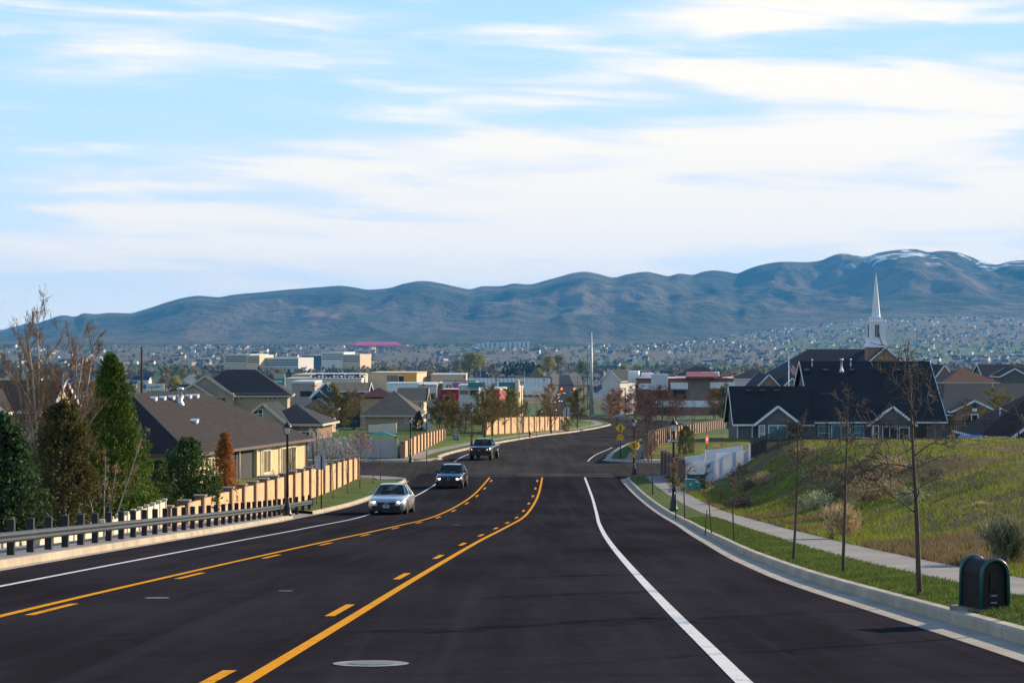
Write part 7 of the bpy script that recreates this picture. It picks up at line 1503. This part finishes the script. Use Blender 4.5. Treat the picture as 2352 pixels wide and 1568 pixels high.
# ------------------------------------------------------------------ far trees
def far_tree(key, seed, H, w, leaf, n, ls, bark, bare=True):
    rg = np.random.default_rng(seed); nc = 26; hz = rg.uniform(.28, 1, nc); rr = w*np.sin(np.clip((hz-.15)/.9, 0, 1)*math.pi)**.6*rg.uniform(.2, 1, nc); a = rg.uniform(0, 6.283, nc)
    C = np.stack([np.cos(a)*rr, np.sin(a)*rr, hz*H*.95], 1); idx = rg.integers(0, nc, n); P = C[idx]+rdirs(rg, n)*(rg.random(n)[:, None]**.5)*w*.42
    A, B = leaf_faces(rg, P, ls, .9 if bare else .2, None, 0, .22 if bare else .6); m = MB()
    for p, a_, q in zip(P, A, B): n0 = len(m.v); m.v += [tuple(p-a_-q*.6), tuple(p+a_*.3-q), tuple(p+a_+q*.5), tuple(p-a_*.2+q)]; m.f.append((n0, n0+1, n0+2, n0+3)); m.m.append(0); m.sm.append(False)
    m.tube([(0, 0, -.3), (.1, 0, H*.4), (0, .1, H*.8)], [.05*w, .035*w, .01], 6, 1)
    for c in C[:12]: m.tube([(0, 0, H*.25), (c[0]*.5, c[1]*.5, c[2]*.7), tuple(c)], [.03*w, .018*w, .006], 4, 1, cap=False)
    return m.mesh(key, [leaf, bark])
LT = [('bare brown', far_tree('far_tree_brown', 1, 9, 3.2, M_leaf('far_brown_twigs', (.15, .10, .065), .3, .1), 900, .55, BARK)), ('bare tan', far_tree('far_tree_tan', 2, 10, 3.0, M_leaf('far_tan_twigs', (.22, .15, .09), .3, .1), 900, .55, BARK)), ('olive budding', far_tree('far_tree_olive', 3, 9, 3.6, M_leaf('far_olive_twigs', (.10, .095, .03), .3, .1), 1000, .5, BARK)), ('yellow green', far_tree('far_tree_yellow', 4, 11, 4.6, M_leaf('far_yellow_leaves', (.24, .19, .022), .2, .2), 1300, .5, BARK, False)), ('dark evergreen', evergreen_meshes('far_tree_pine', 5, 11, [(0, 2.6), (.3, 2.8), (.7, 1.4), (1, .2)], M_leaf('far_pine_needles', (.022, .040, .020), .25, .1), BARK_D, 1500, .5)[1]), ('plum brown', far_tree('far_tree_plum', 6, 9, 3.4, M_leaf('far_plum_twigs', (.10, .055, .045), .3, .1), 1000, .5, BARK)), ('lime green', far_tree('far_tree_lime', 7, 9, 3.8, M_leaf('far_lime_leaves', (.15, .19, .018), .2, .2), 1200, .5, BARK, False))]
def put_far(k, X, Y, s, lab, grp):
    o = bpy.data.objects.new('far_tree', LT[k][1]); COL.objects.link(o); o.location = (X, Y, zr(Y) if Y < 2500 else ground(X, Y)); o.rotation_euler = (0, 0, rh.uniform(0, 6.28)); o.scale = (s*rh.uniform(.85, 1.15), s*rh.uniform(.85, 1.15), s); prop(o, lab, 'tree', grp); spots.append((X, Y, 2.0))
for (k, x, yt, yb, lab) in ((3, 1078, 816, 866, 'tall yellow green cottonwood above the lettered store'), (3, 1258, 822, 866, 'golden yellow willow left of the far road'), (3, 1280, 820, 860, 'second golden willow nearer the far road'), (6, 1337, 826, 868, 'lime green tree just left of the wooden poles'), (2, 1020, 838, 872, 'dark olive tree left of the yellow cottonwoods'), (3, 1096, 818, 862, 'yellow green cottonwood right of the tallest one'), (1, 1050, 824, 868, 'tan bare tree among the yellow cottonwoods'), (0, 1130, 832, 866, 'brown bare tree right of the yellow cottonwoods')):
    p = gp(x, yb); H = (yb-yt)/F*p.y; put_far(k, p.x, p.y, H/10.5, lab, 'large trees beyond the shops')
for i in range(14): x = 1160+i*6.2+rh.uniform(-2, 2); p = gp(x, 868); put_far(4, p.x, p.y, rh.uniform(.9, 1.25)*(30/F*p.y)/11, 'dark evergreen in the row left of the golden willows', 'dark evergreens left of the golden willows')
nt = 0; tries = 0
while nt < 275 and tries < 9000:
    tries += 1; x = rh.uniform(-30, 2380); y = rh.choice((rh.uniform(838, 915), rh.uniform(845, 880), rh.uniform(870, 925)))
    if x > 1640 and y > (868 if x > 2170 else 840) and (x < 2170 or y > 895): continue
    if x < 280 and y > 900: continue
    p = gp(x, y); Y = p.y
    if Y < 420 or (in_shop(x, Y) and rh.random() < .8) or not free(p.x, Y, 1.0): continue
    k = rh.choice((0, 0, 0, 1, 1, 1, 2, 2, 5, 4, 3, 3 if rh.random() < .4 else 0, 6 if rh.random() < .5 else 1)); s = rh.uniform(.6, 1.15)*(1 if Y < 1400 else 1.2)
    side = 'left of the road' if x < 1180 else 'right of the road'; dist = 'nearer' if Y < 1000 else ('middle' if Y < 1900 else 'farther')
    put_far(k, p.x, Y, s, '%s tree standing among houses on the %s valley floor %s' % (LT[k][0], dist, side), '%s trees, %s valley floor %s' % (LT[k][0], dist, side)); nt += 1
# ------------------------------------------------------------------ what nobody could count: the town towards the mountains
def far_mass():
    rg = random.Random(21); m = MB(); cols = [M('town_white', (.70, .66, .58), .8, 0), M('town_cream', (.60, .47, .32), .8, 0), M('town_tan', (.34, .26, .19), .8, 0), M('town_grey', (.22, .25, .28), .8, 0), FRO[0], FRO[1], FRO[2]]
    def hb(X, Y, z, s=1.0):
        w, d, h, ri = rg.uniform(10, 17)*s, rg.uniform(9, 13)*s, rg.choice((3.2, 5.6, 5.6))*s, 3.2*s; a = rg.uniform(0, math.pi); c, q = math.cos(a), math.sin(a); wm = rg.choice((0, 0, 1, 1, 2, 3)); rm = rg.choice((4, 5, 6)); T = lambda x, y, zz: (X+x*c-y*q, Y+x*q+y*c, z+zz)
        b = [T(-w/2, -d/2, -2), T(w/2, -d/2, -2), T(w/2, d/2, -2), T(-w/2, d/2, -2), T(-w/2, -d/2, h), T(w/2, -d/2, h), T(w/2, d/2, h), T(-w/2, d/2, h), T(-w/2, 0, h+ri), T(w/2, 0, h+ri)]
        m.add(b, [(0, 1, 5, 4), (1, 2, 6, 9, 5), (2, 3, 7, 6), (3, 0, 4, 8, 7)], wm); m.add([b[4], b[5], b[9], b[8], b[6], b[7]], [(0, 1, 2, 3), (4, 5, 3, 2)], rm)
    n = 0
    while n < 700:                                              # the slope at right
        x = rg.uniform(1440, 2420); Y = rg.uniform(6600, 11300); X = px(x, Y); k = mnoise.noise(Vector((x*.012, Y*.0011, 2)))
        if k < -.08 - (x-1440)*.0002: continue
        Y = round(Y/105)*105 + rg.uniform(-18, 18); X = px(x, Y)
        hb(X, Y, ground(X, Y), 1.15); n += 1
    n = 0
    while n < 850:
        y = rg.uniform(806, 842); x = rg.uniform(-60, 2400); Y = gp(x, y).y
        if mnoise.noise(Vector((x*.008, Y*.0012, 7))) < -.02 or in_shop(x, Y): continue
        X = px(x, Y); hb(X, Y, ground(X, Y), 1.25); n += 1
    for x, y in [(rg.uniform(390, 620), rg.uniform(798, 806)) for _ in range(90)]: Y = rg.uniform(7600, 8500); X = px(x, Y); hb(X, Y, ground(X, Y), 1.2)
    prop(m.build('distant_houses', cols), kind='stuff')
    rg2 = np.random.default_rng(8); P = []; kind = []
    for _ in range(5200):
        y = rg.uniform(803, 868); x = rg.uniform(-60, 2400); Y = gp(x, y).y
        if Y > 9500: Y = rg.uniform(6500, 9500)
        X = px(x, Y)
        if XL(min(Y, 3200))-12 < X < XR(min(Y, 3200))+12 and Y < 3200 or mnoise.noise(Vector((x*.01, Y*.0016, 1))) < -.22: continue
        P.append((X, Y, ground(X, Y), rg.uniform(6, 13)))
    P = np.array(P); k = 16; base = np.repeat(P, k, 0); n = len(base); d = rdirs(rg2, n); H = base[:, 3:4]; C = base[:, :3]+np.concatenate([d[:, :2]*H*.30, (H*(.5+.42*d[:, 2:3]))], 1)
    A, B = leaf_faces(rg2, C, 1.0, .6, None, 0, .5); A *= H*.22; B *= H*.22; sel = np.repeat(rg2.integers(0, 4, len(P)), k)
    for i, mt in enumerate((M_leaf('wood_brown', (.13, .095, .06), 0, .1), M_leaf('wood_olive', (.085, .085, .035), 0, .1), M_leaf('wood_tan', (.19, .14, .085), 0, .1), M_leaf('wood_dark', (.035, .05, .028), 0, .1))):
        q = sel == i; o = bpy.data.objects.new('distant_trees', quads_mesh('distant_trees_%d' % i, C[q], A[q], B[q], mt)); COL.objects.link(o); prop(o, kind='stuff')
far_mass()
# landmarks on the far plain
Y = 7600; z = ground(px(870, Y), Y); t = thing('factory_building', 'long red roofed factory below the mountains', 'factory', (px(806, Y), Y, z)); X = lambda x: px(x, Y)-px(806, Y); zz = lambda y: pz(y, Y)-z
MB().box(0, X(935), 0, 120, -3, zz(792)).build('wall', M('factory_pink', (.60, .28, .32), .8, .1, .02), t); MB().prism([(0, -2, zz(793)), (X(925), -2, zz(793)), (X(905), 60, zz(784.5)), (X(822), 60, zz(784.5))], (0, 10, 0)).build('roof', M('factory_red', (.55, .05, .12), .7, .1, .02), t); MB().box(X(835), X(875), -14, -2.1, -3, zz(795)).build('annex', M('factory_red', (.55, .05, .12)), t); MB().box(X(895), X(940), -10, -2.1, -3, zz(794)).build('annex', M('factory_pink', (.6, .28, .32)), t)
for i in range(12):
    x = 1100+i*10.4+rh.uniform(-1.5, 1.5); Y = 7300; yt = 784-i*.25+rh.uniform(-1.5, 1); z = ground(px(x, Y), Y); t = thing('apartment_block', 'small pale apartment block in the row left of the steel pole under the mountains', 'apartment block', (px(x, Y), Y, z), 0, 'row of pale apartment blocks on the far plain'); h_ = pz(yt, Y)-z
    MB().box(-4.5, 4.5, 0, 14, -3, h_-3).build('wall', FWA[0], t); MB().prism([(-5.2, -1, h_-3), (5.2, -1, h_-3), (0, -1, h_+1)], (0, 16, 0)).build('roof', FRO[2], t)
# white fence strip and green field beyond the signals
Y = 1000; t = thing('vinyl_fence', 'long white fence line beyond the teal roofed shops', 'fence', (px(1066, Y), Y, zr(Y))); q = px(1265, Y)-px(1066, Y); zt = pz(868, Y)-zr(Y)
n = 22
for k in range(n): MB().box(q*k/n+.1, q*(k+1)/n-.1, 0, .1, zt-6, zt).build('panel', W_WHITE, t)
# small church far off
for (x, yt, yb, lab) in ((1224, 824, 852, 'tiny white church steeple among dark evergreens on the far plain'), (1544, 808, 826, 'tiny white steeple and roof on the far plain right of the steel pole')):
    p = gp(x, yb+6); Y = p.y; z = zr(Y); t = thing('church', lab, 'church', (p.x, Y, z)); h_ = pz(yt, Y)-z; b_ = pz(yb, Y)-z
    MB().box(-14, 14, 2, 24, -1, max(4, b_-3)).build('wall', FWA[2], t); MB().prism([(-15, 1, max(4, b_-3)), (15, 1, max(4, b_-3)), (0, 1, max(7, b_+1))], (0, 24, 0)).build('roof', FRO[2], t); st = MB().box(-1.6, 1.6, 0, 3, 0, b_+(h_-b_)*.4).build('steeple', TRIM, t); MB().lathe([(1.4, b_+(h_-b_)*.4), (.05, h_)], 8, (0, 1.5, 0)).build('spire', TRIM, st)
# clutter of the yards at left: patio canopy by the side street
p = Vector((px(877, 215), 215, zr(215))); t = thing('garden_canopy', 'teal garden canopy roof behind the pale grey fence', 'canopy', p); zt = pz(990, 215)-p.z; m = MB(); a = 1.45; m.add([(-a, -a, zt-.45), (a, -a, zt-.45), (a, a, zt-.45), (-a, a, zt-.45), (0, 0, zt)], [(0, 1, 4), (1, 2, 4), (2, 3, 4), (3, 0, 4), (0, 3, 2, 1)]); m.build('canopy_roof', M('teal_canvas', (.02, .16, .14), .8), t)
for sx in (-1, 1):
    for sy in (-1, 1): MB().box(sx*a*.95-.04, sx*a*.95+.04, sy*a*.95-.04, sy*a*.95+.04, -.2, zt-.45).build('leg', DKSTEEL, t)
